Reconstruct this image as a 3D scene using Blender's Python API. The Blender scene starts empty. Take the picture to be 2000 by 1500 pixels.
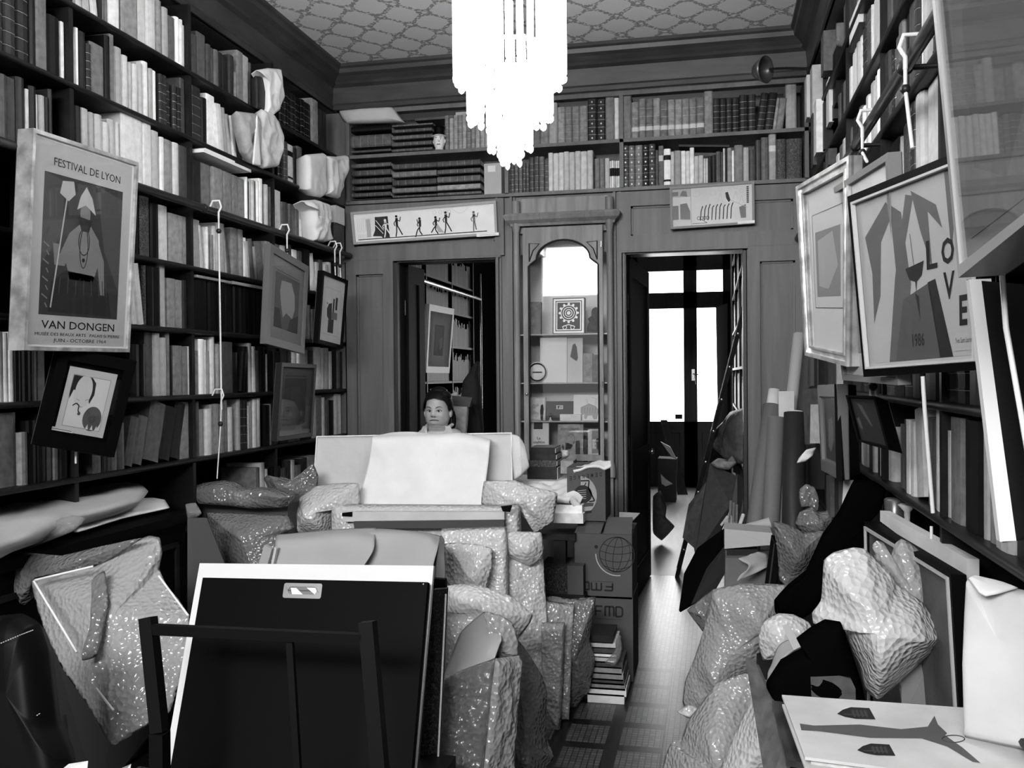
import bpy, math, random
from mathutils import Vector, Matrix, noise
R = math.radians
rnd = random.Random(7)
S = bpy.context.scene
COL = S.collection

# ---------------------------------------------------------------- camera
CF = 1800.0
YAW, PITCH, ROLL = R(12.27), R(-.55), R(-.48)
CAM = Vector((0, 0, 1.5))
FW = Vector((-math.sin(YAW)*math.cos(PITCH), math.cos(YAW)*math.cos(PITCH), math.sin(PITCH)))
_rt = Vector((math.cos(YAW), math.sin(YAW), 0)); _up = _rt.cross(FW)
RT = _rt*math.cos(ROLL) + _up*math.sin(ROLL)
UP = -_rt*math.sin(ROLL) + _up*math.cos(ROLL)
cd = bpy.data.cameras.new('camera'); cam = bpy.data.objects.new('camera', cd); COL.objects.link(cam)
cd.sensor_width = 36; cd.lens = 36*CF/2000; cd.clip_start = .05
cam.matrix_world = Matrix(((RT.x, UP.x, -FW.x, 0), (RT.y, UP.y, -FW.y, 0), (RT.z, UP.z, -FW.z, CAM.z), (0, 0, 0, 1)))
S.camera = cam

# ---------------------------------------------------------------- view, daylight
S.view_settings.view_transform = 'Standard'; S.view_settings.look = 'None'
S.view_settings.gamma = 1; S.view_settings.use_curve_mapping = False
S.view_settings.exposure = 0.35
W = bpy.data.worlds.new('daylight'); S.world = W; W.use_nodes = True
W.node_tree.nodes['Background'].inputs[0].default_value = (1, 1, 1, 1)
W.node_tree.nodes['Background'].inputs[1].default_value = 5.0
def area(name, loc, rot, sx, sy, power):
    l = bpy.data.lights.new(name, 'AREA'); l.shape = 'RECTANGLE'; l.size = sx; l.size_y = sy; l.energy = power
    o = bpy.data.objects.new(name, l); o.location = loc; o.rotation_euler = rot; COL.objects.link(o); return o
area('shop_window_daylight', (-1.1, -2.3, 3.05), (R(74), 0, 0), 2.6, .66, 230)          # street window behind the photographer
area('back_door_daylight', (-.55, 12.65, 1.7), (R(-90), 0, 0), 1.3, 2.3, 38)            # glazed door at the far end

# ---------------------------------------------------------------- helpers
def at(px, py, Y=None, X=None, Z=None):
    """the point of the room seen at a photo pixel, on the plane given"""
    d = FW + RT*((px-1000)/CF) - UP*((py-750)/CF)
    if Y is not None: t = Y/d.y
    elif X is not None: t = X/d.x
    else: t = (Z-CAM.z)/d.z
    return CAM + d*t
def V(*a): return Vector(a)
def fl(x, Y):
    """pixel row where the floor lies at distance Y"""
    v = V(0, Y, 0)-CAM; return 750-CF*v.dot(UP)/v.dot(FW)
_m = {}
def mat(name, col, rough=.6, spec=.3, nz=None, bump=None, alpha=1, metal=0, emit=0, trans=0, ior=1.45, grain=None, kind=None, transl=0):
    if name in _m: return _m[name]
    m = bpy.data.materials.new(name); m.use_nodes = True; _m[name] = m
    nt = m.node_tree; N = nt.nodes; L = nt.links; b = N['Principled BSDF']
    c = (col, col, col, 1)
    b.inputs['Base Color'].default_value = c; b.inputs['Roughness'].default_value = rough
    b.inputs['Specular IOR Level'].default_value = spec; b.inputs['Metallic'].default_value = metal
    b.inputs['Alpha'].default_value = alpha; b.inputs['Transmission Weight'].default_value = trans
    b.inputs['IOR'].default_value = ior
    if emit:
        b.inputs['Emission Color'].default_value = (1, 1, 1, 1); b.inputs['Emission Strength'].default_value = emit
    tc = N.new('ShaderNodeTexCoord')
    if nz or grain:
        t = N.new('ShaderNodeTexNoise'); mp = N.new('ShaderNodeMapping'); L.new(tc.outputs['Object'], mp.inputs[0])
        L.new(mp.outputs[0], t.inputs['Vector']); t.inputs['Detail'].default_value = 6
        if grain: mp.inputs['Scale'].default_value = grain[0]; t.inputs['Scale'].default_value = 1; amt = grain[1]; t.inputs['Distortion'].default_value = .6
        else: t.inputs['Scale'].default_value = nz[0]; amt = nz[1]
        r = N.new('ShaderNodeMapRange'); r.inputs['From Min'].default_value = .3; r.inputs['From Max'].default_value = .7
        r.inputs['To Min'].default_value = max(0, col*(1-amt)); r.inputs['To Max'].default_value = min(1, col*(1+amt))
        L.new(t.outputs[0], r.inputs[0]); L.new(r.outputs[0], b.inputs['Base Color'])
    if bump:
        k, sc, st = bump
        t = N.new('ShaderNodeTexVoronoi' if k == 'v' else 'ShaderNodeTexNoise'); t.inputs['Scale'].default_value = sc
        L.new(tc.outputs['Object'], t.inputs['Vector'])
        bp = N.new('ShaderNodeBump'); bp.inputs['Strength'].default_value = st; bp.inputs['Distance'].default_value = .004
        L.new(t.outputs['Distance' if k == 'v' else 0], bp.inputs['Height']); L.new(bp.outputs[0], b.inputs['Normal'])
    return m

class MB:
    """collects shapes; build() links them as ONE mesh object"""
    def __init__(s): s.v = []; s.f = []; s.mi = []; s.sm = []
    def add(s, vs, fs, mi=0, smooth=False):
        o = len(s.v); s.v += [tuple(v) for v in vs]
        for f in fs: s.f.append(tuple(i+o for i in f)); s.mi.append(mi); s.sm.append(smooth)
        return s
    def hexa(s, p, mi=0):
        return s.add(p, [(0, 3, 2, 1), (4, 5, 6, 7), (0, 1, 5, 4), (1, 2, 6, 5), (2, 3, 7, 6), (3, 0, 4, 7)], mi)
    def box(s, a, b, mi=0):
        x0, y0, z0 = a; x1, y1, z1 = b
        return s.hexa([(x0,y0,z0),(x1,y0,z0),(x1,y1,z0),(x0,y1,z0),(x0,y0,z1),(x1,y0,z1),(x1,y1,z1),(x0,y1,z1)], mi)
    def slab(s, quad, d, mi=0):
        """quad of 4 points, extruded by vector d"""
        q = [Vector(p) for p in quad]; return s.hexa([*q, *[p+d for p in q]], mi)
    def bar(s, a, b, w, h, mi=0, up=None):
        a, b = Vector(a), Vector(b); d = (b-a).normalized(); u = Vector(up) if up else (V(0,0,1) if abs(d.z) < .9 else V(0,1,0))
        x = d.cross(u).normalized(); y = x.cross(d).normalized(); x *= w/2; y *= h/2
        return s.hexa([a-x-y, a+x-y, a+x+y, a-x+y, b-x-y, b+x-y, b+x+y, b-x+y], mi)
    def tube(s, path, r, n=8, mi=0, cap=True):
        P = [Vector(p) for p in path]; rs = r if isinstance(r, (list, tuple)) else [r]*len(P)
        vs = []; pu = None
        for i, p in enumerate(P):
            d = (P[min(i+1, len(P)-1)]-P[max(i-1, 0)]).normalized()
            u = pu if pu is not None else (V(0,0,1) if abs(d.z) < .9 else V(1,0,0))
            x = d.cross(u); x = x.normalized() if x.length > 1e-6 else V(1,0,0); u = x.cross(d).normalized(); pu = u
            for k in range(n):
                a = 2*math.pi*k/n; vs.append(p + (x*math.cos(a)+u*math.sin(a))*rs[i])
        fs = [(i*n+k, i*n+(k+1) % n, (i+1)*n+(k+1) % n, (i+1)*n+k) for i in range(len(P)-1) for k in range(n)]
        s.add(vs, fs, mi, True)
        if cap: s.add(vs[:n][::-1], [tuple(range(n))], mi); s.add(vs[-n:], [tuple(range(n))], mi)
        return s
    def lathe(s, prof, c=(0,0,0), n=20, mi=0, axis=None):
        c = Vector(c); vs = []
        ax = Vector(axis).normalized() if axis else V(0,0,1)
        u = ax.orthogonal().normalized(); w = ax.cross(u)
        for r, z in prof:
            for k in range(n):
                a = 2*math.pi*k/n; vs.append(c + ax*z + (u*math.cos(a)+w*math.sin(a))*r)
        fs = [(i*n+k, i*n+(k+1) % n, (i+1)*n+(k+1) % n, (i+1)*n+k) for i in range(len(prof)-1) for k in range(n)]
        return s.add(vs, fs, mi, True)
    def prism(s, pts, d, mi=0, smooth=False):
        n = len(pts); p = [Vector(q) for q in pts]; d = Vector(d)
        s.add([*p, *[q+d for q in p]], [tuple(range(n))[::-1], tuple(range(n, 2*n))] + [(i, (i+1) % n, (i+1) % n+n, i+n) for i in range(n)], mi)
        return s
    def ball(s, c, r, n=10, mi=0):
        r = r if isinstance(r, (tuple, list)) else (r, r, r); c = Vector(c); vs = []
        for i in range(n+1):
            t = math.pi*i/n
            for k in range(2*n):
                a = math.pi*k/n; vs.append(c+V(r[0]*math.sin(t)*math.cos(a), r[1]*math.sin(t)*math.sin(a), r[2]*math.cos(t)))
        m = 2*n
        return s.add(vs, [(i*m+k, (i+1)*m+k, (i+1)*m+(k+1) % m, i*m+(k+1) % m) for i in range(n) for k in range(m)], mi, True)
    def build(s, name, mats, parent=None, loc=None):
        me = bpy.data.meshes.new(name); me.from_pydata(s.v, [], s.f)
        for m in (mats if isinstance(mats, (list, tuple)) else [mats]): me.materials.append(m)
        me.polygons.foreach_set('material_index', s.mi); me.polygons.foreach_set('use_smooth', s.sm); me.update()
        import bmesh
        bm = bmesh.new(); bm.from_mesh(me); bmesh.ops.recalc_face_normals(bm, faces=bm.faces); bm.to_mesh(me); bm.free()
        o = bpy.data.objects.new(name, me); COL.objects.link(o)
        if parent: o.parent = parent; o.matrix_parent_inverse = parent.matrix_basis.inverted()
        if loc: o.location = loc
        return o
def tag(o, label, cat, group=None, kind=None):
    if label: o['label'] = label
    if cat: o['category'] = cat
    if group: o['group'] = group
    if kind: o['kind'] = kind
    return o
def thing(name, label, cat, loc=(0,0,0), group=None):
    o = bpy.data.objects.new(name, None); o.location = loc; o.empty_display_size = .05; COL.objects.link(o)
    return tag(o, label, cat, group)
def struct(o): o['kind'] = 'structure'; return o

def cr(p, t, closed=False):
    """Catmull-Rom through points p at t in 0..len-1"""
    n = len(p); i = int(math.floor(t)); u = t-i
    if closed: a, b, c, d = p[(i-1) % n], p[i % n], p[(i+1) % n], p[(i+2) % n]
    else:
        if i >= n-1: i = n-2; u = 1.0
        b, c = p[i], p[i+1]; a = p[i-1] if i > 0 else b*2-c; d = p[i+2] if i+2 < n else c*2-b
    return (b*2 + (c-a)*u + (a*2-b*5+c*4-d)*u*u + (b*3-a-c*3+d)*u**3)*.5
def wob(p, f, seed=0):
    return noise.noise(Vector(p)*f + V(seed*3.7, seed*1.3, seed*9.1))
def crease(p, f, seed=0):
    q = Vector(p)*f*.55 + V(seed*3.7, seed*1.3, seed*9.1); q = V(q.x+q.z*.5, q.y, q.z*.6)
    q += V(noise.noise(q*1.3), 0, noise.noise(q*1.3+V(7,7,7)))*.35
    return (noise.voronoi(q)[0][0]*2-.9)*1.1
def sheet(name, rows, m, thick=.003, res=(40, 30), wr=(.01, 6), parent=None, seed=0, mb=None, mi=0):
    """cloth, paper or film through a grid of (px, py, Y) control points"""
    G = [[at(x, y, Y=Y) for x, y, Y in r] for r in rows]
    nu, nv = res; P = []
    for j in range(nv+1):
        tv = (len(G)-1)*j/nv
        line = [cr([G[k][min(i, len(G[k])-1)] for k in range(len(G))], tv) for i in range(len(G[0]))]
        P.append([cr(line, (len(line)-1)*i/nu) for i in range(nu+1)])
    vs = []; bk = []
    for j in range(nv+1):
        for i in range(nu+1):
            p = P[j][i]; du = P[j][min(i+1, nu)]-P[j][max(i-1, 0)]; dv = P[min(j+1, nv)][i]-P[max(j-1, 0)][i]
            n = du.cross(dv); n = n.normalized() if n.length > 1e-9 else V(0,-1,0)
            if n.dot(CAM-p) < 0: n = -n
            q = p + n*(wob(p, wr[1], seed)*wr[0] + crease(p, wr[1]*2.1, seed+5)*wr[0]*.6)
            vs.append(q); bk.append(q-n*thick)
    w = nu+1; nn = w*(nv+1)
    fs = [(j*w+i, j*w+i+1, (j+1)*w+i+1, (j+1)*w+i) for j in range(nv) for i in range(nu)]
    f2 = [tuple(k+nn for k in f[::-1]) for f in fs]
    edge = [i for i in range(w)] + [j*w+nu for j in range(1, nv+1)] + [nv*w+i for i in range(nu-1, -1, -1)] + [j*w for j in range(nv-1, 0, -1)]
    f3 = [(edge[k], edge[(k+1) % len(edge)], edge[(k+1) % len(edge)]+nn, edge[k]+nn) for k in range(len(edge))]
    b = mb or MB(); b.add(vs+bk, fs+f2+f3, mi, True)
    return b if mb else b.build(name, m, parent)
def puff(name, out, Y, T, m, wr=(.012, 8), sharp=False, rings=14, seg=110, pw=4, parent=None, seed=0, back=.6, mb=None, mi=0, center=None, tent=0):
    """closed crumpled package; out = outline of (px, py[, Y])"""
    pts = [o if isinstance(o, Vector) else at(o[0], o[1], Y=(o[2] if len(o) > 2 else Y)) for o in out]; n = len(pts)
    R_ = []
    for k in range(seg):
        t = n*k/seg
        if sharp: i = int(t); R_.append(pts[i % n].lerp(pts[(i+1) % n], t-i))
        else: R_.append(cr(pts, t, True).lerp(pts[int(t) % n].lerp(pts[(int(t)+1) % n], t-int(t)), .75))
    c = sum(pts, V(0,0,0))/n if not center else at(*center[:2], Y=center[2] if len(center) > 2 else Y)
    nm = V(0,0,0)
    for k in range(seg): nm += (R_[k]-c).cross(R_[(k+1) % seg]-c)
    nm.normalize()
    if nm.dot(CAM-c) < 0: nm = -nm
    vs = []; rr = [(1-i/rings) for i in range(rings)]
    def pos(p, r, side):
        h = ((1-r**1.7) if tent else (1-r**pw)**.5) if r < 1 else 0
        q = c+(p-c)*r
        if side > 0: q = q + nm*(T*h + (wob(q, wr[1], seed)*wr[0]*.45+(crease(q, wr[1]*1.2, seed+3)*.85+crease(q, wr[1]*4, seed+8)*.09)*wr[0])*(1-r**(3 if tent else 8)))
        else: q = q - nm*(T*back*h)
        return q
    for r in rr:
        for p in R_: vs.append(pos(p, r, 1))
    vs.append(pos(c, 0, 1)); top = len(vs)-1
    fs = [(i*seg+k, i*seg+(k+1) % seg, (i+1)*seg+(k+1) % seg, (i+1)*seg+k) for i in range(rings-1) for k in range(seg)]
    fs += [((rings-1)*seg+k, (rings-1)*seg+(k+1) % seg, top) for k in range(seg)]
    o2 = len(vs)
    for r in (.85, .5):
        for p in R_: vs.append(pos(p, r, -1))
    vs.append(pos(c, 0, -1))
    for k in range(seg):
        k2 = (k+1) % seg
        fs += [(k2, k, o2+k, o2+k2), (o2+k2, o2+k, o2+seg+k, o2+seg+k2), (o2+seg+k2, o2+seg+k, len(vs)-1)]
    b = mb or MB(); b.add(vs, fs, mi, True)
    return b if mb else b.build(name, m, parent)

# quad mapping: q = TL, TR, BR, BL as 3-D points; s to the right, t DOWN, n out towards the viewer
class Quad:
    def __init__(s, q, dist=None):
        s.q = [at(p[0], p[1], Y=p[2]) if not isinstance(p, Vector) else p for p in q]
        a, b, c, d = s.q; nn = (c-a).cross(d-b).normalized(); m0 = (a+b+c+d)/4       # make the four corners coplanar
        s.q = [CAM+(p-CAM)*((m0-CAM).dot(nn)/(p-CAM).dot(nn)) for p in s.q]
        a, b, c, d = s.q; s.n = (d-a).cross(b-a).normalized()
        mid = (a+b+c+d)/4
        if s.n.dot(CAM-mid) < 0: s.n = -s.n
        s.w = ((b-a).length+(c-d).length)/2; s.h = ((d-a).length+(c-b).length)/2
    def p(s, u, v, n=0):
        a, b, c, d = s.q; return (a.lerp(b, u)).lerp(d.lerp(c, u), v) + s.n*n
    def rect(s, mb, u0, v0, u1, v1, n0, n1, mi=0):
        mb.hexa([s.p(u0,v0,n0), s.p(u1,v0,n0), s.p(u1,v1,n0), s.p(u0,v1,n0), s.p(u0,v0,n1), s.p(u1,v0,n1), s.p(u1,v1,n1), s.p(u0,v1,n1)], mi); return mb
    def border(s, mb, m, n0, n1, mi=0, ins=0):
        a, b = (m+ins)/s.w, (m+ins)/s.h; ia, ib = ins/s.w, ins/s.h
        O = [(ia,ib),(1-ia,ib),(1-ia,1-ib),(ia,1-ib)]; I = [(a,b),(1-a,b),(1-a,1-b),(a,1-b)]
        for k in range(4):
            o0, o1, i0, i1 = O[k], O[(k+1) % 4], I[k], I[(k+1) % 4]
            mb.hexa([s.p(*o0,n0), s.p(*o1,n0), s.p(*i1,n0), s.p(*i0,n0), s.p(*o0,n1), s.p(*o1,n1), s.p(*i1,n1), s.p(*i0,n1)], mi)
        return mb
    def poly(s, mb, pts, n, mi=0):
        k = len(pts); mb.add([s.p(u, v, n) for u, v in pts], [tuple(range(k))], mi); return mb
    def line(s, mb, pts, w, n, mi=0, closed=False):
        """stroke of width w metres"""
        if closed: pts = list(pts)+[pts[0]]
        for (u0, v0), (u1, v1) in zip(pts, pts[1:]):
            dx, dy = (u1-u0)*s.w, (v1-v0)*s.h; l = math.hypot(dx, dy) or 1; ox, oy = -dy/l*w/2/s.w, dx/l*w/2/s.h
            s.poly(mb, [(u0+ox, v0+oy), (u1+ox, v1+oy), (u1-ox, v1-oy), (u0-ox, v0-oy)], n, mi)
        return mb
    def disc(s, mb, u, v, r, n, mi=0, k=28, ry=None):
        ry = ry or r
        return s.poly(mb, [(u+r/s.w*math.cos(2*math.pi*i/k), v+ry/s.h*math.sin(2*math.pi*i/k)) for i in range(k)], n, mi)
    def ring(s, mb, u, v, r, w, n, mi=0, k=28, ry=None):
        ry = ry or r
        return s.line(mb, [(u+r/s.w*math.cos(2*math.pi*i/k), v+ry/s.h*math.sin(2*math.pi*i/k)) for i in range(k)], w, n, mi, True)
    def text(s, mb, txt, u0, v0, u1, v1, n, mi=0, flip=False, bold=0):
        """txt fitted into the rectangle; v0 is its top"""
        cu = bpy.data.curves.new('t', 'FONT'); cu.body = txt; cu.resolution_u = 2; cu.offset = bold
        to = bpy.data.objects.new('t', cu); COL.objects.link(to); bpy.context.view_layer.update()
        me = to.to_mesh(); vs = [v.co.copy() for v in me.vertices]; fs = [tuple(p.vertices) for p in me.polygons]
        to.to_mesh_clear(); bpy.data.objects.remove(to); bpy.data.curves.remove(cu)
        if not vs: return mb
        x0 = min(v.x for v in vs); x1 = max(v.x for v in vs); y0 = min(v.y for v in vs); y1 = max(v.y for v in vs)
        out = []
        for v in vs:
            a = (v.x-x0)/(x1-x0 or 1); b = (v.y-y0)/(y1-y0 or 1)
            if flip: a, b = 1-a, 1-b
            out.append(s.p(u0+(u1-u0)*a, v1+(v0-v1)*b, n))
        mb.add(out, fs, mi); return mb

# ---------------------------------------------------------------- materials (everything in the photo is grey)
paper = mat('white_paper', .7, .7, nz=(9, .05)); paper2 = mat('cream_paper', .55, .8, nz=(6, .12))
pages = mat('page_block', .5, .9, nz=(60, .2)); black = mat('black_lacquer', .002, .55, .06); blackcloth = mat('black_cloth', .002, 1, 0)
ink = mat('printing_ink', .012, .6); inkg = mat('grey_ink', .16, .7); inkl = mat('pale_grey_ink', .38, .7); inkd = mat('dark_grey_ink', .05, .7)
wood_back = mat('varnished_oak', .115, .42, .3, grain=((16, 16, 1.4), .22)); wood_dk = mat('dark_stained_oak', .010, .45, .2, grain=((14, 2, 14), .5))
wood_case = mat('bookcase_wood', .009, .42, .25, grain=((10, 1.5, 10), .5)); wood_cor = mat('cornice_wood', .04, .4, .3, grain=((3, 3, 12), .35))
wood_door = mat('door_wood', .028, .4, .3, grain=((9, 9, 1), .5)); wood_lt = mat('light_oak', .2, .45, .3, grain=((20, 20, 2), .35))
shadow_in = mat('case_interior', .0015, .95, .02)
silver = mat('silver_leaf', .62, .35, .5, metal=.7, nz=(18, .4), bump=('n', 30, .3)); steel = mat('polished_steel', .6, .2, .5, metal=.9)
whitemetal = mat('white_enamel', .7, .4); darkmetal = mat('dark_iron', .02, .4, .4, metal=.3)
card = mat('cardboard', .13, .8, .1, nz=(5, .15)); card_l = mat('pale_kraft_board', .36, .8, .1, nz=(3, .06)); card_d = mat('grey_board', .07, .8, .1)
kraft = mat('grey_kraft_paper', .42, .75, .2, nz=(4, .12)); plaster = mat('white_plaster', .7, .8)
leather = mat('black_leather', .003, .5, .12); stitch = mat('pale_thread', .5, .8)
pal = {}
for k, base in dict(k=.004, d=.02, m=.075, g=.2, l=.43, w=.7).items():
    pal[k] = [mat('book_cloth_%s_%d' % ({'k': 'black', 'd': 'dark', 'm': 'brown_grey', 'g': 'grey', 'l': 'pale', 'w': 'white'}[k], i), base*(.75+.22*i), .62 if k in 'lwg' else .45, .2, nz=(30, .15 if k in 'lw' else .3)) for i in range(4)]
gilt = mat('gilt_tooling', .4, .4, .5, metal=.4); labelm = mat('spine_label', .6, .8)
def film(name, col, alpha, bsc, rough=.22, st=.9, t='v', emit=0):
    m = mat(name, col, rough, .8, bump=(t, bsc, st)); nt = m.node_tree
    for q in nt.nodes:
        if q.type == 'BUMP' and t == 'v': q.inputs['Distance'].default_value = .0065
    nt = m.node_tree; N = nt.nodes; L = nt.links; b = N['Principled BSDF']
    tr = N.new('ShaderNodeBsdfTransparent'); mx = N.new('ShaderNodeMixShader'); out = [n for n in N if n.type == 'OUTPUT_MATERIAL'][0]
    fr = N.new('ShaderNodeLayerWeight'); fr.inputs[0].default_value = .35
    mr = N.new('ShaderNodeMapRange'); mr.inputs['To Min'].default_value = alpha; mr.inputs['To Max'].default_value = min(1, alpha+.3)
    L.new(fr.outputs['Facing'], mr.inputs[0]); L.new(mr.outputs[0], mx.inputs[0]); L.new(tr.outputs[0], mx.inputs[1]); L.new(b.outputs[0], mx.inputs[2]); L.new(mx.outputs[0], out.inputs[0])
    return m
bub = film('bubble_wrap', .34, .84, 66, .12); bub_w = film('dense_bubble_wrap', .55, .94, 64, .14); bub_d = film('loose_bubble_wrap', .17, .78, 68, .12)
bub_t = film('thin_bubble_wrap', .25, .5, 55, .14); plas = film('clear_plastic', .3, .35, 9, .08, .5, 'n'); plas_w = film('glossy_white_plastic', .55, .96, 14, .07, 1.0, 'n')
def glassmat(name, refl):
    m = bpy.data.materials.new(name); m.use_nodes = True; nt = m.node_tree; N = nt.nodes; L = nt.links; N.remove(N['Principled BSDF'])
    tr = N.new('ShaderNodeBsdfTransparent'); gl = N.new('ShaderNodeBsdfGlossy'); gl.inputs['Roughness'].default_value = .02
    mx = N.new('ShaderNodeMixShader'); fr = N.new('ShaderNodeFresnel'); ge = N.new('ShaderNodeNewGeometry'); mr = N.new('ShaderNodeMapRange'); mr.inputs['To Min'].default_value = refl; mr.inputs['To Max'].default_value = 1/refl; L.new(ge.outputs['Backfacing'], mr.inputs[0]); L.new(mr.outputs[0], fr.inputs[0])
    L.new(fr.outputs[0], mx.inputs[0]); L.new(tr.outputs[0], mx.inputs[1]); L.new(gl.outputs[0], mx.inputs[2]); L.new(mx.outputs[0], N['Material Output'].inputs[0]); return m
glass = glassmat('picture_glass', 1.28); glass2 = glassmat('old_cabinet_glass', 2.0); glass3 = glassmat('large_picture_glass', 1.45); glass4 = glassmat('coated_poster_glass', 1.07)

# marbled / patterned surfaces
def marbled(name, c0, c1, sc, w=.06):
    m = mat(name, c0, .6); nt = m.node_tree; N = nt.nodes; L = nt.links; b = N['Principled BSDF']
    v = N.new('ShaderNodeTexVoronoi'); v.feature = 'DISTANCE_TO_EDGE'; v.inputs['Scale'].default_value = sc
    tc = N.new('ShaderNodeTexCoord'); ns = N.new('ShaderNodeTexNoise'); ns.inputs['Scale'].default_value = sc*.5
    ad = N.new('ShaderNodeMixRGB'); ad.inputs[0].default_value = .12; L.new(tc.outputs['Object'], ns.inputs[0]); L.new(tc.outputs['Object'], ad.inputs[1]); L.new(ns.outputs['Color'], ad.inputs[2]); L.new(ad.outputs[0], v.inputs[0])
    r = N.new('ShaderNodeMapRange'); r.inputs['From Max'].default_value = w; r.inputs['To Min'].default_value = c1; r.inputs['To Max'].default_value = c0
    L.new(v.outputs[0], r.inputs[0]); L.new(r.outputs[0], b.inputs['Base Color']); return m
marble = marbled('marbled_paper', .01, .09, 50); marble2 = marbled('tooled_leather', .03, .14, 60, .09)

# ================================================================ ROOM
XL, XR, YB, ZC = -2.40, .58, 5.8, 3.53
WL, WR = -2.70, .88
# floor: small mosaic squares with dark bands crossing (band grid measured on the photo)
def floor_mat():
    m = mat('mosaic_tiles', .1, .32, .4); nt = m.node_tree; N = nt.nodes; L = nt.links; b = N['Principled BSDF']
    g = N.new('ShaderNodeNewGeometry'); sx = N.new('ShaderNodeSeparateXYZ'); L.new(g.outputs['Position'], sx.inputs[0])
    def math_(op, a, c=None, d=None):
        n = N.new('ShaderNodeMath'); n.operation = op
        for i, q in enumerate((a, c, d)):
            if q is None: continue
            if isinstance(q, (int, float)): n.inputs[i].default_value = q
            else: L.new(q, n.inputs[i])
        return n.outputs[0]
    def band(sock, off, pitch, light):     # 1 on the light cell, 0 on the band
        t = math_('MODULO', math_('ADD', sock, off), pitch); return math_('LESS_THAN', t, light)
    bx = band(sx.outputs[0], 10*.225+.378, .225, .168)
    by = band(sx.outputs[1], 40*.252-3.72, .252, .193)
    cell = math_('MULTIPLY', bx, by)
    near = math_('LESS_THAN', sx.outputs[1], 4.75); edge = math_('LESS_THAN', sx.outputs[0], -.2)
    dark = math_('MULTIPLY', math_('MULTIPLY', math_('SUBTRACT', 1, cell), near), edge)
    br = N.new('ShaderNodeTexBrick'); br.offset = 0; br.inputs['Scale'].default_value = 1; br.inputs['Brick Width'].default_value = .024; br.inputs['Row Height'].default_value = .024
    br.inputs['Mortar Size'].default_value = .0022; br.inputs['Color1'].default_value = (.115,)*3+(1,); br.inputs['Color2'].default_value = (.065,)*3+(1,); br.inputs['Mortar'].default_value = (.02,)*3+(1,); L.new(g.outputs['Position'], br.inputs[0])
    mx = N.new('ShaderNodeMixRGB'); L.new(dark, mx.inputs[0]); L.new(br.outputs[0], mx.inputs[1]); mx.inputs[2].default_value = (.004,)*3+(1,)
    L.new(mx.outputs[0], b.inputs['Base Color'])
    bp = N.new('ShaderNodeBump'); bp.inputs['Strength'].default_value = .5; bp.inputs['Distance'].default_value = .002; L.new(br.outputs['Fac'], bp.inputs['Height']); bp.invert = True; L.new(bp.outputs[0], b.inputs['Normal'])
    return m
struct(MB().box((-3, -2.2, -.1), (1.2, 6.93, 0)).build('floor', floor_mat()))
struct(MB().box((-3, 6.935, -.1), (1.2, 12.9, 0)).build('floor', mat('pale_boards', .38, .4, .3, grain=((12, 1.2, 1), .25))))
# ceiling: papered with rings of small scrolls
def ceil_mat():
    m = mat('damask_paper', .6, .8); nt = m.node_tree; N = nt.nodes; L = nt.links; b = N['Principled BSDF']
    g = N.new('ShaderNodeNewGeometry'); ns = N.new('ShaderNodeTexNoise'); ns.inputs['Scale'].default_value = 26; L.new(g.outputs['Position'], ns.inputs[0])
    sx = N.new('ShaderNodeSeparateXYZ'); L.new(g.outputs['Position'], sx.inputs[0])
    def M(op, *a):
        n = N.new('ShaderNodeMath'); n.operation = op
        for i, q in enumerate(a):
            if isinstance(q, (int, float)): n.inputs[i].default_value = q
            else: L.new(q, n.inputs[i])
        return n.outputs[0]
    PX, PY = .26, .30
    outs = []
    jit = M('MULTIPLY', M('SUBTRACT', ns.outputs[0], .5), .55)
    for ox, oy in ((0, 0), (.5, .5)):
        u = M('SUBTRACT', M('FRACT', M('ADD', M('DIVIDE', sx.outputs[0], PX), ox+20)), .5)
        v = M('SUBTRACT', M('FRACT', M('ADD', M('DIVIDE', sx.outputs[1], PY), oy+20)), .5)
        r = M('SQRT', M('ADD', M('MULTIPLY', u, u), M('MULTIPLY', v, v)))
        th = M('ARCTAN2', v, u)
        rr = M('ADD', .36, M('ADD', M('MULTIPLY', M('COSINE', M('MULTIPLY', th, 4)), .035), M('MULTIPLY', M('ABSOLUTE', M('SINE', M('MULTIPLY', th, 6))), .045)))
        w = M('ADD', .018, M('MULTIPLY', M('ABSOLUTE', M('COSINE', M('MULTIPLY', th, 2))), .035))
        d = M('ABSOLUTE', M('SUBTRACT', M('ADD', r, M('MULTIPLY', jit, .28)), rr))
        outs.append(M('LESS_THAN', d, w))
    k = M('MAXIMUM', outs[0], outs[1])
    n2 = N.new('ShaderNodeTexNoise'); n2.inputs['Scale'].default_value = 60; L.new(g.outputs['Position'], n2.inputs[0])
    k = M('MULTIPLY', k, M('GREATER_THAN', n2.outputs[0], .43))
    mx = N.new('ShaderNodeMixRGB'); L.new(k, mx.inputs[0]); mx.inputs[1].default_value = (.84,)*3+(1,); mx.inputs[2].default_value = (.36,)*3+(1,)
    L.new(mx.outputs[0], b.inputs['Base Color']); return m
struct(MB().box((-3, -2.2, ZC), (1.2, YB+.2, ZC+.1)).build('ceiling', ceil_mat()))
struct(MB().box((-3, YB+.2, ZC-.1), (1.2, 12.9, ZC+.1)).build('ceiling', plaster))
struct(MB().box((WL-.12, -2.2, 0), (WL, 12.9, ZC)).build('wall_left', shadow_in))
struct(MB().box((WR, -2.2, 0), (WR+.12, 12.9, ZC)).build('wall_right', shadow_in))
fw_ = MB()      # street wall behind the photographer, with the shop window
fw_.box((WL, -2.3, 0), (WR, -2.2, .8)).box((WL, -2.3, 3.42), (WR, -2.2, ZC)).box((WL, -2.3, .8), (-2.5, -2.2, 3.42)).box((.3, -2.3, .8), (WR, -2.2, 3.42))
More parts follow.
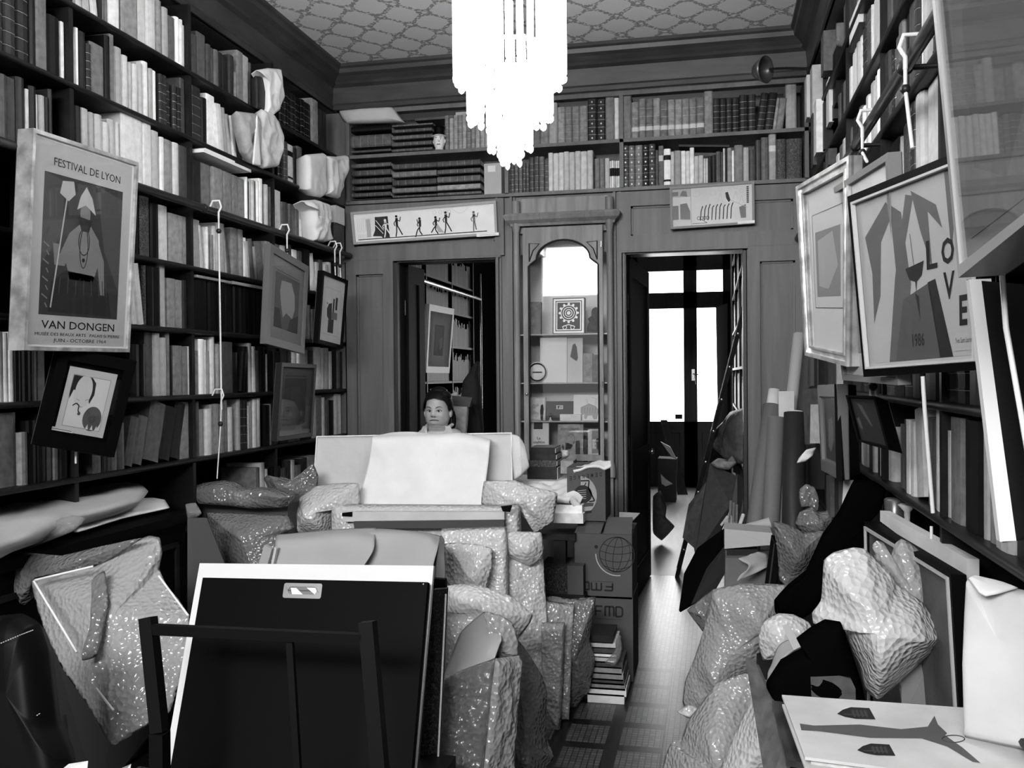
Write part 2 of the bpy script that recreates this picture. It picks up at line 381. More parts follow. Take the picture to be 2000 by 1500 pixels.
struct(fw_.build('wall_front', mat('brown_wall', .12, .8)))
struct(MB().box((-9, -7.2, -.1), (7, -7, 3.1)).box((-9, -7, -.1), (7, -2.3, 0)).build('wall_sky_blocker', mat('sky_blocker_grey', .1, .9)))  # unseen wall, added to cut the sky mirrored in the cabinet glass
struct(MB().box((-2.5, -2.26, .8), (.3, -2.25, 3.42)).build('window_1', glassmat('shop_window_glass', 1.2)))

# cornice: stepped profile swept along left, back and right walls
prof = [(0, 3.262), (.022, 3.262), (.03, 3.285), (.02, 3.30), (.03, 3.40), (.055, 3.415), (.05, 3.435), (.075, 3.46), (.10, 3.475), (.105, 3.50), (.12, 3.51), (.12, ZC), (0, ZC)]
def cornice(name, a, b, nrm):
    a, b, n = Vector(a), Vector(b), Vector(nrm); m = MB(); P = []
    for o in (a, b): P += [o + n*x + V(0,0,z) for x, z in prof]
    k = len(prof)
    m.add(P, [(i, (i+1) % k, (i+1) % k+k, i+k) for i in range(k)] + [tuple(range(k)), tuple(range(k, 2*k))[::-1]])
    return struct(m.build(name, wood_cor))
cornice('trim_1', (XL-.06, -2.2, 0), (XL-.06, YB, 0), (1, 0, 0)); cornice('trim_2', (XR+.0, -2.2, 0), (XR+.0, YB, 0), (-1, 0, 0))
cornice('trim_3', (XL-.06, YB-.06, 0), (XR+.02, YB-.06, 0), (0, -1, 0))
struct(MB().box((XL-.3, -2.2, 3.262), (XL-.05, YB, ZC)).build('trim_4', wood_cor)); struct(MB().box((XR-.01, -2.2, 3.262), (XR+.3, YB, ZC)).build('trim_5', wood_cor))

# back wall: oak panelling with two doorways and the vitrine between
wb = MB()
DL0, DL1, DR0, DR1, ZD = at(771,600,Y=5.8).x, at(974,600,Y=5.8).x, -.545, .205, 2.27
for x0, x1, z0, z1 in ((WL, XL+.02, 0, ZC), (XL, DL0, 0, ZD), (DL1, -1.24, 0, ZD), (-.60, DR0, 0, ZD), (DR1, WR, 0, ZD), (XL, XR+.3, ZD, 2.64), (-1.24, -.6, 0, .86), (XL-.1, WR, 3.262, ZC)):
    wb.box((x0, YB, z0), (x1, YB+.12, z1))
wb.box((XL-.1, YB+.27, 2.64), (WR, YB+.29, 3.262))      # back of the over-door shelves
struct(wb.build('wall_back', wood_back))
def panel(name, x0, x1, z0, z1, st=.09, y=YB, m=wood_back, rl=.09):
    b = MB(); t = .032
    b.box((x0, y-t, z0), (x0+st, y, z1)).box((x1-st, y-t, z0), (x1, y, z1)).box((x0+st, y-t, z0), (x1-st, y, z0+rl)).box((x0+st, y-t, z1-rl), (x1-st, y, z1))
    b.box((x0+st, y-.008, z0+rl), (x0+st+.012, y, z1-rl)).box((x1-st-.012, y-.008, z0+rl), (x1-st, y, z1-rl)).box((x0+st, y-.008, z0+rl), (x1-st, y, z0+rl+.012)).box((x0+st, y-.008, z1-rl-.012), (x1-st, y, z1-rl))
    return struct(b.build(name, m))
panel('trim_6', XL+.02, DL0, .9, ZD-.005, .07); panel('trim_7', XL+.02, DL0, 0, .9, .07)
panel('trim_8', XL+.02, -1.30, ZD, 2.635, .06, rl=.09); panel('trim_9', -.56, XR-.03, ZD, 2.635, .07, rl=.09)
panel('trim_10', DR1+.01, XR-.02, .1, ZD-.005, .07)
b = MB()
for x in (DL1-.01, -1.262, -.60, DR0-.02):
    b.box((x, YB-.028, 0), (x+.016, YB, 2.64)); b.box((x+.022, YB-.016, 0), (x+.034, YB, 2.64))
b.box((XL, YB-.03, ZD-.012), (DL1+.02, YB, ZD+.012)).box((DR0-.02, YB-.03, ZD-.012), (XR, YB, ZD+.012))
struct(b.build('trim_11', wood_back))
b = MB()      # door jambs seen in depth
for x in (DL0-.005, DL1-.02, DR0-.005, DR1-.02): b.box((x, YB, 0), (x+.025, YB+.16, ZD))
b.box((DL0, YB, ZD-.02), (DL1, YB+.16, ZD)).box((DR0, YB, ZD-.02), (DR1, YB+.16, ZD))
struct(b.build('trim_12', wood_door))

# door leaves, swung into the back rooms
def leaf(name, h, ang, w, right=False):
    """h hinge (x,y), ang swing direction in degrees from +Y"""
    d = V(math.sin(R(ang)), math.cos(R(ang)), 0); n = V(d.y, -d.x, 0)
    o = V(h[0], h[1], .01); b = MB(); t = .02
    def bx(u0, u1, z0, z1, tt): b.hexa([o+d*u0-n*tt+V(0,0,z0), o+d*u1-n*tt+V(0,0,z0), o+d*u1+n*tt+V(0,0,z0), o+d*u0+n*tt+V(0,0,z0), o+d*u0-n*tt+V(0,0,z1), o+d*u1-n*tt+V(0,0,z1), o+d*u1+n*tt+V(0,0,z1), o+d*u0+n*tt+V(0,0,z1)])
    H = ZD-.03
    bx(0, w, 0, H, .012)
    for u0, u1, z0, z1 in ((0, .1, 0, H), (w-.1, w, 0, H), (.1, w-.1, 0, .2), (.1, w-.1, .85, .98), (.1, w-.1, H-.12, H)): bx(u0, u1, z0, z1, .02)
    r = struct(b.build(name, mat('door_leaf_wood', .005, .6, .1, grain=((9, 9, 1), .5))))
    k = MB(); p = o+d*(w-.06)+V(0,0,1.42-.5)
    k.ball(p+n*.04, .02, 6).ball(p-n*.04, .02, 6).tube([p-n*.04, p+n*.04], .007, 6); k.build('door_knob', steel, r)
    g = MB()
    for z in (.3, 1.0, 1.9): g.tube([o+V(0,-.012,z), o+V(0,-.012,z+.1)], .009, 8)
    g.build('hinge', darkmetal, r)
    return r
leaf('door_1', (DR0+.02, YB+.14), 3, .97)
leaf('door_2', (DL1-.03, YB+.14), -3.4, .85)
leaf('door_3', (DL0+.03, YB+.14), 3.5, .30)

# ================================================================ BOOKCASES
SH = [.16, .48, .80, 1.12, 1.42, 1.73, 2.03, 2.34, 2.64, 2.95]
def bookcase(name, label, x, xin, y0, y1, divs, rail_x, sgn):
    t = thing(name, label, 'bookcase', (x, (y0+y1)/2, 0))
    for z in SH:
        b = MB(); a, c = sorted((x, xin)); b.box((a, y0, z-.022), (c, y1, z)); b.tube([(x, y0, z-.011), (x, y1, z-.011)], .011, 8); b.build('shelf', wood_case, t)
    for y in divs:
        a, c = sorted((x+sgn*.004, xin)); MB().box((a, y-.012, 0), (c, y+.012, 3.262)).build('divider', wood_case, t)
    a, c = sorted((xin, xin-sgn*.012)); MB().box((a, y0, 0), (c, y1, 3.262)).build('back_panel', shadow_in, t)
    rl = MB(); rl.tube([(rail_x, y0+.2, 2.30), (rail_x, y1-.05, 2.30)], .017, 12); ra = rl.build('picture_rail', darkmetal, t)
    for y in [q for q in divs if y0+.3 < q < y1]: MB().tube([(rail_x, y, 2.30), (x, y, 2.30)], .008, 8).ball((rail_x, y, 2.30), .022, 6).build('rail_bracket', darkmetal, ra)
    return t
bookcase('bookcase', 'tall dark wooden bookcase covering the whole left wall, hung with pictures', XL, WL+.01, .9, YB-.005, [1.45, 2.29, 3.12, 3.95, 4.79], XL+.06, -1)
bookcase('bookcase', 'dark wooden bookcase along the right wall with an iron picture rail', XR, WR-.01, .55, YB-.005, [.9, 1.75, 2.6, 3.45, 4.3, 5.15], XR-.08, 1)
t = thing('wall_shelf', 'oak shelves built over the two doorways and the glass cabinet', 'shelf', (-.9, YB, 2.65))
for z in (2.665, 2.967): MB().box((XL+.02, YB-.03, z-.022), (XR+.02, YB+.27, z)).build('shelf', wood_back, t)
for x, z0, z1 in ((XL+.04, 2.66, 3.26), (-1.28, 2.66, 2.95), (-.545, 2.66, 3.26), (XR-.02, 2.66, 3.26)): MB().box((x-.012, YB-.03, z0), (x+.012, YB+.27, z1)).build('divider', wood_back, t)
MB().box((XL+.02, YB-.035, 3.235), (XR+.02, YB-.01, 3.27)).build('rail', wood_back, t)

# ================================================================ BOOKS
ORD = ['first','second','third','fourth','fifth','sixth','seventh','eighth','ninth','tenth','eleventh','twelfth','thirteenth','fourteenth','fifteenth','sixteenth','seventeenth','eighteenth','nineteenth','twentieth','twenty-first','twenty-second','twenty-third','twenty-fourth','twenty-fifth','twenty-sixth','twenty-seventh','twenty-eighth','twenty-ninth','thirtieth','thirty-first','thirty-second','thirty-third','thirty-fourth','thirty-fifth','thirty-sixth']
TONE = dict(k='black', d='dark', m='brownish grey', g='grey', l='pale', w='white')
NB = [0]
def book_parts(w, h, d, st=''):
    c = MB(); bd = min(.0022, w*.15); hw = w/2; bul = 0 if 'f' in st else min(.006, w*.18)
    outer = [(-hw, d), (-hw, .004), (-hw*.7, -bul*.6), (0, -bul), (hw*.7, -bul*.6), (hw, .004), (hw, d)]
    inner = [(-hw+bd, d), (-hw+bd, .006), (0, .004), (hw-bd, .006), (hw-bd, d)]
    no, ni = len(outer), len(inner)
    for z0, z1 in ((0, h),):
        vs = [(x, y, z0) for x, y in outer]+[(x, y, z1) for x, y in outer]
        c.add(vs, [(i, i+1, i+1+no, i+no) for i in range(no-1)], 0)
        vs = [(x, y, z0) for x, y in inner]+[(x, y, z1) for x, y in inner]
        c.add(vs, [(i+1, i, i+ni, i+1+ni) for i in range(ni-1)], 0)
    mp = [0, 1, 1, 2, 3, 3, 4]
    for z in (0, h):
        vs = [(x, y, z) for x, y in outer]+[(x, y, z) for x, y in inner]
        fs = []
        for i in range(no-1):
            a, b_ = mp[i], mp[i+1]; fs.append((i, i+1, no+b_, no+a) if a != b_ else (i, i+1, no+a))
        c.add(vs, fs, 0)
    for y in (d,): c.add([(-hw, d, 0), (-hw+bd, d, 0), (-hw+bd, d, h), (-hw, d, h), (hw-bd, d, 0), (hw, d, 0), (hw, d, h), (hw-bd, d, h)], [(0, 1, 2, 3), (4, 5, 6, 7)])
    def band(z, dz, e, mi):
        vs = [(x*1.01, y-e if i in (2, 3, 4) else y-e*.3, z) for i, (x, y) in enumerate(outer[1:6], 1)]; vs += [(x, y, z+dz) for x, y, _ in vs]
        c.add(vs, [(i, i+1, i+6, i+5) for i in range(4)] + [(0, 1, 2, 3, 4), (9, 8, 7, 6, 5)], mi)
    if 'b' in st:
        for k in range(5): band(h*(.14+.17*k), .004, .0016, 0); band(h*(.14+.17*k)-.003, .0012, .0012, 1)
    if 'D' in st:
        for k in (.08, .24, .42, .6, .78, .93):
            z = h*k; c.add([(0, -bul-.0008, z-.007), (.006, -bul-.0006, z), (0, -bul-.0008, z+.007), (-.006, -bul-.0006, z)], [(0, 1, 2, 3)], 1)
        for k in (.16, .33, .51, .69, .86): band(h*k, .0015, .0008, 1)
    if 'B' in st: band(h*.2, .026, .001, 2); band(h*.33, .002, .001, 1); band(h*.55, .002, .001, 1); band(h*.75, .002, .001, 1)
    if 'K' in st: band(h*.45, .05, .0008, 3)
    if 't' in st: band(h*.62, .035, .0008, 2)
    if 'u' in st: band(h*.7, .03, .0008, 3); band(h*.12, .012, .0008, 3)
    p = MB().box((-hw+bd, .006, .004), (hw-bd, d-.005, h-.004))
    return c, p
EXTRA = MB(); EXM = []; 
def place_book(M, w, h, d, tone, st, label, group, pg=True, name='book', cat='book'):
    cm = rnd.choice(pal[tone]) if 'P' not in st else marble2
    c, p = book_parts(w, h, d, st)
    o = c.build(name, [cm, gilt, labelm, pal['k'][1]]); o.matrix_world = M; tag(o, label, cat, group)
    if pg:
        q = p.build('pages', pages if tone != 'w' else paper2); q.parent = o
    NB[0] += 1
    return o
def row(wall, ox, s, z, where, group, toks, dflt=.2, y_px=None, H0=.12, HK=.018, pg=True, dz=0):
    """toks: crop x of the left end, then <x of right end><tone><height 0-9><flags>; _x is a gap"""
    T = toks.split(); x0 = float(T[0]); n = 0
    rows = []
    for t in T[1:]:
        if t[0] == '_': x0 = float(t[1:]); continue
        i = 0
        while t[i].isdigit() or t[i] == '.': i += 1
        x1 = float(t[:i]); tone = t[i]; hd = int(t[i+1]); st = t[i+2:]
        rows.append((x0, x1, tone, hd, st)); x0 = x1
    for a, b_, tone, hd, st in rows:
        n += 1; p0, p1 = ox+a/s, ox+b_/s
        ym = y_px if y_px is not None else 500
        if wall == 'L': A, B = at(p0, ym, X=XL-.015), at(p1, ym, X=XL-.015); w = abs(A.y-B.y); c = (A+B)/2; rot = R(90); d = min(.2, dflt); fx = V(XL-.018-rnd.random()*.012, c.y, z)
        elif wall == 'R': A, B = at(p0, ym, X=XR+.015), at(p1, ym, X=XR+.015); w = abs(A.y-B.y); c = (A+B)/2; rot = R(-90); d = .2; fx = V(XR+.018+rnd.random()*.012, c.y, z)
        else: A, B = at(p0, ym, Y=YB+.0), at(p1, ym, Y=YB+.0); w = abs(A.x-B.x); c = (A+B)/2; rot = 0; d = .19; fx = V(c.x, YB+.0+rnd.random()*.008, z)
        w = max(.004, w*.97); h = H0+HK*hd + (0 if 'e' in st else rnd.uniform(-.003, .003)); 
        if 'O' in st: fx += {'L': V(.09,0,0), 'R': V(-.09,0,0), 'B': V(0,-.06,0)}[wall]
        if 'n' in st: w = max(.006, w*.75)
        ang = 0
        for ch, a_ in (('q', -8), ('z', 8), ('Q', -15), ('Z', 15)):
            if ch in st: ang = a_
        loc = Matrix.Translation(fx + V(0, 0, .0005))
        M = loc @ Matrix.Rotation(rot, 4, 'Z')
        if ang:
            pv = V(w/2 if ang > 0 else -w/2, 0, 0)
            M = M @ Matrix.Translation(pv) @ Matrix.Rotation(R(ang), 4, 'Y') @ Matrix.Translation(-pv)
            h = min(h, .275/math.cos(R(abs(ang)))*.97)
        size = ('thin ' if w < .018 else 'thick ' if w > .055 else '') + ('short ' if hd < 4 else 'tall ' if hd > 7 else '')
        extra = ' leaning' if ang else ''
        look = {'b': ' gilt-banded', 'D': ' diamond-tooled', 'B': ' labelled', 'P': ' pattern-tooled'}
        lk = next((v for k, v in look.items() if k in st), '')
        size = 'tall ' if size == 'thick tall ' else 'short ' if size == 'thick short ' else 'thin ' if size.startswith('thin') else size
        lab = '%s%s%s%s book, %s from the left %s' % (size if not (extra and lk) else '', TONE[tone], lk, extra, ORD[min(n-1, 35)], where)
        place_book(M, w, h, d, tone, st, lab, group, pg)
def stack(x0p, x1p, ys, Y, toks, where, group, ox=0, oy=0, s=1, d=.2, dep=0):
    """lying books on the over-door shelves, bottom first; toks tone+flags; ys crop y boundaries from bottom up"""
    for i, tk in enumerate(toks.split()):
        a = at(ox+x0p/s, oy+ys[i]/s, Y=Y); b_ = at(ox+x1p/s, oy+ys[i+1]/s, Y=Y)
        h = abs(b_.x-a.x); w = abs(b_.z-a.z)*.97
        M = Matrix.Translation(V(a.x, Y+.004+rnd.random()*.006, dep+sum(stack.acc) if 0 else a.z+w/2+.001)) @ Matrix.Rotation(R(90), 4, 'Y')
        place_book(M, w, h*rnd.uniform(.97, 1), d, tk[0], tk[1:], '%s book lying flat, %s up in the %s' % (TONE[tk[0]], ORD[i], where), group)
LC = [('in nearest bay', 'near'), ('in middle bay', 'middle'), ('in far bay', 'far'), ('in end bay', 'end')]
def lw(sh, bay): return '%s shelf, %s, left bookcase' % (sh, bay)
BY = {'a': 'nearest bay', 'b': 'second bay', 'c': 'third bay', 'd': 'farthest bay'}
G = 'books on the left bookcase'
def Lr(sh, z, bay, ox, s, toks): row('L', ox, s, z, 'on %s shelf, %s, left wall' % (sh, BY[bay]), G, toks, pg=True)
Lr('top', 2.95, 'b', 0, 3.75, '545 570w3 630l6q 700l7q 745w7q 780d8 800g8 825g8 915w9 1040g9f 1100l9f 1175w9 1215g7 1255l6 1315m5 1345w6 1365w6 1382l5')
Lr('top', 2.95, 'c', 340, 3.125, '108 130m4 162m4 218m6f 240m4 265m4 290m4 318d4 350d4 380d5 400g1 440g8f 480l8f 495m7')
Lr('top', 2.95, 'd', 340, 3.125, '660 685k6b 710k6b 735k6b 760k6b 785k6b 810k6b 850k6b 895g9 920d7 948d7')
Lr('second', 2.64, 'a', 0, 3.75, '-20 55d9b 150d9b 250d9b 300d9 380g9f 475k6 505w6 528m5')
Lr('second', 2.64, 'b', 0, 3.75, '548 575l5 598w6 658d6 690d4b 795g5f 829k8 862g9f _870 925l7 968l6 1000l5 1035l5 1075l6 1115w7 1140l6 1175w6 _1190 1215d6b 1245d6b 1275d5b _1285 1310d5b _1320 1345d5b 1380m8f')
Lr('second', 2.64, 'c', 340, 3.125, '125 190d8b 222k6 275w8f 320l6q 345l6q 370l5q 395l5q 435m5 510l7 530w6 560l7 _600')
Lr('second', 2.64, 'd', 340, 3.125, '655 680k6b 703m6b 745l6u 768d6 800m7')
Lr('third', 2.34, 'a', 0, 3.75, '-30 25d6 80m6 155m6f 215d7 240w5 290k6 310w5 350l5 385d5 410d7')
Lr('third', 2.34, 'b', 0, 3.75, '548 570m6 620d6 680l6 720l6 770l6 820l5 870l6 905l6 1065l9f 1130l9f 1190l8 1215l7 1278g7 1322l7 1400m7')
Lr('third', 2.34, 'c', 340, 3.125, '120 132d6 183d5f 245g5fe 310g5fe 365g5fe 405g5fe 450g5fe 460w6 472m5 484w6 500w6 512d6 524w6 545w7 560m6 578w6 592l6 604m6')
Lr('third', 2.34, 'd', 340, 3.125, '620 665l6f 685m3 705m3 725m3 745m3 768m3 800w3t 835m4')
Lr('fourth', 2.03, 'b', 240, 4.285, '100 160k8 240d8P 310k7 395l7 520g6f 575g6f 665l6 690l5q')
Lr('fourth', 2.03, 'c', 240, 4.285, '705 718w5 742l4 762g3 785l6 815l7 860l7 885g5q 915m5Q 980g7 1022g7 1045w5 1075l4q 1105m5q 1140l3q 1205g5q')
Lr('fourth', 2.03, 'd', 240, 4.285, '1212 1250l6 1290w6 1330g6 1370w6 1395g5 1425m7 1470w6 1505m6 1575k7 1625w6q 1655l4 1685m5 1725l4 1752w5 1803k6 1832w5')
Lr('fifth', 1.73, 'b', 240, 4.285, '80 130l4q 185w8q 215d8P 268k8 312k8 375l9 445g6f 520g6f 550d6')
Lr('fifth', 1.73, 'c', 240, 4.285, '602 720k8e 800k7e 860k7e 930k7e 980k7e 1040k7e 1120k7e 1200k7e')
Lr('fifth', 1.73, 'd', 240, 4.285, '1215 1300d7 1400d6 1535g6 1552w6 1580w5 1612g4 1690d5 1760l5 1830d6')
Lr('sixth', 1.42, 'a', 0, 3.75, '-20 30l7 65l7 102l7 160k6 222k6 245d6 270m6 340g6f')
Lr('sixth', 1.42, 'b', 240, 4.348, '70 150k6 190k6 _203 262m9f 320l9 368l8 397g9 430k6 510g6f 548g6 602l6 632g5')
Lr('sixth', 1.42, 'c', 240, 4.348, '640 685w8 707w8 740l5 770l9 790l9 818g7 842l7 935m8f 985k5 1030k5z 1068k7 1095l8 1130l7 1160m6 1210k7 1227l5')
Lr('sixth', 1.42, 'd', 240, 4.348, '1235 1330k6 1395m7 1430m7 1470l6 1500w7 1570l7 1625m7 1688w8 1715l8 1752l8 1775l7 1810k8 1840m7 1870d7')
Lr('seventh', 1.12, 'a', 0, 3.75, '-40 130m8f 190g4 260k6 330k6 380m7 420m6 480k6 560k6')
Lr('seventh', 1.12, 'b', 0, 3.75, '670 730m5 760d5 800d5 850m4 900m4 960m5Z 1030m5Z 1150m8Z 1230d7Z 1310d8Z _1320 1402g8f')
Lr('seventh', 1.12, 'c', 240, 4.348, '590 612d8 638m8 690l6 742l6 766g7 820g7f 855g7 890g8 930l6 _965 992l8 1018d8b 1048d8b 1066w6 1100l7 1130w8 1162l8')
Lr('seventh', 1.12, 'd', 240, 4.348, '1195 1232k6 1262l6 1330k6 1400d6 1500m6 1600k6 1640l8f 1690g8f 1712w7 1730m6 1752m6 1792k6 1822l8 1856w8')
Lr('eighth', .80, 'd', 240, 4.348, '1110 1150g5 1190l6 1215w4 1330k4 1385m3 1420d5 1455l5 1500m3 1560d5 1640g5')

G = 'bound volumes above the doors'
def Br(sh, z, toks, ox, s, wh): row('B', ox, s, z, 'on %s shelf %s' % (sh, wh), G, toks, y_px=300)
BB = (650, 130, 5.554)
def St(a, c, ys, toks, where): stack(a, c, ys, YB, toks, where, G, 650, 130, 5.554)
St(160, 640, [942, 885, 720, 622], 'm mb k', 'upper left pile over the left door')
St(640, 1085, [928, 868, 795, 722, 655, 605], 'mb mb mb mb mb', 'second upper pile over the left door')
St(155, 638, [1452, 1422, 1352, 1280, 1195, 1105, 1030], 'mb mb mb mb mb mb', 'lower left pile over the left door')
St(645, 1128, [1425, 1375, 1295, 1205, 1115, 1030], 'mb gb mb gb mb', 'middle lower pile over the left door')
St(1132, 1610, [1402, 1345, 1262, 1170, 1090, 1000], 'mb gb mb mb mb', 'right lower pile over the left door')
Br('upper', 2.967, '1215 1263g6b 1310g6b 1358g6b 1405g6b 1450g6b 1500g6b 1545g7b 1598g4b 1650g4b 1700g4b', 650, 5.554, 'left of the lamp')
Br('upper', 2.967, '250 350g5 450g5 530g4 625g4 718l8 800g6b 875g6b 958g6b 1045g6b 1145d8D 1238d8D 1335g9 1386w8', 960, 5.556, 'right of the lamp')
Br('upper', 2.967, '75 168g9 240g6B 308g7B 380g7B 450g7B 524g6B 595g6B 664g6B 734g6B 804g6B 880g6B 966g8 1032d5b 1095d5b 1150d5b 1222d5b 1308d6b 1383d6b 1463d6bz 1545d6bz 1575g4z 1645g4z _1675 1782l9', 1200, 5, 'over the right door')
Br('lower', 2.665, '150 200m4b 245m4b 290m4b 332m4b 370m4b 405m4b 460m6b 513m6b 572m6b 614m5b 667l7 725l7 783l7 842l7 903l7 965l7 1037l7 1100l7 1116d5 1172g4 1226g4 1280l4 1302w3K 1323w3K 1345w3K 1366w3K 1388w3K', 960, 5.556, 'above the glass cabinet')
Br('lower', 2.665, '78 138m8D 200g8D 275g8D 333d8D 400m8D 430m6 480g7t 550w6u 585w5 650l5 696w5 735w5 780w6 822l3 870l3 890l2 915w2 952d3 990d3 1040m4 1060m4 1082w5 1100k5 1145g5 1170w4 1258g6 1315l5 1380m4 1432m7 1508m8 1582l9t 1678m7P 1832m7P', 1200, 5, 'over the right door')

# lying extras over the doors
puff('parcel', [(662,218),(700,212),(768,210),(780,225),(792,240),(770,240),(680,243),(668,232)], YB-.02, .05, kraft, (.004, 20), seed=2)
tag(bpy.data.objects['parcel'], 'grey paper parcel lying on the left pile over the left door', 'parcel')
o = MB().box(tuple(at(890,226,Y=YB+.02)), tuple(at(938,216,Y=YB+.02)+V(0,.12,0))).build('box', card_l); tag(o, 'small pale box lying on the books left of the lamp', 'box')
b = MB(); a = at(810,236,Y=YB); c = at(886,226,Y=YB); b.box((a.x, YB, a.z), (c.x, YB+.16, c.z)); tag(b.build('book', pal['m'][1]), 'flat brownish book lying crosswise behind the ceramic head', 'book')
a = at(946,385,Y=YB-.02); c = at(979,318,Y=YB-.02)
t = tag(MB().box((a.x, YB-.02, 2.667), (c.x, YB+.15, c.z)).build('file_box', card_l), 'upright grey file box with a white label, between piles and leather volumes', 'box')
MB().box((a.x+.025, YB-.022, c.z-.055), (a.x+.075, YB-.0195, c.z-.015)).build('label_patch', labelm, t)
b = MB(); P1 = at(1326,285,Y=YB); P2 = at(1418,278,Y=YB)
b.bar((P1.x, YB+.06, 2.905), (P2.x+.02, YB+.06, 2.885), .16, .012, 0); tag(b.build('folder', pal['d'][2]), 'thin dark folder laid across the tops of the small books over the right door', 'folder')
# ceramic head with a hat
c = at(857,278,Y=YB-.04); t = thing('ceramic_head', 'painted ceramic head wearing a dark top hat, beside the small grey volumes', 'figurine', (c.x, YB-.04, 2.967))
z0 = 2.967; X0 = c.x
b = MB(); b.lathe([(.001, 0), (.028, .0), (.026, .015), (.034, .03), (.038, .055), (.036, .08), (.028, .1), (.001, .105)], (X0, YB-.03, z0), 18)
b.ball((X0+.008, YB-.068, z0+.052), (.007, .012, .01), 6).ball((X0-.036, YB-.03, z0+.055), (.008, .006, .014), 6).ball((X0+.036, YB-.03, z0+.055), (.008, .006, .014), 6).ball((X0+.005, YB-.06, z0+.03), (.014, .008, .005), 6)
b.build('head', mat('glazed_ceramic', .62, .3), t)
b = MB().ball((X0-.008, YB-.062, z0+.064), .004, 5).ball((X0+.018, YB-.06, z0+.064), .004, 5).box((X0-.018, YB-.066, z0+.073), (X0-.001, YB-.06, z0+.076)).box((X0+.01, YB-.066, z0+.073), (X0+.026, YB-.06, z0+.076)).box((X0-.006, YB-.07, z0+.028), (X0+.016, YB-.064, z0+.031)); b.build('painted_features', ink, t)
MB().lathe([(.001, .083), (.05, .083), (.052, .088), (.034, .095), (.033, .105), (.032, .108)], (X0, YB-.03, z0), 18).build('hat_brim', pal['l'][1], t)
MB().lathe([(.035, .095), (.033, .13), (.038, .15), (.001, .15)], (X0, YB-.03, z0), 18).build('hat_crown', black, t)

# ================================================================ GLASS CABINET between the doors
t = thing('display_cabinet', 'oak display cabinet with an arched glass door between the two doorways', 'cabinet', (-.915, YB-.05, 0))
X0, X1, YF = -1.222, -.606, YB-.07
b = MB()
b.box((X0, YF, .86), (X1, YB+.36, .95)).box((X0+.02, YF+.03, 2.40), (X1-.02, YB+.26, 2.62)).box((X0+.0, YB, .86), (X0+.02, YB+.36, 2.45)).box((X1-.02, YB, .86), (X1, YB+.36, 2.45)).box((X0, YF, 0), (X1, YB-.0, .86))
b.build('carcass', wood_lt, t)
MB().box((X0+.02, YB+.35, .95), (X1-.02, YB+.36, 2.40)).build('back_panel', mat('pale_lining', .75, .6), t)
for x in (X0+.012, X1-.012): MB().lathe([(.028, .86), (.028, .93), (.02, .95), (.02, 2.40), (.026, 2.43), (.026, 2.60)], (x, YF-.005, 0), 16).build('column', wood_lt, t)
cr_ = [(0, 2.44), (.02, 2.44), (.025, 2.455), (.05, 2.475), (.062, 2.50), (.05, 2.515), (.03, 2.52), (0, 2.52)]
b = MB(); k = len(cr_)
path = [(X0+.0, YF+.06), (X0+.0, YF), (X1-.0, YF), (X1, YF+.06)]
rings_ = []
for i, (x, y) in enumerate(path):
    for o, z in cr_:
        dx = -o if i < 2 else o; dy = -o if i in (1, 2) else 0
        rings_.append((x+dx, y+dy, z))
b.add(rings_, [(i*k+j, i*k+(j+1) % k, (i+1)*k+(j+1) % k, (i+1)*k+j) for i in range(3) for j in range(k)], 0, False); b.build('crown_moulding', wood_lt, t)
# door with arched light
dx0, dx1, dz0, dz1 = X0+.055, X1-.055, .96, 2.43
gx0, gx1, gz1 = -1.13, -.69, 2.345
d = MB(); yd = YF-.012
arch = []
for i in range(17):
    a = math.pi*i/16; arch.append((-.91-math.cos(a)*.17, gz1-.12+math.sin(a)*.12))
out = [(gx0, 1.0), (gx0, gz1-.16), (gx0+.01, gz1-.15)] + arch + [(gx1-.01, gz1-.15), (gx1, gz1-.16), (gx1, 1.0)]
outer = [(dx0, dz0), (dx0, gz1-.16), (dx0, gz1-.1)] + [(dx0+(dx1-dx0)*i/16, dz1) for i in range(17)] + [(dx1, gz1-.1), (dx1, gz1-.16), (dx1, dz0)]
n = len(out)
for y in (yd, yd+.02): d.add([(x, y, z) for x, z in out]+[(x, y, z) for x, z in outer], [(i, i+1, n+i+1, n+i) for i in range(n-1)] + [(0, n, 2*n-1, n-1)])
d.add([(x, yd, z) for x, z in out]+[(x, yd+.02, z) for x, z in out], [(i, i+1, n+i+1, n+i) for i in range(n-1)])
d.add([(x, yd, z) for x, z in outer]+[(x, yd+.02, z) for x, z in outer], [(i, i+1, n+i+1, n+i) for i in range(n-1)])
dd = d.build('door', wood_lt, t)
m_ = MB(); m_.tube([(x, yd-.004, z) for x, z in out], .006, 6); 
for sx in (-1, 1):
    m_.tube([(-.91+sx*(.215-.0), yd-.003, gz1-.13), (-.91+sx*.19, yd-.003, gz1-.06), (-.91+sx*.15, yd-.003, gz1-.02), (-.91+sx*.215, yd-.003, gz1-.015), (-.91+sx*.215, yd-.003, gz1-.13)], .004, 6)
m_.build('beading', wood_dk, dd)
MB().box((gx0-.005, yd+.009, .99), (gx1+.005, yd+.012, gz1+.01)).build('glass_pane', glass2, dd)
b = MB().ball((dx0+.02, yd-.012, 1.38), .009, 6).tube([(dx0+.02, yd, 1.38), (dx0+.02, yd-.012, 1.38)], .004, 6); b.build('door_knob', steel, dd)
b = MB()
for z in (1.42, 2.29): b.tube([(dx1-.008, yd-.008, z), (dx1-.008, yd-.008, z+.035)], .005, 8)
b.build('hinge', steel, dd)
zs = []
for py in (652, 747, 822):
    p = at(1100, py, Y=YF+.05); zs.append(p.z); MB().box((X0+.025, YF+.03, p.z-.008), (X1-.025, YB+.34, p.z)).build('shelf', mat('glass_shelf_edge', .35, .2, .5), t)
zs.append(.95)
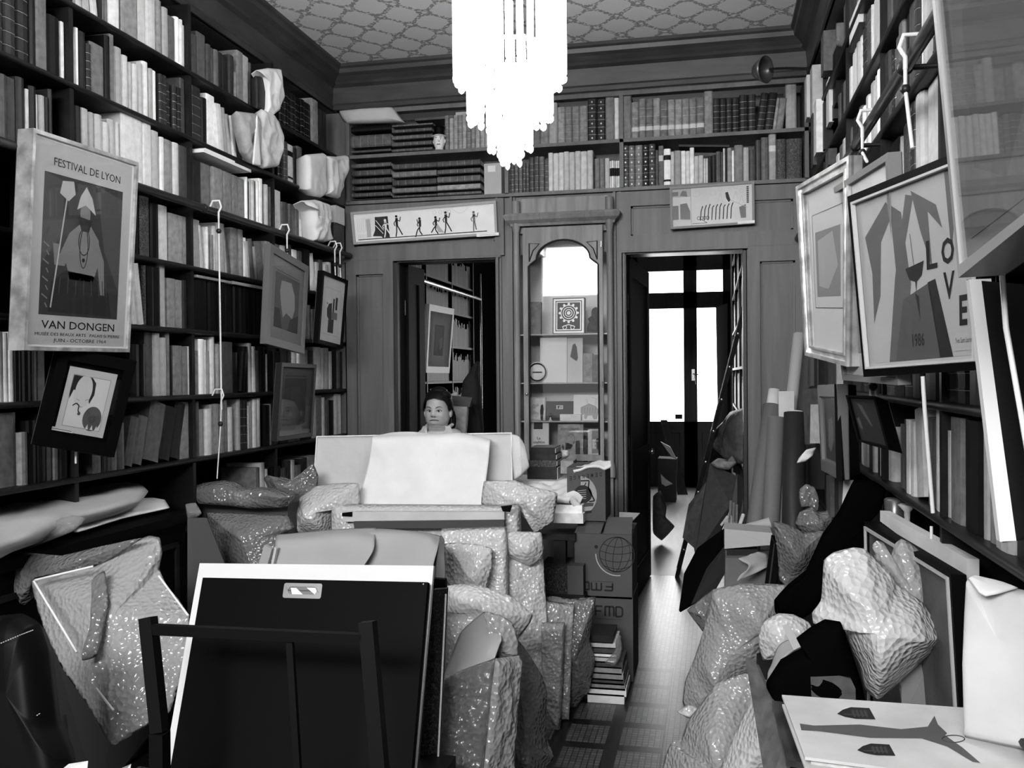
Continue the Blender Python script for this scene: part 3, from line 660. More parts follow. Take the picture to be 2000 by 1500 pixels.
bpy.data.lights.new  # (area light below is added fill that brightens the cabinet interior)
l = bpy.data.lights.new('cabinet_fill_light', 'AREA'); l.shape = 'RECTANGLE'; l.size = .4; l.size_y = .05; l.energy = 5
lo = bpy.data.objects.new('cabinet_fill_light', l); lo.location = (-.91, YF+.09, 2.385); lo.rotation_euler = (R(18), 0, 0); COL.objects.link(lo)
C7 = lambda x, y: (1000+x/4.168, 560+y/4.168)
def cbox(name, x0, y0, x1, y1, z, label, cat, m, dep=.03, y=YB+.02, arts=None, lean=.02, group=None):
    """upright thing on a cabinet shelf: front face between crop pixels, foot on the shelf z"""
    a = at(*C7(x0, y1), Y=y); c = at(*C7(x1, y0), Y=y); a = V(a.x, y, z+.0005); c = V(c.x, y+lean, max(c.z, z+.02))
    q = Quad([V(a.x, c.y, c.z), V(c.x, c.y, c.z), V(c.x, a.y, a.z), V(a.x, a.y, a.z)])
    b = MB(); q.rect(b, 0, 0, 1, 1, -dep, 0); o = tag(b.build(name, m), label, cat, group)
    if arts:
        ab = MB(); mats = arts(q, ab); ab.build('cover_print', mats, o)
    return o
def a_orn(q, b):
    q.border(b, .012, .0004, .0008, 0, .006); q.border(b, .006, .0004, .0009, 0, .024)
    for k in range(3): q.ring(b, .5, .42, .022+.014*k, .005, .001+.0001*k, 0)
    for k in range(12):
        a = k*math.pi/6; q.disc(b, .5+.058/q.w*math.cos(a), .42+.058/q.h*math.sin(a), .008, .001, 0, 10)
    q.disc(b, .5, .42, .012, .0012, 0); q.ring(b, .38, .82, .012, .004, .001, 0); q.ring(b, .62, .82, .012, .004, .001, 0); q.line(b, [(.3, .8), (.5, .74), (.7, .8)], .005, .001, 0)
    return [gilt]
cbox('book', 330, 85, 590, 372, zs[0], 'large ornate book with a gilt medallion cover, shown upright in the glass cabinet', 'book', pal['d'][1], .05, arts=a_orn)
cbox('book', 135, 120, 232, 372, zs[0], 'grey book at the left end of the cabinet top shelf', 'book', pal['g'][1], .04)
o = puff('figurine', [C7(610,370),C7(612,330),C7(630,290),C7(618,260),C7(650,235),C7(655,180),C7(680,165),C7(715,180),C7(725,370)], YB+.1, .04, wood_dk, (.01, 30), seg=60, rings=8, seed=3); tag(o, 'dark lumpy carved figurine on the cabinet top shelf, right end', 'figurine')
def a_fig(q, b): q.poly(b, [(.35, .15), (.5, .12), (.62, .2), (.7, .45), (.62, .52), (.5, .5), (.3, .45), (.2, .42)], .001, 0); return [inkd]
cbox('album', 228, 412, 443, 776, zs[1], 'blank white album standing upright on the second cabinet shelf', 'album', paper, .02)
cbox('album', 449, 416, 572, 776, zs[1], 'pale album with a small dark figure on its cover', 'album', paper2, .02, arts=a_fig)
cbox('parcel', 578, 540, 650, 776, zs[1], 'brownish wrapped parcel on the second cabinet shelf, against the right side', 'parcel', pal['g'][2], .06)
cbox('parcel', 652, 552, 722, 776, zs[1], 'creased dark parcel at the right end of the second cabinet shelf', 'parcel', pal['m'][2], .06)
c = at(*C7(205, 685), Y=YB+.0); b = MB().lathe([(.001, .0), (.062, .0), (.066, -.008), (.058, -.014), (.001, -.012)], (c.x, YB+.02, zs[1]+.067), 28, axis=(0,1,0))
t2 = tag(b.build('dial', whitemetal), 'round dial standing at the left of the second cabinet shelf', 'clock')
b = MB(); b.lathe([(.05, .0), (.055, .004), (.06, 0)], (c.x, YB+.004, zs[1]+.067), 28, axis=(0,-1,0)); b.box((c.x-.03, YB+.0, zs[1]+.064), (c.x+.03, YB+.004, zs[1]+.07)); b.build('hands', ink, t2)
def a_pic(q, b):
    q.border(b, .008, .0003, .002, 0); 
    for i, (u, v, r) in enumerate([(.3, .4, .015), (.25, .7, .02), (.5, .35, .01), (.45, .75, .018), (.15, .5, .012)]): q.disc(b, u, v, r, .0006+i*.0001, 1)
    q.poly(b, [(.72, .35), (.84, .3), (.9, .5), (.86, 1), (.72, 1), (.68, .6)], .002, 2); return [pal['l'][1], inkl, ink]
cbox('small_print', 135, 900, 270, 1078, zs[2], 'small pale print at the left end of the third cabinet shelf', 'picture', paper2, .01, arts=a_pic)
def a_case(q, b): q.rect(b, .38, .22, .62, .42, 0, .001, 0); q.poly(b, [(.42,.26),(.5,.24),(.48,.38),(.43,.4)], .0015, 1); q.ring(b, .55, .31, .006, .003, .0015, 1); return [labelm, ink]
cbox('box', 275, 932, 497, 1082, zs[2], 'dark case with a small sticker on the third cabinet shelf', 'box', card_d, .05, arts=a_case, y=YB+.06)
c = at(*C7(312, 1022), Y=YB-.01); t2 = thing('wooden_ball', 'small dark polished ball on a pale foot, in front of the stickered case', 'ornament', (c.x, c.y, zs[2]))
MB().ball((c.x, c.y, zs[2]+.036), .014, 8).build('ball', mat('polished_dark_ball', .03, .15, .6), t2); MB().lathe([(.012, 0), (.008, .006), (.003, .02), (.003, .024)], (c.x, c.y, zs[2]+.0005), 12).build('foot', labelm, t2)
cbox('box', 390, 1040, 560, 1092, zs[2], 'low white box at the middle of the third cabinet shelf', 'box', paper, .05, y=YB-.03, lean=0)
def a_beast(q, b):
    q.poly(b, [(.28,.5),(.4,.45),(.6,.35),(.85,.45),(.97,.6),(.9,.95),(.78,.95),(.72,.8),(.55,.82),(.5,.95),(.42,.92),(.42,.75),(.33,.8),(.27,.68)], .0006, 0)
    for k in range(6): q.line(b, [(.35+.1*k, .5), (.33+.1*k, .72)], .0012, .001, 1)
    q.line(b, [(.28,.5),(.4,.45),(.6,.35),(.85,.45),(.97,.6),(.9,.95)], .0016, .0011, 1); q.line(b, [(.55,.36),(.53,.2),(.45,.18)], .0012, .0011, 1); q.line(b, [(.85,.44),(.88,.15),(.7,.1)], .0012, .0011, 1); return [inkl, inkd]
cbox('drawing_card', 500, 880, 708, 1090, zs[2], 'white card with a drawing of a bulky horned beast, third cabinet shelf', 'picture', paper, .006, arts=a_beast)
def a_t1(q, b):
    q.rect(b, .22, 0, .68, .2, 0, .001, 0); q.text(b, 'La', .4, .4, .58, .47, .001, 0, bold=.02); q.text(b, 'coalition', .2, .5, .8, .58, .001, 0, bold=.02); q.text(b, "l'époque", .22, .62, .78, .71, .001, 0, bold=.02); return [ink]
cbox('book', 140, 1100, 296, 1330, zs[3]+.01, 'white paperback with three short black words, bottom of the glass cabinet', 'book', paper2, .02, y=YB-.03, arts=a_t1)
def a_t2(q, b):
    q.text(b, 'POPOLÔREPÔ', .12, .09, .82, .16, .0012, 0, bold=.02); q.poly(b, [(.3,.5),(.42,.5),(.6,.56),(.5,.66),(.3,.68)], .0012, 0); q.ring(b, .63, .48, .006, .003, .0014, 0)
    q.line(b, [(.4,.32),(.5,.26),(.62,.28),(.66,.4),(.62,.52),(.48,.54)], .002, .0012, 0); q.poly(b, [(.1,.72),(.2,.62),(.3,.75),(.42,.9),(.45,1),(.1,1)], .001, 1); q.poly(b, [(.7,.45),(.84,.43),(.88,.5),(.88,.98),(.7,.98)], .001, 2); q.poly(b, [(.14,.6),(.2,.52),(.26,.62),(.22,.7)], .0011, 2); return [ink, inkl, inkd]
cbox('book', 372, 1122, 577, 1390, zs[3]+.0, 'grey picture book titled POPOLÔREPÔ in the glass cabinet', 'book', pal['g'][3], .02, y=YB-.045, arts=a_t2)
cbox('book', 580, 1240, 614, 1390, zs[3], 'narrow dark book right of the titled picture book, cabinet bottom', 'book', pal['d'][1], .1, y=YB-.03)
def a_t3(q, b): q.rect(b, .3, .05, .98, .75, 0, .0008, 1); q.poly(b, [(.65,.3),(.9,.25),(.95,.7),(.7,.6)], .0012, 0); q.text(b, 'IRE', .36, .3, .6, .6, .0014, 2, bold=.02); return [inkd, pal['g'][2], paper]
cbox('book', 617, 1160, 722, 1385, zs[3], 'pale book with a dark picture and the letters IRE, cabinet bottom right', 'book', paper2, .02, y=YB-.03, arts=a_t3)

# ================================================================ CHANDELIER
cx, cy = -.738, 3.4
glow = mat('lit_crystal', .9, .2, .5, emit=11.0); glow2 = mat('crystal_rod', .7, .1, .5, emit=1.0, nz=(30, .3))
t = thing('chandelier', 'brightly lit tiered chandelier of hanging glass rods in the ceiling centre', 'chandelier', (cx, cy, ZC))
def tier(r, z0, z1, n, m, rr=.0115, jag=.02):
    me = None
    fr = MB(); fr.lathe([(r-.012, z1-.006), (r+.004, z1-.006), (r+.004, z1+.004), (r-.012, z1+.004), (r-.012, z1-.006)], (cx, cy, 0), 32); ro = fr.build('tier_ring', steel, t)
    for k in range(n):
        a = 2*math.pi*k/n; x, y = cx+r*math.cos(a), cy+r*math.sin(a)
        if me is None:
            L_ = z1-z0; b = MB(); b.lathe([(.0005, -L_-.006), (rr*.75, -L_), (rr, -L_+.006), (rr, -L_+.016), (rr*.62, -L_+.022), (rr*.95, -L_+.03), (rr*.95, -.004), (rr*.4, 0)], (0, 0, 0), 8); o = b.build('glass_rod', m, t); me = o.data
        else: o = bpy.data.objects.new('glass_rod', me); COL.objects.link(o); o.parent = t; o.matrix_parent_inverse = t.matrix_basis.inverted()
        o.location = (x, y, z1+jag*((k*7) % 3-1)*.5)
tier(.036, 2.295, 2.46, 9, glow2, .0095); tier(.078, 2.345, 2.55, 16, glow2, .011); tier(.152, 2.455, 2.72, 24, glow, .0125); tier(.203, 2.60, 3.0, 32, glow, .0125)
b = MB()
for k in range(40):
    a = 2*math.pi*k/40; b.tube([(cx+.197*math.cos(a), cy+.197*math.sin(a), 3.0), (cx+.197*math.cos(a), cy+.197*math.sin(a), 3.3)], .0125, 6)
tag(b.build('top_tier_rods', glow, t), None, None, kind='stuff')
MB().tube([(cx, cy, 2.5), (cx, cy, ZC)], .012, 8).lathe([(.07, ZC-.04), (.06, ZC), (.001, ZC)], (cx, cy, 0), 20).lathe([(.01, 3.3), (.2, 3.3), (.2, 3.31), (.01, 3.31)], (cx, cy, 0), 24).build('stem', steel, t)

# ================================================================ BACK ROOM
YD = 12.4
w = MB()
dl, dr = at(1222,700,Y=12.4).x, at(1427,700,Y=12.4).x
for x0, x1, z0, z1 in ((WL, dl, 0, ZC), (dr, WR, 0, ZC), (dl, dr, 3.2, ZC)): w.box((x0, YD, z0), (x1, YD+.12, z1))
struct(w.build('wall_far', plaster))
P = lambda x, y: at(x, y, Y=YD)
x_ = [dl, P(1287,600).x-.28, P(1335,600).x, P(1361,600).x, P(1412,600).x, dr]
zt = [P(1310,823).z, P(1310,603).z, P(1310,572).z, P(1310,530).z]
b = MB(); yv = YD-.03
b.box((dl, yv, 0), (dr, YD+.03, .0+zt[0]-0)).box((dl, yv, zt[1]), (dr, YD+.03, zt[2])).box((dl, yv, zt[3]), (dr, YD+.03, 3.21)).box((x_[2], yv, 0), (x_[3], YD+.03, 3.21)).box((dl, yv, 0), (x_[1], YD+.03, 3.21)).box((x_[4], yv, 0), (dr, YD+.03, 3.21))
dr4 = struct(b.build('door_4', wood_door))
b = MB()
for xa, xb in ((x_[1], x_[2]), (x_[3], x_[4])):
    b.box((xa+.03, yv-.012, .15), (xb-.03, yv, zt[0]-.1)).tube([(xa+.06, yv-.015, .2), (xb-.06, yv-.015, .2), (xb-.06, yv-.015, zt[0]-.15), (xa+.06, yv-.015, zt[0]-.15), (xa+.06, yv-.015, .2)], .006, 5)
b.build('lower_panel', wood_door, dr4)
h = P(1354, 730); b = MB().box((h.x-.02, yv-.01, h.z-.09), (h.x+.02, yv, h.z+.06)).tube([(h.x, yv-.01, h.z), (h.x, yv-.05, h.z), (h.x+.07, yv-.05, h.z-.01)], .009, 6).tube([(h.x+.02, yv-.03, h.z-.02), (h.x+.03, yv-.03, h.z-.14)], .006, 6); b.build('door_handle', steel, dr4)
for k, (xa, xb, za, zb) in enumerate(((x_[1], x_[2], zt[0], zt[1]), (x_[3], x_[4], zt[0], zt[1]), (x_[1], x_[2], zt[2], zt[3]), (x_[3], x_[4], zt[2], zt[3]))):
    struct(MB().box((xa, YD, za), (xb, YD+.006, zb)).build('window_%d' % (k+2), glassmat('door_glass', 1.2)))
a, c = P(1319, 818), P(1333, 809); MB().box((a.x, yv-.02, a.z), (c.x, YD-.002, c.z)).build('sticker', card_d, dr4)
# inward-folded shutter by the far door
q = [at(1398,600,Y=12.3), at(1421,592,Y=11.2), at(1421,868,Y=11.2), at(1402,828,Y=12.3)]
tag(MB().slab(q, V(.03,0,0)).build('shutter', mat('matt_dark_shutter', .012, 1, 0)), 'dark wooden shutter folded open beside the far glazed door', 'shutter')
# left bookcase of the back room
t = thing('bookcase', 'dark bookcase seen through the left doorway, with a picture hung on its rail', 'bookcase', (XL, 7.6, 0))
for z in (.8, 1.12, 1.45, 1.78, 2.10, 2.38, 2.68, 2.98): MB().box((WL, 5.97, z-.02), (XL, 9.2, z)).build('shelf', wood_dk, t)
for y in (6.0, 6.8, 7.6, 8.4, 9.19): MB().box((WL, y-.012, 0), (XL+.003, y+.012, 3.3)).build('divider', wood_dk, t)
MB().tube([(XL+.06, 6.1, 2.29), (XL+.06, 9.25, 2.285)], .018, 10).tube([(XL+.06, 9.25, 2.285), (XL+.06, 9.25, .9)], .016, 10).tube([(XL+.06, 9.25, 2.285), (XL+.06, 9.25, 2.55)], .012, 10).build('picture_rail', steel, t)
# right bookcase of the back room
t = thing('bookcase', 'crowded shelf seen edge-on through the right doorway beyond the ladder', 'bookcase', (.2, 8, 0))
for z in (.5, .85, 1.2, 1.55, 1.9, 2.25, 2.6): MB().box((.2, 6.1, z-.02), (.55, 9.6, z)).build('shelf', wood_dk, t)
for y in (6.1, 7.2, 8.4, 9.6): MB().box((.2, y-.012, 0), (.55, y+.012, 2.9)).build('divider', wood_dk, t)
# rows of volumes in the back room: far off, countless, one object
b = MB()
def run(x, sgn, y, y1, z, gap, tones):
    while y < y1:
        w_ = rnd.uniform(.018, .045); h = gap*rnd.uniform(.6, .92); d = .16
        a, c = sorted((x, x+sgn*d)); b.box((a, y, z+.001), (c, y+w_*.93, z+h), rnd.choice(tones)); y += w_
for z, gp in ((2.38, .28), (2.68, .28), (2.98, .26), (2.10, .26), (1.78, .3), (1.45, .3), (1.12, .3), (.8, .3)):
    run(XL-.02, -1, 6.02, 9.17, z, gp, (0, 1, 1, 1, 1, 1, 2, 2, 3))
for z in (1.2, 1.55, 1.9, 2.25): run(.215, 1, 6.15, 9.55, z, .33, (1, 1, 2, 0, 3, 4))
BACKBOOKS = b
# picture hung in the back room, wall calendar and ceiling moulding
def picture(name, label, q, bw, mf, mb_, ins, arts=None, dep=.025, gl=glass, group=None, cat='picture', sidem=None, bulge=0, mat_in=.0, title=None):
    Q = Quad(q); b = MB(); Q.border(b, bw, -dep, .008); fr = b
    if bulge: Q.border(b, bw*.35, .0, .016); Q.border(b, bw*.2, .0, .013, 0, bw*.8)
    t = thing(name, label, cat, tuple((Q.q[2]+Q.q[3])/2), group)
    b.build('frame', mf, t)
    b = MB(); Q.rect(b, .002, .002, .998, .998, -dep-.003, -dep+.001); b.build('backing', card_d, t)
    b = MB(); Q.rect(b, bw/Q.w*.95, bw/Q.h*.95, 1-bw/Q.w*.95, 1-bw/Q.h*.95, -.008, -.003); b.build('mount', mb_, t)
    if arts:
        b = MB(); ms = arts(Q, b); b.build('print', ms, t)
    if gl:
        b = MB(); Q.rect(b, bw/Q.w*.98, bw/Q.h*.98, 1-bw/Q.w*.98, 1-bw/Q.h*.98, .003, .0045); b.build('glass_pane', gl, t)
    return t, Q
C7b = lambda x, y: (760+x/4.056, 490+y/4.056)
def q4(pts, f=None): return [at(*(f(x, y) if f else (x, y)), Y=Y) for x, y, Y in pts]
def ga(Q, b):
    Q.rect(b, .2, .17, .78, .86, -.003, -.0022, 0); Q.rect(b, .3, .28, .68, .74, -.0022, -.0016, 1); Q.poly(b, [(.34,.3),(.6,.32),(.56,.5),(.5,.55),(.4,.7),(.34,.6)], -.0014, 2); Q.poly(b, [(.5,.5),(.62,.44),(.64,.6),(.54,.66)], -.0012, 3); return [pal['l'][2], inkd, inkg, inkl]
picture('framed_print', 'white framed print hanging on the bookcase rail beyond the woman', q4([(312,420,6.6),(510,460,7.5),(470,968,7.5),(285,965,6.6)], C7b), .05, mat('cream_frame', .5, .4), paper2, .1, ga)
def gc(Q, b): Q.rect(b, .08, .05, .92, .6, 0, .001, 0); Q.rect(b, .1, .66, .9, .95, 0, .001, 1); return [inkl, labelm]
Q = Quad(q4([(678,245,12.37),(722,262,12.37),(718,655,12.37),(682,665,12.37)], C7b)); b = MB(); Q.rect(b, 0, 0, 1, 1, -.02, 0); o = tag(b.build('wall_calendar', paper), 'narrow pale poster on the white wall through the left doorway', 'poster'); b = MB(); m = gc(Q, b); b.build('print', m, o)
c = at(925, 503, Y=9.3); b = MB().lathe([(.16, 0), (.14, -.03), (.05, -.04), (.001, -.04)], (c.x, 9.2, ZC-.1), 24); tag(b.build('ceiling_lamp', mat('opal_glass', .5, .3)), 'small round ceiling fitting in the back room', 'lamp')
l = bpy.data.lights.new('back_room_lamp', 'POINT'); l.energy = 1.3; l.shadow_soft_size = .12; lo = bpy.data.objects.new('back_room_lamp', l); lo.location = (-1.5, 9.2, 3.2); COL.objects.link(lo)
# ladder
t = thing('ladder', 'dark wooden ladder leaning on the shelf in the back room', 'ladder', (-.2, 7, 0))
A0, A1 = at(1322, 1085, Y=6.9), at(1458, 585, Y=6.25); off = V(.0, .34, 0)
A0 = V(A0.x, A0.y, .0)
dirv = (A1-A0)
for k in (0, 1): MB().bar(A0+off*k, A1+off*k, .03, .06).build('rail', wood_dk, t)
for k in range(1, 9):
    p = A0+dirv*(k/9); MB().tube([p-off*.06, p+off*1.06], .014, 8).build('rung', wood_dk, t)
    MB().ball(p-off*.08, .012, 5).build('rung_cap', steel, t)
# clutter seen through the right doorway
def flat(name, label, cat, pts, m, th=.012, group=None, arts=None, sh=False):
    Q = [at(x, y, Y=Y) for x, y, Y in pts]; n = V(0,0,0)
    for i in range(len(Q)): n += (Q[i]-Q[0]).cross(Q[(i+1) % len(Q)]-Q[0])
    n.normalize()
    if n.dot(CAM-Q[0]) < 0: n = -n
    o = tag(MB().prism(Q, -n*th).build(name, m), label, cat, group); return o
flat('folder', 'upright dark board leaning beside white papers by the far door', 'board', [(1290,820,12.1),(1303,820,12.1),(1344,fl(0,11.6),11.6),(1324,fl(0,11.6),11.6)], wood_door, .03)
flat('box', 'dark box under white papers at left in the far passage', 'box', [(1285,895,10.9),(1322,897,10.9),(1320,940,10.9),(1320,fl(0,10.9),10.9),(1285,fl(0,10.9),10.9)], card_d, .3)
for i, pts in enumerate([[(1290,862),(1309,872),(1300,900),(1312,893),(1322,897),(1305,878)], [(1290,925),(1300,935),(1314,945),(1300,950),(1292,945)]]):
    puff('papers', [(x, y, 10.8) for x, y in [pts[0], pts[1], pts[4], pts[3]]] if i == 0 else [(x, y, 10.8) for x, y in pts], 10.8, .03, paper, (.01, 20), sharp=True, seg=40, rings=6, seed=i)
tag(bpy.data.objects['papers'], 'loose white papers heaped on the dark box in the far passage', 'papers')
tag(bpy.data.objects['papers.001'], 'crumpled white paper low behind the dark door leaf', 'papers')
o = puff('cushion', [(x_p, y_p, 8.25) for x_p, y_p in ((1290,958),(1302,990),(1300,1010),(1318,1028),(1305,1044),(1292,1056),(1275,1040),(1275,970))], 8.25, .08, pal['m'][2], (.01, 20), seg=50, rings=8); tag(o, 'grey cloth bundle peeping past the dark door leaf', 'bundle')
tag(puff('bag', [(1396,850,7.3),(1440,800,6.9),(1458,800,6.5),(1458,905,6.5),(1420,900,6.8),(1400,880,7.0)], 7, .06, pal['m'][3], (.02, 12), seg=60, rings=8), 'limp brown bag hanging behind the right door jamb', 'bag')
flat('box', 'low brown box in the passage behind the ladder', 'box', [(1392,868,8.2),(1432,864,8.0),(1432,900,8.0),(1385,905,8.2)], wood_dk, .25)
flat('box', 'white lit box top near the far door shutter', 'box', [(1402,840,8.8),(1426,832,8.6),(1422,862,8.6),(1400,862,8.8)], paper, .1)
flat('portfolio', 'large worn dark portfolio leaning in the right doorway', 'portfolio', [(1386,905,6.15),(1440,930,6.1),(1427,985,6.0),(1398,1060,5.95),(1358,1086,5.9),(1352,1050,5.95),(1372,985,6.05)], pal['d'][2], .03)
flat('portfolio', 'brown portfolio fanned out left of the large worn one', 'portfolio', [(1384,935,6.3),(1390,930,6.3),(1372,1020,6.2),(1355,1070,6.15),(1333,1050,6.2),(1340,1010,6.25),(1345,985,6.3)], pal['m'][0], .02)
flat('portfolio', 'dark patterned folder behind the jamb at right of the portfolios', 'portfolio', [(1440,925,6.05),(1459,940,6.0),(1462,985,5.98),(1440,1030,5.97),(1425,1000,6.0)], pal['d'][1], .02)
flat('portfolio', 'black board leaning low at the doorway, left edge of the stack', 'portfolio', [(1414,1032,5.5),(1413,1090,5.4),(1372,1165,5.2),(1326,1192,5.2),(1336,1120,5.4),(1362,1070,5.5)], black, .02)
flat('portfolio', 'black board with a pale edge in front of the leaning stack', 'portfolio', [(1420,1060,5.35),(1420,1110,5.25),(1392,1160,5.15),(1350,1180,5.1),(1380,1110,5.25)], mat('black_board', .01, .4), .015)
tag(MB().tube([at(1452,1005,Y=5.4), at(1436,1052,Y=5.3)], .011, 10).build('paper_roll', paper2), 'short pale paper roll sticking up behind the kraft box', 'roll')
for k in range(3): tag(MB().bar(at(1427+6*k,978+4*k,Y=5.5), at(1424+7*k,1030,Y=5.45), .012, .02).build('strip_of_wood', pal['m'][3]), 'thin wooden strip among the doorway portfolios', 'stick', 'wooden strips in the doorway')
tag(MB().bar(at(1421,1008,Y=5.4), at(1408,1026,Y=5.4), .008, .012).build('strip_of_wood', pal['l'][1]), 'short pale splinter of wood lying on the dark portfolios', 'stick')
o = puff('papers', [(1388,905,6.1),(1402,895,6.1),(1420,900,6.1),(1432,890,6.2),(1440,905,6.1),(1425,918,6.1),(1400,915,6.1)], 6.1, .03, pal['g'][1], (.02, 25), seg=50, rings=7); tag(o, 'crumpled grey papers on top of the worn portfolio', 'papers')

# ================================================================ THE WOMAN at the desk
def head():
    c = at(855, 803, Y=5.7); hx, hz = c.x, c.z      # level of the eyes
    t = thing('person', 'woman with dark pinned-up hair and pale collar, seated behind the covered desk', 'person', (hx, 5.75, 0))
    skin = mat('skin', .42, .5, .3, nz=(14, .06)); hairm = mat('dark_hair', .006, .5, .3, bump=('n', 60, .3)); blouse = mat('pale_blouse', .55, .8, nz=(12, .08)); lip = mat('lips', .06, .5)
    # one surface from crown to hips: (z, half width, half depth, centre y)
    Hd = [(.118, .002, .002, .01), (.112, .035, .045, .01), (.095, .056, .075, .008), (.07, .069, .09, .005), (.035, .075, .096, .004), (.0, .077, .096, .002), (-.025, .079, .09, .0), (-.045, .079, .084, -.002), (-.065, .074, .077, -.004), (-.082, .066, .068, -.004), (-.093, .064, .062, .004), (-.103, .067, .064, .012), (-.115, .068, .066, .02), (-.125, .072, .068, .03), (-.138, .10, .075, .034), (-.155, .145, .09, .036), (-.19, .185, .105, .036), (-.22, .195, .11, .036), (-.30, .20, .125, .03), (-.42, .19, .14, .01), (-.55, .19, .14, .0), (-.68, .2, .15, 0), (-.78, .2, .16, 0), (-.82, .14, .12, 0)]
    n = 64; vs = []; rs = []
    H = []
    for i in range(len(Hd)-1):
        for k in range(4 if i < 12 else 2):
            u = k/(4 if i < 12 else 2); H.append(tuple(a+(b_-a)*u for a, b_ in zip(Hd[i], Hd[i+1])))
    H.append(Hd[-1])
    def G_(a, z, a0, z0, sa, sz): 
        da = (a-a0+math.pi) % (2*math.pi)-math.pi; return math.exp(-(da/sa)**2-((z-z0)/sz)**2)
    for z, w, d, cy_ in H:
        for k in range(n):
            a = 2*math.pi*k/n; x = math.sin(a)*w; y = -math.cos(a)*d      # a = 0 faces the camera
            if z > -.10:
                e = 0
                e += .022*G_(a, z, 0, -.022, .14, .010) + .012*G_(a, z, 0, -.006, .11, .018)          # nose
                for s_ in (-1, 1):
                    e -= .012*G_(a, z, s_*.47, .004, .24, .013)                                      # eye socket
                    e += .006*G_(a, z, s_*.47, .026, .28, .009)                                      # brow
                    e += .007*G_(a, z, s_*.68, -.03, .32, .022)                                      # cheek
                    e += .007*G_(a, z, s_*.17, -.028, .1, .007)                                     # nostril wing
                e += .007*G_(a, z, 0, -.050, .3, .005) + .007*G_(a, z, 0, -.060, .25, .005) - .005*G_(a, z, 0, -.055, .36, .003)
                e += .009*G_(a, z, 0, -.076, .32, .009) + .006*G_(a, z, 0, -.096, .7, .006)
                y -= e*math.cos(a); x += e*math.sin(a)*.5
            vs.append((hx+x, 5.7+cy_+y, hz+z))
    m = len(H)
    fs = [(i*n+k, i*n+(k+1) % n, (i+1)*n+(k+1) % n, (i+1)*n+k) for i in range(m-1) for k in range(n)]
    b = MB(); b.add(vs, fs, 0, True)
    # ears
    for s_ in (-1, 1): b.ball((hx+s_*.084, 5.71, hz-.012), (.011, .018, .03), 7)
    body = b.build('body', skin, t)
    # eyes: whites, irises, lids, brows and lips
    e = MB(); ir = MB(); lp = MB()
    def face(a, z, o=0):
        i = min(range(m), key=lambda j: abs(H[j][0]-z)); kk = (a/(2*math.pi)*n) % n; k0 = int(kk); f = kk-k0
        p = Vector(vs[i*n+k0]).lerp(Vector(vs[i*n+(k0+1) % n]), f); p.z = hz+z
        return p+V(math.sin(a)*o, -math.cos(a)*o, 0)
    for s_ in (-1, 1):
        c_ = face(s_*.47, .002, -.004); e.ball(c_, (.0155, .010, .0066), 8); ir.ball(c_+V(0, -.0066, .0), (.0068, .0048, .0060), 7)
        MB().tube([face(s_*(.24+.065*j), .004+.0065*math.sin(math.pi*j/7), .003) for j in range(8)], .0019, 5).build('eyelid', hairm, body)
        MB().tube([face(s_*(.18+.09*j), .022+.009*math.sin(math.pi*j/6*.9), .0025) for j in range(7)], [.0012, .0022, .0024, .0022, .0018, .0014, .0008], 5).build('eyebrow', hairm, body)
        ir.ball(face(s_*.11, -.0315, .001), (.0042, .003, .0022), 5)  # dark balls imitate the shade inside the nostrils
    lp.tube([face(-.42+.105*j, -.0585+.0065*math.sin(math.pi*j/8), .0015) for j in range(9)], [.001]+[.0034]*7+[.001], 6)
    e.build('eyes', paper2, body); ir.build('irises_nostrils', mat('dark_iris_nostril', .01, .2, .5), body); lp.build('lips', lip, body)
    # hair: cap, bun on top, sides falling behind the ears
    hb = MB(); hv = []; rows_ = 22
    for i in range(rows_+1):
        z = .135-.215*i/rows_
        for k in range(n):
            a = 2*math.pi*k/n; fr = abs(((a+math.pi) % (2*math.pi))-math.pi)
            w = .098*math.sqrt(max(0, 1-((z-.02)/.118)**2)) if z > .02 else .098-.01*(.02-z)/.1
            lim = .084-.02*fr if fr < .75 else .069-(fr-.75)*.16
            zz = max(z, lim) if fr < 1.2 else max(z, .012) if fr < 1.75 else z
            w2 = .098*math.sqrt(max(0, 1-((zz-.02)/.118)**2)) if zz > .02 else w
            d = w2*1.13; q = 1+.03*noise.noise(V(math.sin(a)*3, math.cos(a)*3, z*4))
            hv.append((hx+math.sin(a)*w2*q, 5.712-math.cos(a)*d*q, hz+zz))
    hb.add(hv, [(i*n+k, i*n+(k+1) % n, (i+1)*n+(k+1) % n, (i+1)*n+k) for i in range(rows_) for k in range(n)], 0, True)
    hb.ball((hx-.002, 5.73, hz+.12), (.058, .055, .04), 9).ball((hx-.035, 5.72, hz+.098), (.05, .06, .035), 8).ball((hx+.035, 5.72, hz+.098), (.05, .06, .035), 8)
    hb.ball((hx+.072, 5.775, hz-.06), (.03, .03, .07), 9)
    hb.build('hair', hairm, t)
    # blouse over the shoulders with an open collar, sleeves with the arms inside
    bl = MB(); Bz = [h for h in H if h[0] <= -.130]; bv = []
    for z, w, d, cy_ in Bz:
        for k in range(n):
            a = 2*math.pi*k/n; fr = abs(((a+math.pi) % (2*math.pi))-math.pi); zz = z + (.018 if z > -.15 else 0)*(fr > .8)
            bv.append((hx+math.sin(a)*(w+.012), 5.7+cy_-math.cos(a)*(d+.012), hz+zz))
    bl.add(bv, [(i*n+k, i*n+(k+1) % n, (i+1)*n+(k+1) % n, (i+1)*n+k) for i in range(len(Bz)-1) for k in range(n)], 0, True)
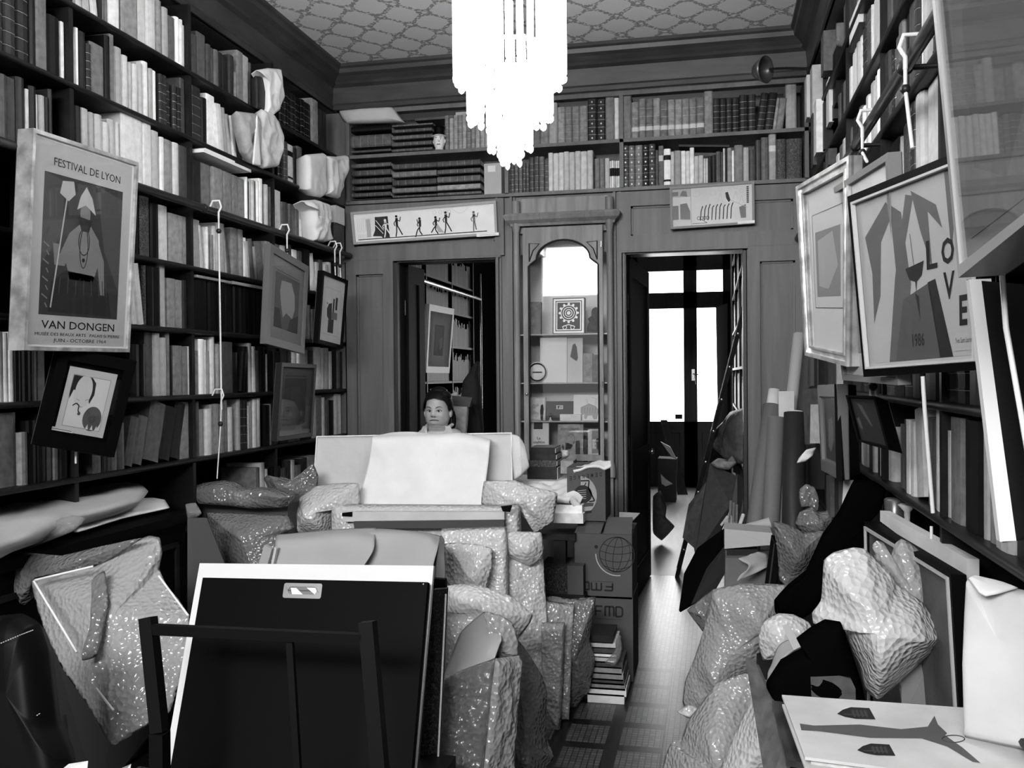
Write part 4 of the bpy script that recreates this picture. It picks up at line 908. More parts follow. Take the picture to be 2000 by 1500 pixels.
    for s_ in (-1, 1):
        bl.tube([(hx+s_*.155, 5.735, hz-.2), (hx+s_*.215, 5.73, hz-.30), (hx+s_*.235, 5.7, hz-.42), (hx+s_*.22, 5.6, hz-.50), (hx+s_*.16, 5.46, hz-.52)], [.07, .062, .052, .048, .042], 12)
        bl.add([(hx+s_*.055, 5.645, hz-.17), (hx+s_*.066, 5.65, hz-.096), (hx+s_*.09, 5.67, hz-.094), (hx+s_*.115, 5.67, hz-.14), (hx+s_*.085, 5.63, hz-.185)], [(0, 1, 2, 3, 4)], 0)
        bl.tube([(hx+s_*.082, 5.75, hz-.09), (hx+s_*.078, 5.70, hz-.1), (hx+s_*.066, 5.65, hz-.13), (hx+s_*.04, 5.62, hz-.18)], [.012, .012, .01, .006], 8)
    bl.build('blouse', blouse, t)
    hd = MB()
    for s_ in (-1, 1):
        w0 = V(hx+s_*.15, 5.44, hz-.52); hd.ball(w0+V(-s_*.02, -.045, -.005), (.034, .045, .015), 8)
        for j in range(4): hd.tube([w0+V(-s_*.02+(j-1.5)*.019, -.08, -.004), w0+V(-s_*.022+(j-1.5)*.02, -.11, -.004), w0+V(-s_*.022+(j-1.5)*.02, -.14+.008*abs(j-1.4), -.014)], [.009, .008, .006], 7)
        hd.tube([w0+V(-s_*.05, -.03, 0), w0+V(-s_*.07, -.06, 0), w0+V(-s_*.07, -.085, -.008)], [.011, .009, .007], 7)
    hd.build('hands', skin, t)
    lg = MB()
    for s_ in (-1, 1):
        lg.tube([(hx+s_*.1, 5.72, hz-.76), (hx+s_*.1, 5.5, hz-.77), (hx+s_*.1, 5.28, hz-.8)], [.09, .085, .062], 12).tube([(hx+s_*.1, 5.28, hz-.8), (hx+s_*.1, 5.3, .35), (hx+s_*.1, 5.33, .08)], [.06, .052, .04], 12).ball((hx+s_*.1, 5.27, .045), (.045, .12, .04), 8)
    lg.build('trousers', pal['d'][0], t)
    s = thing('chair', 'pale upholstered chair back showing behind the seated woman', 'chair', (hx+.13, 5.95, 0))
    b = MB(); b.box((hx-.24, 5.55, .46), (hx+.3, 6.02, .52)); b.build('seat', card_l, s)
    A = [at(884,780,Y=6.02), at(916,783,Y=6.02), at(901,842,Y=6.0), at(885,842,Y=6.0)]
    Q = Quad(A); b = MB(); Q.rect(b, 0, .12, 1, 5.2, -.03, 0); b.build('backrest', mat('creased_pale_cloth', .3, .8, nz=(20, .3)), s)
    b = MB(); Q.rect(b, -.02, -.12, 1.15, .2, -.035, .006); b.build('headrest', card_d, s)
    for x, y in ((hx-.22, 5.57), (hx+.28, 5.57), (hx-.22, 6.0), (hx+.28, 6.0)): MB().box((x-.015, y-.015, 0), (x+.015, y+.015, .46)).build('leg', wood_dk, s)
head()
# coat and bust shapes behind her
o = puff('coat', [(905,745,6.4),(918,725,6.4),(930,705,6.4),(938,707,6.4),(936,730,6.4),(940,760,6.4),(945,850,6.4),(905,850,6.4),(902,780,6.4)], 6.4, .08, mat('brown_cloth', .018, .9), (.03, 9), seg=70); tag(o, 'dark coat hanging behind the woman by the open leaf', 'coat')
o = puff('papers', [(875,775),(888,765),(895,768),(893,785),(884,800)], 6.1, .02, pal['l'][0], (.01, 25), seg=40, rings=6); tag(o, 'small white sheet standing up behind the woman', 'papers')

# ================================================================ RIGHT BOOKCASE volumes
G = 'books on the right bookcase'
def Rr(sh, z, ox, s, toks): row('R', ox, s, z, 'on %s shelf, right wall' % sh, G, toks, y_px=500)
Rr('top visible', 2.95, 1560, 4.4125, '380 400m6 425d6 455d7 480d7 520m7 560k7 620d7 700k7 800d8 900k7')
Rr('upper', 2.64, 1560, 4.4125, '330 350m4 375d5 400m4 425l5 455l4 480l6 505l6 525l7 550w7 590d8b 630m7b 640l7 700l7f 735k6 790m6 850d6 930k7 1000m7 1100d7')
Rr('third', 2.34, 1560, 4.4125, '230 250m5 270l5 290m6 315m5 345l5 375m6 400l6 430m6 455m6 480d7 510d7b 535m7b 560w6 590l7 605w6 640l8 665l8 690w8 735l8 780d8 812d7D 848m8 860d7 905m9 935k9 1000m9 1030d9b 1045l8 1110l9 1140l9 1165d8b 1250k8')
Rr('fourth', 2.03, 1560, 4.4125, '180 210d6 240l6 270m6 300d7 330m6 360l6 400m6 440d6 490m6 560l6 640l7 700l7f 740d7 850k7 868m5 885l6 950d7P 1000d9D 1060l9 1180l9f 1215m8 1250d8b 1290m7')
Rr('seventh', 1.42, 1540, 3.489, '130 180m7 230d7 300m6 350l7 420k7 500d7 560d6b 620k7 700m6b 760d7 830k8b 900d7 1000k8 1100d7b 1200k7b 1340d8')
Rr('eighth', 1.12, 1540, 3.489, '330 375d7 400k7 430m8 470k8 525w3 560m3 577w4 605d4 622w3 640d3 682w4 _730 765m5 792m6 822l6 850l6 915w8q 950m7 985m7 1035w9 1060m6 1085l6 1180g8 1300k8 1335l9 1385g8 1500l8 1600d8')
E4 = lambda x, y: (1560+x/4.4125, y/4.4125)
def rbox(x0, y0, x1, y1, Y, m, label, name='box', cat='box', dep=.12, sm=None):
    a = at(*E4(x0, y1), Y=Y); c = at(*E4(x1, y0), Y=Y); b = MB(); b.box((a.x, Y, a.z), (c.x, Y+dep, c.z)); return tag(b.build(name, m), label, cat)
rbox(118, 552, 215, 975, 5.35, pal['l'][1], 'pale box jutting from the far end of the right bookcase, above another')
rbox(70, 640, 125, 1010, 5.5, paper2, 'narrow white parcel at the far corner of the right bookcase')
rbox(215, 215, 322, 610, 5.0, pal['m'][3], 'brownish box lying on top of the jutting pale box')
rbox(322, 395, 452, 885, 4.75, pal['k'][1], 'big black album jutting out below the wrapped dish, right bookcase')
rbox(152, 850, 215, 1312, 5.1, pal['w'][1], 'upright white box below the pale jutting box, right bookcase')
rbox(217, 868, 295, 1285, 5.05, pal['d'][0], 'dark box wedged beside the upright white box, right bookcase')
rbox(262, 660, 300, 1050, 4.9, paper2, 'thin white frame edge under the big black album')
rbox(300, 880, 430, 1020, 4.85, pal['d'][2], 'dark picture under the big black album')
rbox(125, 985, 155, 1420, 5.3, pal['m'][1], 'brown strip box at the far end under the pale ones')
rbox(255, 1275, 330, 1420, 4.8, pal['m'][0], 'small brown box at the bottom of the jutting pile, right wall')
puff('wrapped_dish', [E4(320,200),E4(400,195),E4(450,250),E4(455,400),E4(390,410),E4(320,390)], 4.8, .03, plas, (.02, 22), seg=60, rings=8); tag(bpy.data.objects['wrapped_dish'], 'plastic-wrapped dish resting on the big black album', 'dish')
a, c = at(*E4(515,240), Y=3.9), at(*E4(760,-20), Y=3.9)
t = tag(MB().box((a.x, 3.9, a.z), (c.x, 4.15, c.z)).build('box', pal['l'][2]), 'picture box lying across the top of the right bookcase', 'box')
MB().box((a.x+.02, 3.898, a.z+.008), (c.x-.012, 3.9, c.z-.02)).build('picture_patch', marble2, t)
rbox(520, 160, 880, 235, 3.86, wood_dk, 'dark board under the picture box on the right', 'board', 'board', .3)

# ================================================================ PARCELS jutting from the left bookcase
def lp(name, label, cat, pts, m, T=.05, X=-2.34, wr=(.02, 15), **k):
    k.setdefault('sharp', True); o = puff(name, [at(x, y, X=X) for x, y in pts], 0, T*.55, m, wr, seg=110, rings=14, back=3, pw=9, **k); return tag(o, label, cat)
lp('paper_bag', 'white paper bag hanging over the top shelf edge, left bookcase', 'parcel', [(500,137),(522,133),(547,135),(550,160),(553,190),(546,215),(532,226),(520,222),(521,180),(516,150)], paper, .03, seed=1)
lp('file_box', 'dark box half inside the white paper bag, top left shelf', 'box', [(499,148),(516,150),(519,218),(500,212)], pal['d'][1], .02, sharp=True, wr=(0, 5), X=-2.36)
lp('paper_bag', 'creased grey paper packet jutting from the second shelf, left bookcase', 'parcel', [(461,217),(500,222),(506,235),(510,300),(508,322),(494,322),(480,300),(470,260)], pal['l'][0], .03, seed=3)
lp('paper_bag', 'second creased packet, right of the first on the second shelf', 'parcel', [(510,213),(530,222),(541,235),(549,270),(546,300),(540,326),(512,330),(508,300)], pal['l'][2], .04, seed=4)
lp('paper_sheet', 'stiff white sheet between the two creased packets, left bookcase', 'paper', [(502,222),(509,324),(494,322)], paper, .006, sharp=True, wr=(0, 5), X=-2.31)
lp('parcel', 'square white box parcel jutting from the second shelf at the far end', 'parcel', [(597,302),(632,299),(633,340),(634,378),(625,386),(614,384),(598,370)], paper, .05, seed=5, wr=(.006, 18), sharp=True)
lp('parcel', 'white paper bag beside the square parcel, reaching the corner', 'parcel', [(634,304),(655,306),(676,303),(677,325),(668,360),(660,388),(645,385),(636,380),(642,350)], paper, .05, seed=6)
lp('parcel', 'crumpled white paper bundle on the third shelf by the corner', 'parcel', [(588,392),(615,390),(640,398),(643,425),(642,450),(645,470),(630,474),(612,470),(608,440),(606,410)], paper, .05, seed=7, wr=(.03, 16))
a = at(647,433,X=-2.36); b = MB(); b.box((-2.6, 5.52, a.z), (-2.34, 5.66, a.z+.11)); tag(b.build('box', paper2), 'small white box stacked on a dark box at the left corner', 'box')
b = MB(); b.box((-2.6, 5.5, 2.341), (-2.35, 5.65, a.z-.001)); tag(b.build('box', pal['d'][1]), 'dark box under the small white box at the left corner', 'box')
b = MB(); b.box((-2.58, 3.99, 2.34+.235), (-2.36, 4.45, 2.34+.25)).box((-2.56, 4.02, 2.34+.251), (-2.37, 4.3, 2.34+.262)); tag(b.build('papers', paper), 'flat white papers lying on the row of equal grey volumes', 'papers')
b = MB(); b.box((-2.55, 3.98, 1.73+.25), (-2.40, 4.3, 1.73+.262)); tag(b.build('papers', pal['g'][2]), 'curled grey papers on top of the black folios, near half', 'papers')
b = MB(); b.box((-2.55, 4.32, 1.73+.25), (-2.40, 4.74, 1.73+.265)); tag(b.build('papers', pal['l'][0]), 'flat grey book on top of the black folios, far half', 'papers')

# ================================================================ PICTURES on the left rail
def rod(name, label, pts, X=None, r=.004, hook=True, m=whitemetal):
    P_ = [p if isinstance(p, Vector) else at(p[0], p[1], Y=p[2]) for p in pts]; b = MB(); b.tube(P_, r, 6)
    t = tag(b.build(name, m), label, 'picture rod')
    if hook:
        p = P_[0]; s_ = -1 if p.x < -1 else 1
        MB().tube([p, p+V(.0, 0, .03), p+V(-s_*.014, 0, .055), p+V(-s_*.004, 0, .085), p+V(s_*.03, 0, .085), p+V(s_*.046, 0, .055)], r*1.2, 6).build('hook', m, t)
        q = P_[-1]; MB().ball(P_[1], .013, 5).build('clamp', darkmetal, t)
    return t
def Y_(px, X): return at(px, 600, X=X).y
def l3(pts, X): return [at(x, y, X=X) for x, y in pts]
def hung(px, bot, X, label, r=.004):
    y = Y_(px, X); z = at(px, bot, X=X).z; return rod('picture_rod', label, [V(X, y, 2.26), V(X, y, 2.2), V(X+.004, y, z)], r=r)
hung(429, 800, XL+.10, 'long thin white rod hanging free in the middle of the left bookcase')
hung(562, 520, XL+.10, 'short white rod holding the grey framed print')
hung(655, 545, XL+.10, 'left rod of the pair holding the black framed abstract print')
hung(665, 545, XL+.10, 'right rod of the pair holding the black framed abstract print')
rod('picture_rod', 'thin white rod below the portrait of the woman with a fan', [at(148,690,X=-2.33), at(148,760,X=-2.33), at(148,905,X=-2.33)], hook=False)
rod('picture_rod', 'lower end of the free rod, with a small black clamp', [at(432,795,X=-2.28), at(431,828,X=-2.28), at(424,935,X=-2.28)], r=.003)

def a_fest(Q, b):
    Q.rect(b, .045, .028, .955, .972, -.003, -.0022, 4)
    Q.rect(b, .125, .175, .865, .835, -.0022, -.0018, 0)
    n = -.0016
    # plain stand-in picture: a seated figure with a tall staff on a cloudy ground
    Q.poly(b, [(.125,.6),(.3,.45),(.3,.2),(.125,.175)], n, 1); Q.poly(b, [(.6,.18),(.865,.22),(.865,.7),(.7,.5)], n, 1)
    n = -.0014
    Q.poly(b, [(.2,.82),(.22,.68),(.34,.62),(.6,.63),(.76,.7),(.8,.825)], n, 2)
    Q.poly(b, [(.36,.44),(.45,.39),(.56,.39),(.64,.45),(.66,.55),(.6,.66),(.38,.66),(.33,.56)], n, 3); Q.poly(b, [(.36,.44),(.40,.5),(.33,.6),(.24,.6),(.22,.5),(.27,.5),(.28,.55)], n+.0001, 3); Q.poly(b, [(.63,.45),(.7,.55),(.72,.72),(.68,.72),(.64,.58)], n+.0001, 3)
    Q.disc(b, .5, .335, .028, n+.0002, 3, ry=.042); Q.poly(b, [(.43,.35),(.57,.36),(.54,.42),(.47,.42)], n+.0003, 2); Q.poly(b, [(.42,.32),(.45,.25),(.5,.2),(.56,.25),(.6,.33),(.5,.29)], n+.0004, 4)
    Q.ring(b, .5, .47, .03, .004, n+.0004, 2, ry=.05); Q.ring(b, .5, .5, .022, .004, n+.0005, 2, ry=.075); Q.disc(b, .5, .56, .008, n+.0006, 2)
    Q.line(b, [(.34,.2),(.22,.8)], .007, n+.0007, 4); Q.poly(b, [(.28,.2),(.38,.19),(.4,.25),(.34,.29),(.26,.26)], n+.0006, 4)
    for k in range(14): Q.line(b, [(.26+.036*k, .65+.006*(k % 3)), (.25+.038*k, .73)], .004, n+.0005, 1 if k % 2 else 2)
    for k in range(8): Q.line(b, [(.14+.03*(k % 2), .5+.04*k), (.19, .52+.04*k)], .005, n+.0003, 3)
    m = -.0012
    Q.text(b, 'FESTIVAL DE LYON', .2, .1, .83, .138, m, 5); Q.text(b, 'VAN DONGEN', .15, .86, .84, .898, m, 5, bold=.01); Q.text(b, 'MUSÉE DES BEAUX ARTS   PALAIS St PIERRE', .1, .912, .9, .93, m, 5); Q.text(b, 'JUIN - OCTOBRE 1964', .26, .942, .76, .964, m, 5)
    return [mat('print_ground', .028, .6), mat('print_cloud', .055, .6), ink, mat('print_flesh', .16, .6), inkl, ink]
picture('framed_poster', 'large silver-framed FESTIVAL DE LYON poster hanging from the left rail', l3([(62,250),(268,318),(250,688),(43,684)], -2.27), .014, silver, mat('poster_paper', .6, .7), 0, a_fest, dep=.055, cat='poster', gl=glass)
def a_fan(Q, b):
    g = -.0022
    Q.rect(b, .19, .17, .81, .83, -.003, g, 0); Q.rect(b, .26, .245, .74, .77, g, g+.0002, 1)
    n = g+.0004
    Q.poly(b, [(.265,.25),(.5,.25),(.56,.3),(.57,.42),(.53,.52),(.5,.45),(.3,.4),(.27,.5),(.262,.45)], n, 2)
    Q.disc(b, .425, .39, .037, n+.0002, 3, ry=.058); Q.poly(b, [(.31,.42),(.53,.42),(.5,.54),(.42,.58),(.34,.54)], n+.0003, 3)
    Q.disc(b, .61, .66, .042, n+.0004, 4, ry=.047); Q.ring(b, .61, .66, .008, .0015, n+.0005, 2); Q.ring(b, .61, .66, .014, .0015, n+.0005, 2)
    for k in range(3): Q.poly(b, [(.55+.06*k,.77),(.57+.06*k,.72),(.59+.06*k,.77)], n+.0006, 1)
    Q.line(b, [(.33,.56),(.37,.53),(.41,.55),(.41,.6),(.43,.62)], .005, n+.0006, 2); Q.disc(b, .43, .63, .007, n+.0006, 4)
    Q.line(b, [(.36,.49),(.4,.5)], .0012, n+.0006, 2); Q.line(b, [(.47,.49),(.51,.47)], .0012, n+.0006, 2); Q.line(b, [(.42,.56),(.45,.56)], .002, n+.0006, 4)
    Q.line(b, [(.26,.245),(.74,.245),(.74,.77),(.26,.77),(.26,.245)], .0012, n+.0002, 2)
    Q.rect(b, .12, .80, .4, .835, .003, .0035, 0); Q.line(b, [(.14,.818),(.38,.818)], .002, .004, 2)
    return [mat('ivory_mount', .42, .7), mat('ivory_sheet', .5, .7), ink, mat('pale_face', .45, .7), mat('fan_grey', .07, .6)]
def expand(pts, e):
    a, b_, c, d = [Vector(p) for p in pts]; m = (a+b_+c+d)/4; return [m+(p-m)*e for p in (a, b_, c, d)]
picture('framed_print', 'black-framed print of a pale face behind a dark round fan, tilted', expand([at(132,710,Y=2.95), at(238,728,Y=3.18), at(206,862,Y=3.1), at(100,842,Y=2.86)], 1.42), .045, black, black, 0, a_fan, dep=.02)
def a_arch(Q, b):
    Q.rect(b, .2, .23, .82, .80, -.003, -.0022, 0); n = -.002
    Q.poly(b, [(.35,.3),(.6,.28),(.7,.4),(.72,.55),(.66,.66),(.5,.62),(.42,.68),(.36,.55),(.32,.42)], n, 1); Q.poly(b, [(.2,.6),(.34,.6),(.4,.8),(.2,.8)], n+.0001, 2); Q.poly(b, [(.6,.68),(.82,.6),(.82,.8),(.55,.8)], n+.0001, 2); Q.line(b, [(.2,.21),(.8,.21)], .003, n, 2); Q.rect(b, .72, .93, .86, .96, .003, .004, 3)
    return [mat('engraving_grey', .1, .6), mat('engraving_sky', .3, .6), inkd, labelm]
picture('framed_print', 'grey-framed print of a pale arch shape on the left rail', l3([(526,475),(601,521),(592,691),(517,671)], -2.25), .04, mat('grey_frame', .11, .4), mat('grey_mount', .2, .7), 0, a_arch)
def a_abs(Q, b):
    n = -.002
    Q.line(b, [(.2,.2),(.8,.2),(.8,.85),(.2,.85),(.2,.2)], .003, n, 1)
    Q.poly(b, [(.48,.4),(.36,.42),(.3,.5),(.32,.6),(.4,.64),(.5,.64)], n, 0); Q.poly(b, [(.38,.64),(.6,.62),(.6,.82),(.38,.82)], n, 0); Q.rect(b, .52, .33, .58, .52, n, n+.0002, 0); Q.rect(b, .62, .3, .7, .48, n, n+.0002, 0); Q.rect(b, .5, .52, .72, .62, n, n+.0003, 2); Q.disc(b, .3, .42, .006, n, 0)
    return [inkd, inkl, inkg]
picture('framed_print', 'black-framed abstract print of stacked dark shapes near the left corner', l3([(629,528),(678,548),(667,681),(619,669)], -2.22), .02, black, paper2, 0, a_abs, gl=glass4)
def a_dk(Q, b): Q.rect(b, .17, .2, .78, .82, -.003, -.0022, 0); Q.poly(b, [(.35,.35),(.6,.3),(.65,.6),(.5,.75),(.35,.7)], -.002, 1); Q.line(b, [(.17,.17),(.78,.17)], .004, -.002, 2); return [mat('dusk_print', .03, .6), mat('dusk_print_lit', .04, .6), ink]
picture('framed_print', 'dark framed print with grey mount hanging low at the left corner', l3([(548,708),(616,712),(608,852),(538,862)], -2.25), .022, mat('brown_frame', .01, .4), mat('dim_mount', .075, .7), 0, a_dk)

# pictures over the doorways
def a_dance(Q, b):
    n = -.0022
    Q.line(b, [(.035,.86),(.93,.86)], .006, n, 0); Q.line(b, [(.035,.1),(.95,.1)], .0015, n, 1)
    Q.poly(b, [(.14,.78),(.16,.6),(.165,.2),(.255,.2),(.26,.85),(.21,.85),(.2,.8)], n, 0)
    for k in range(9): Q.line(b, [(.04+.014*k, .2), (.04+.013*k, .62+.02*(k % 2))], .0015, n, 1)
    for k in range(8): Q.line(b, [(.04+.01*k, .7), (.04+.01*k, .84)], .0015, n, 1)
    Q.poly(b, [(.1,.25),(.13,.24),(.13,.8),(.1,.8)], n+.0001, 1)
    def dancer(x, h, m, leg=1, arm=1):
        y = .86; s = .1*h/.5
        Q.disc(b, x, y-h*.93, .009, n+.0004, m, 10)
        Q.poly(b, [(x-.008,y-h*.85),(x+.01,y-h*.86),(x+.008,y-h*.5),(x-.006,y-h*.48)], n+.0004, m)
        Q.line(b, [(x-.002,y-h*.52),(x-.004,y-h*.25),(x-.012*leg,y-.02)], .008, n+.0004, m); Q.line(b, [(x+.003,y-h*.52),(x+.02*leg,y-h*.3),(x+.035*leg,y-.06*arm)], .008, n+.0004, m)
        Q.line(b, [(x,y-h*.8),(x+.022*arm,y-h*.7),(x+.03*arm,y-h*.9)], .006, n+.0004, m); Q.line(b, [(x,y-h*.8),(x-.02,y-h*.62),(x-.012,y-h*.5)], .006, n+.0004, m)
    dancer(.235, .58, 2); dancer(.315, .68, 0, 1); dancer(.475, .55, 0, -1, -.6); dancer(.585, .55, 0, -1); dancer(.655, .68, 0, 1, 1); dancer(.845, .62, 3, .4)
    Q.line(b, [(.17,.3),(.22,.62)], .004, n+.0006, 2); Q.line(b, [(.165,.45),(.215,.72)], .004, n+.0006, 2)
    Q.poly(b, [(.59,.5),(.62,.7),(.64,.82),(.6,.8),(.585,.62)], n+.0003, 1)
    Q.line(b, [(.7+.016*k, .12+.16*math.sin(math.pi*k/7)) for k in range(8)], .0015, n, 1); 
    for x in (.58, .62, .655, .68): Q.ring(b, x, .2, .012, .0015, n, 1, 12)
    Q.rect(b, .86, .93, 1.01, 1.02, .006, .009, 2); Q.line(b, [(.88,.975),(.99,.975)], .003, .0095, 1)
    return [ink, inkl, paper, inkg]
picture('framed_frieze', 'long narrow framed print of small dancing figures above the left doorway', [at(685,415,Y=5.74), at(969,392,Y=5.74), at(972,459,Y=5.74), at(691,478,Y=5.74)], .016, mat('pale_wood_frame', .3, .5), paper, 0, a_dance, dep=.02)
def a_strip(Q, b):
    n = -.0022
    Q.rect(b, .03, .05, .25, .25, n-.0004, n, 1); Q.rect(b, .03, .12, .1, .22, n, n+.0002, 2); Q.rect(b, .03, .45, .1, .78, n, n+.0002, 2); Q.poly(b, [(.12,.22),(.15,.1),(.2,.12),(.21,.25)], n+.0003, 2); Q.poly(b, [(.12,.42),(.2,.4),(.24,.6),(.24,.8),(.12,.78)], n+.0003, 2)
    Q.line(b, [(.25,.05),(.25,.95)], .002, n, 2)
    for x, w in ((.3, .06), (.49, .055)): Q.ring(b, x+.02, .2, .02, .0012, n, 1, ry=.018)
    for k in range(9):
        x = .36+.045*k; Q.line(b, [(x, .84), (x+.01, .62-.03*k+.01*k*k*.3), (x+.03, .5-.02*(k % 3))], .006, n+.0002, 0)
    for k in range(4): Q.ring(b, .34+.035*k, .78, .01, .003, n+.0002, 0, 14)
    Q.line(b, [(.26,.9),(.44,.9),(.36,.8)], .003, n, 0)
    for x, y in ((.6, .12), (.78, .1), (.85, .2)): Q.ring(b, x, y, .012, .0015, n, 1, 14); Q.line(b, [(x-.03,y+.3),(x,y+.1),(x+.03,y+.3)], .0015, n, 1)
    Q.poly(b, [(.66,.22),(.69,.2),(.72,.4),(.7,.45),(.67,.35)], n+.0004, 0); Q.line(b, [(.7,.38),(.92,.6)], .003, n+.0004, 1); Q.poly(b, [(.82,.58),(.9,.52),(.9,.84),(.84,.84)], n+.0003, 2)
    for k in range(9): Q.rect(b, .91, .1+.045*k, .935, .135+.045*k, n, n+.0002, 0); Q.line(b, [(.915,.117+.045*k),(.93,.117+.045*k)], .001, n+.0004, 1)
    Q.rect(b, .8, .92, 1.0, .985, .006, .009, 3); return [ink, inkl, inkg, paper]
picture('framed_comic_strip', 'small framed ink drawing of striped crowded figures above the right doorway', [at(1308,366,Y=5.74), at(1473,354,Y=5.74), at(1474,437,Y=5.74), at(1310,448,Y=5.74)], .014, mat('grey_wood_frame', .2, .5), paper2, 0, a_strip, dep=.02)
# wall spot dish at the right corner
c = at(1493, 136, Y=5.3); t = thing('wall_lamp', 'dark metal reflector lamp under the cornice near the right corner', 'lamp', tuple(c))
MB().lathe([(.012, .07), (.035, .06), (.06, .02), (.075, -.01), (.071, -.01), (.055, .015), (.03, .05), (.001, .055)], tuple(c), 24, axis=(-.75, .55, .1)).build('reflector', mat('bronze_dish', .1, .3, .5, metal=.6), t)
MB().tube([c+V(.03,0,.0), c+V(.12,.1,.03), (XR, 5.45, c.z+.03)], .008, 6).build('bracket', darkmetal, t)

# ================================================================ PICTURES on the right rail
def a_silver(Q, b):
    Q.rect(b, .2, .2, .82, .72, -.003, -.0022, 0); Q.rect(b, .25, .3, .75, .66, -.0022, -.0018, 1); Q.poly(b, [(.3,.35),(.6,.32),(.7,.5),(.5,.62),(.3,.6)], -.0016, 2); Q.line(b, [(.2,.2),(.82,.2),(.82,.72),(.2,.72),(.2,.2)], .002, -.0016, 3); return [inkl, inkg, mat('print_mid', .25, .6), inkd]
picture('framed_print', 'silver moulded frame with a wide mount, farthest of the right wall pictures', [at(1563,365,Y=3.1), at(1668,303,Y=2.8), at(1664,716,Y=2.8), at(1581,694,Y=3.1)], .035, silver, mat('cream_mount', .4, .7), 0, a_silver, bulge=1, gl=glass4)
def a_mid(Q, b):
    Q.rect(b, .12, .14, .9, .86, -.003, -.0022, 0); Q.poly(b, [(.12,.3),(.5,.2),(.7,.3),(.6,.5),(.2,.62),(.12,.6)], -.002, 1); Q.poly(b, [(.12,.62),(.9,.5),(.9,.86),(.12,.86)], -.0019, 2); Q.line(b, [(.16,.7),(.2,.66),(.24,.7),(.3,.67)], .003, -.0016, 3); return [inkl, inkg, mat('print_low', .2, .6), ink]
picture('framed_print', 'pale-framed coloured print half hidden between the silver frame and the LOVE poster', [at(1615,378,Y=2.98), at(1740,297,Y=2.49), at(1760,752,Y=2.49), at(1650,742,Y=2.98)], .018, mat('pale_grey_frame', .2, .45), paper2, 0, a_mid, gl=glass4)
def a_love(Q, b):
    Q.rect(b, .055, .055, .93, .93, -.003, -.0022, 0); n = -.002
    def F(*p): return list(p)
    # plain stand-in artwork: leaf shapes, a pillar and a cup
    Q.poly(b, F((.42,.93),(.5,.3),(.56,.3),(.58,.93)), n, 1) if 0 else None
    Q.poly(b, F((.1,.25),(.3,.1),(.36,.16),(.24,.3),(.2,.58),(.12,.72),(.14,.45)), n, 1)
    Q.poly(b, F((.33,.12),(.42,.18),(.47,.55),(.4,.9),(.3,.93),(.36,.6)), n+.0001, 1)
    Q.poly(b, F((.46,.1),(.52,.12),(.38,.5),(.3,.93),(.24,.93),(.34,.5)), n+.0002, 1)
    Q.poly(b, F((.5,.09),(.68,.2),(.72,.32),(.62,.22),(.64,.5),(.56,.3)), n+.0003, 1)
    Q.poly(b, F((.74,.06),(.95,.02),(.93,.35),(.88,.2),(.86,.4),(.82,.18),(.78,.45)), n+.0003, 1)
    Q.poly(b, F((.4,.62),(.62,.56),(.68,.93),(.3,.93)), n+.0004, 2); Q.poly(b, F((.6,.56),(.66,.55),(.78,.93),(.68,.93)), n+.0004, 3)
    Q.poly(b, F((.43,.47),(.58,.45),(.56,.52),(.52,.545),(.51,.6),(.505,.545),(.46,.53)), n+.0006, 3); Q.line(b, F((.48,.3),(.5,.46)), .002, n+.0006, 3)
    Q.poly(b, [(.50,.6),(.53,.62),(.535,.74)], n+.0007, 3)
    m = n+.0009
    Q.text(b, 'L', .60, .36, .68, .50, m, 4, bold=.02); Q.text(b, 'O', .71, .37, .80, .495, m, 4, bold=.03); Q.text(b, 'V', .72, .53, .80, .66, m, 4, bold=.02); Q.text(b, 'E', .83, .65, .885, .79, m, 4, bold=.03)
    Q.text(b, '1986', .46, .80, .56, .865, m, 4, bold=.01)
    Q.rect(b, .79, .80, .93, .905, n+.0008, n+.001, 0); Q.text(b, 'Yves Saint Laurent', .8, .845, .925, .87, n+.0012, 4)
    return [mat('poster_sheet', .36, .7), mat('leaf_grey', .1, .6), mat('pillar_grey', .075, .6), mat('shade_grey', .02, .6), ink]
lt, LQ = picture('framed_poster', 'black-framed LOVE 1986 poster on the right wall', [at(1660,384,Y=2.65), at(1925,276,Y=2.13), at(1921,722,Y=2.13), at(1692,736,Y=2.65)], .018, black, mat('inner_mount', .4, .6), 0, a_love, cat='poster', gl=glass4)
b = MB(); LQ.border(b, .006, .001, .012, 0, .02); b.build('inner_slip', mat('cream_slip', .5, .4), lt)
def a_big(Q, b): Q.rect(b, .1, .1, .9, .9, -.003, -.0022, 0); Q.poly(b, [(.2,.2),(.6,.15),(.75,.5),(.5,.8),(.2,.7)], -.002, 1); return [mat('large_print', .16, .7), mat('large_print_dark', .12, .7)]
picture('framed_print', 'very large pale-framed picture close by at the upper right edge', [at(1826,-60,Y=1.42), at(2120,-330,Y=.95), at(2090,380,Y=.95), at(1884,542,Y=1.42)], .014, mat('limed_frame', .24, .4), mat('dim_large_mount', .2, .7), 0, a_big, dep=.05, gl=glass3)
b = MB(); b.slab([at(1893,546,Y=1.62), at(1936,544,Y=1.62), at(1990,1056,Y=1.62), at(1953,1058,Y=1.62)], V(.0,.02,0)); tag(b.build('white_board', paper), 'long narrow white board hanging in front of the right bookcase', 'board')
b = MB(); b.slab([at(1888,546,Y=1.66), at(2060,560,Y=1.45), at(2120,1040,Y=1.45), at(1958,1060,Y=1.66)], V(.02,.02,0)); tag(b.build('hanging_board', black), 'black hanging panel behind the narrow white board', 'board')
rod('picture_rod', 'thin rod with a small black clamp right of the white board', [at(1955,500,Y=1.4), at(1965,640,Y=1.4), at(2010,900,Y=1.4)], hook=False)
bpy.data.objects['picture_rod']
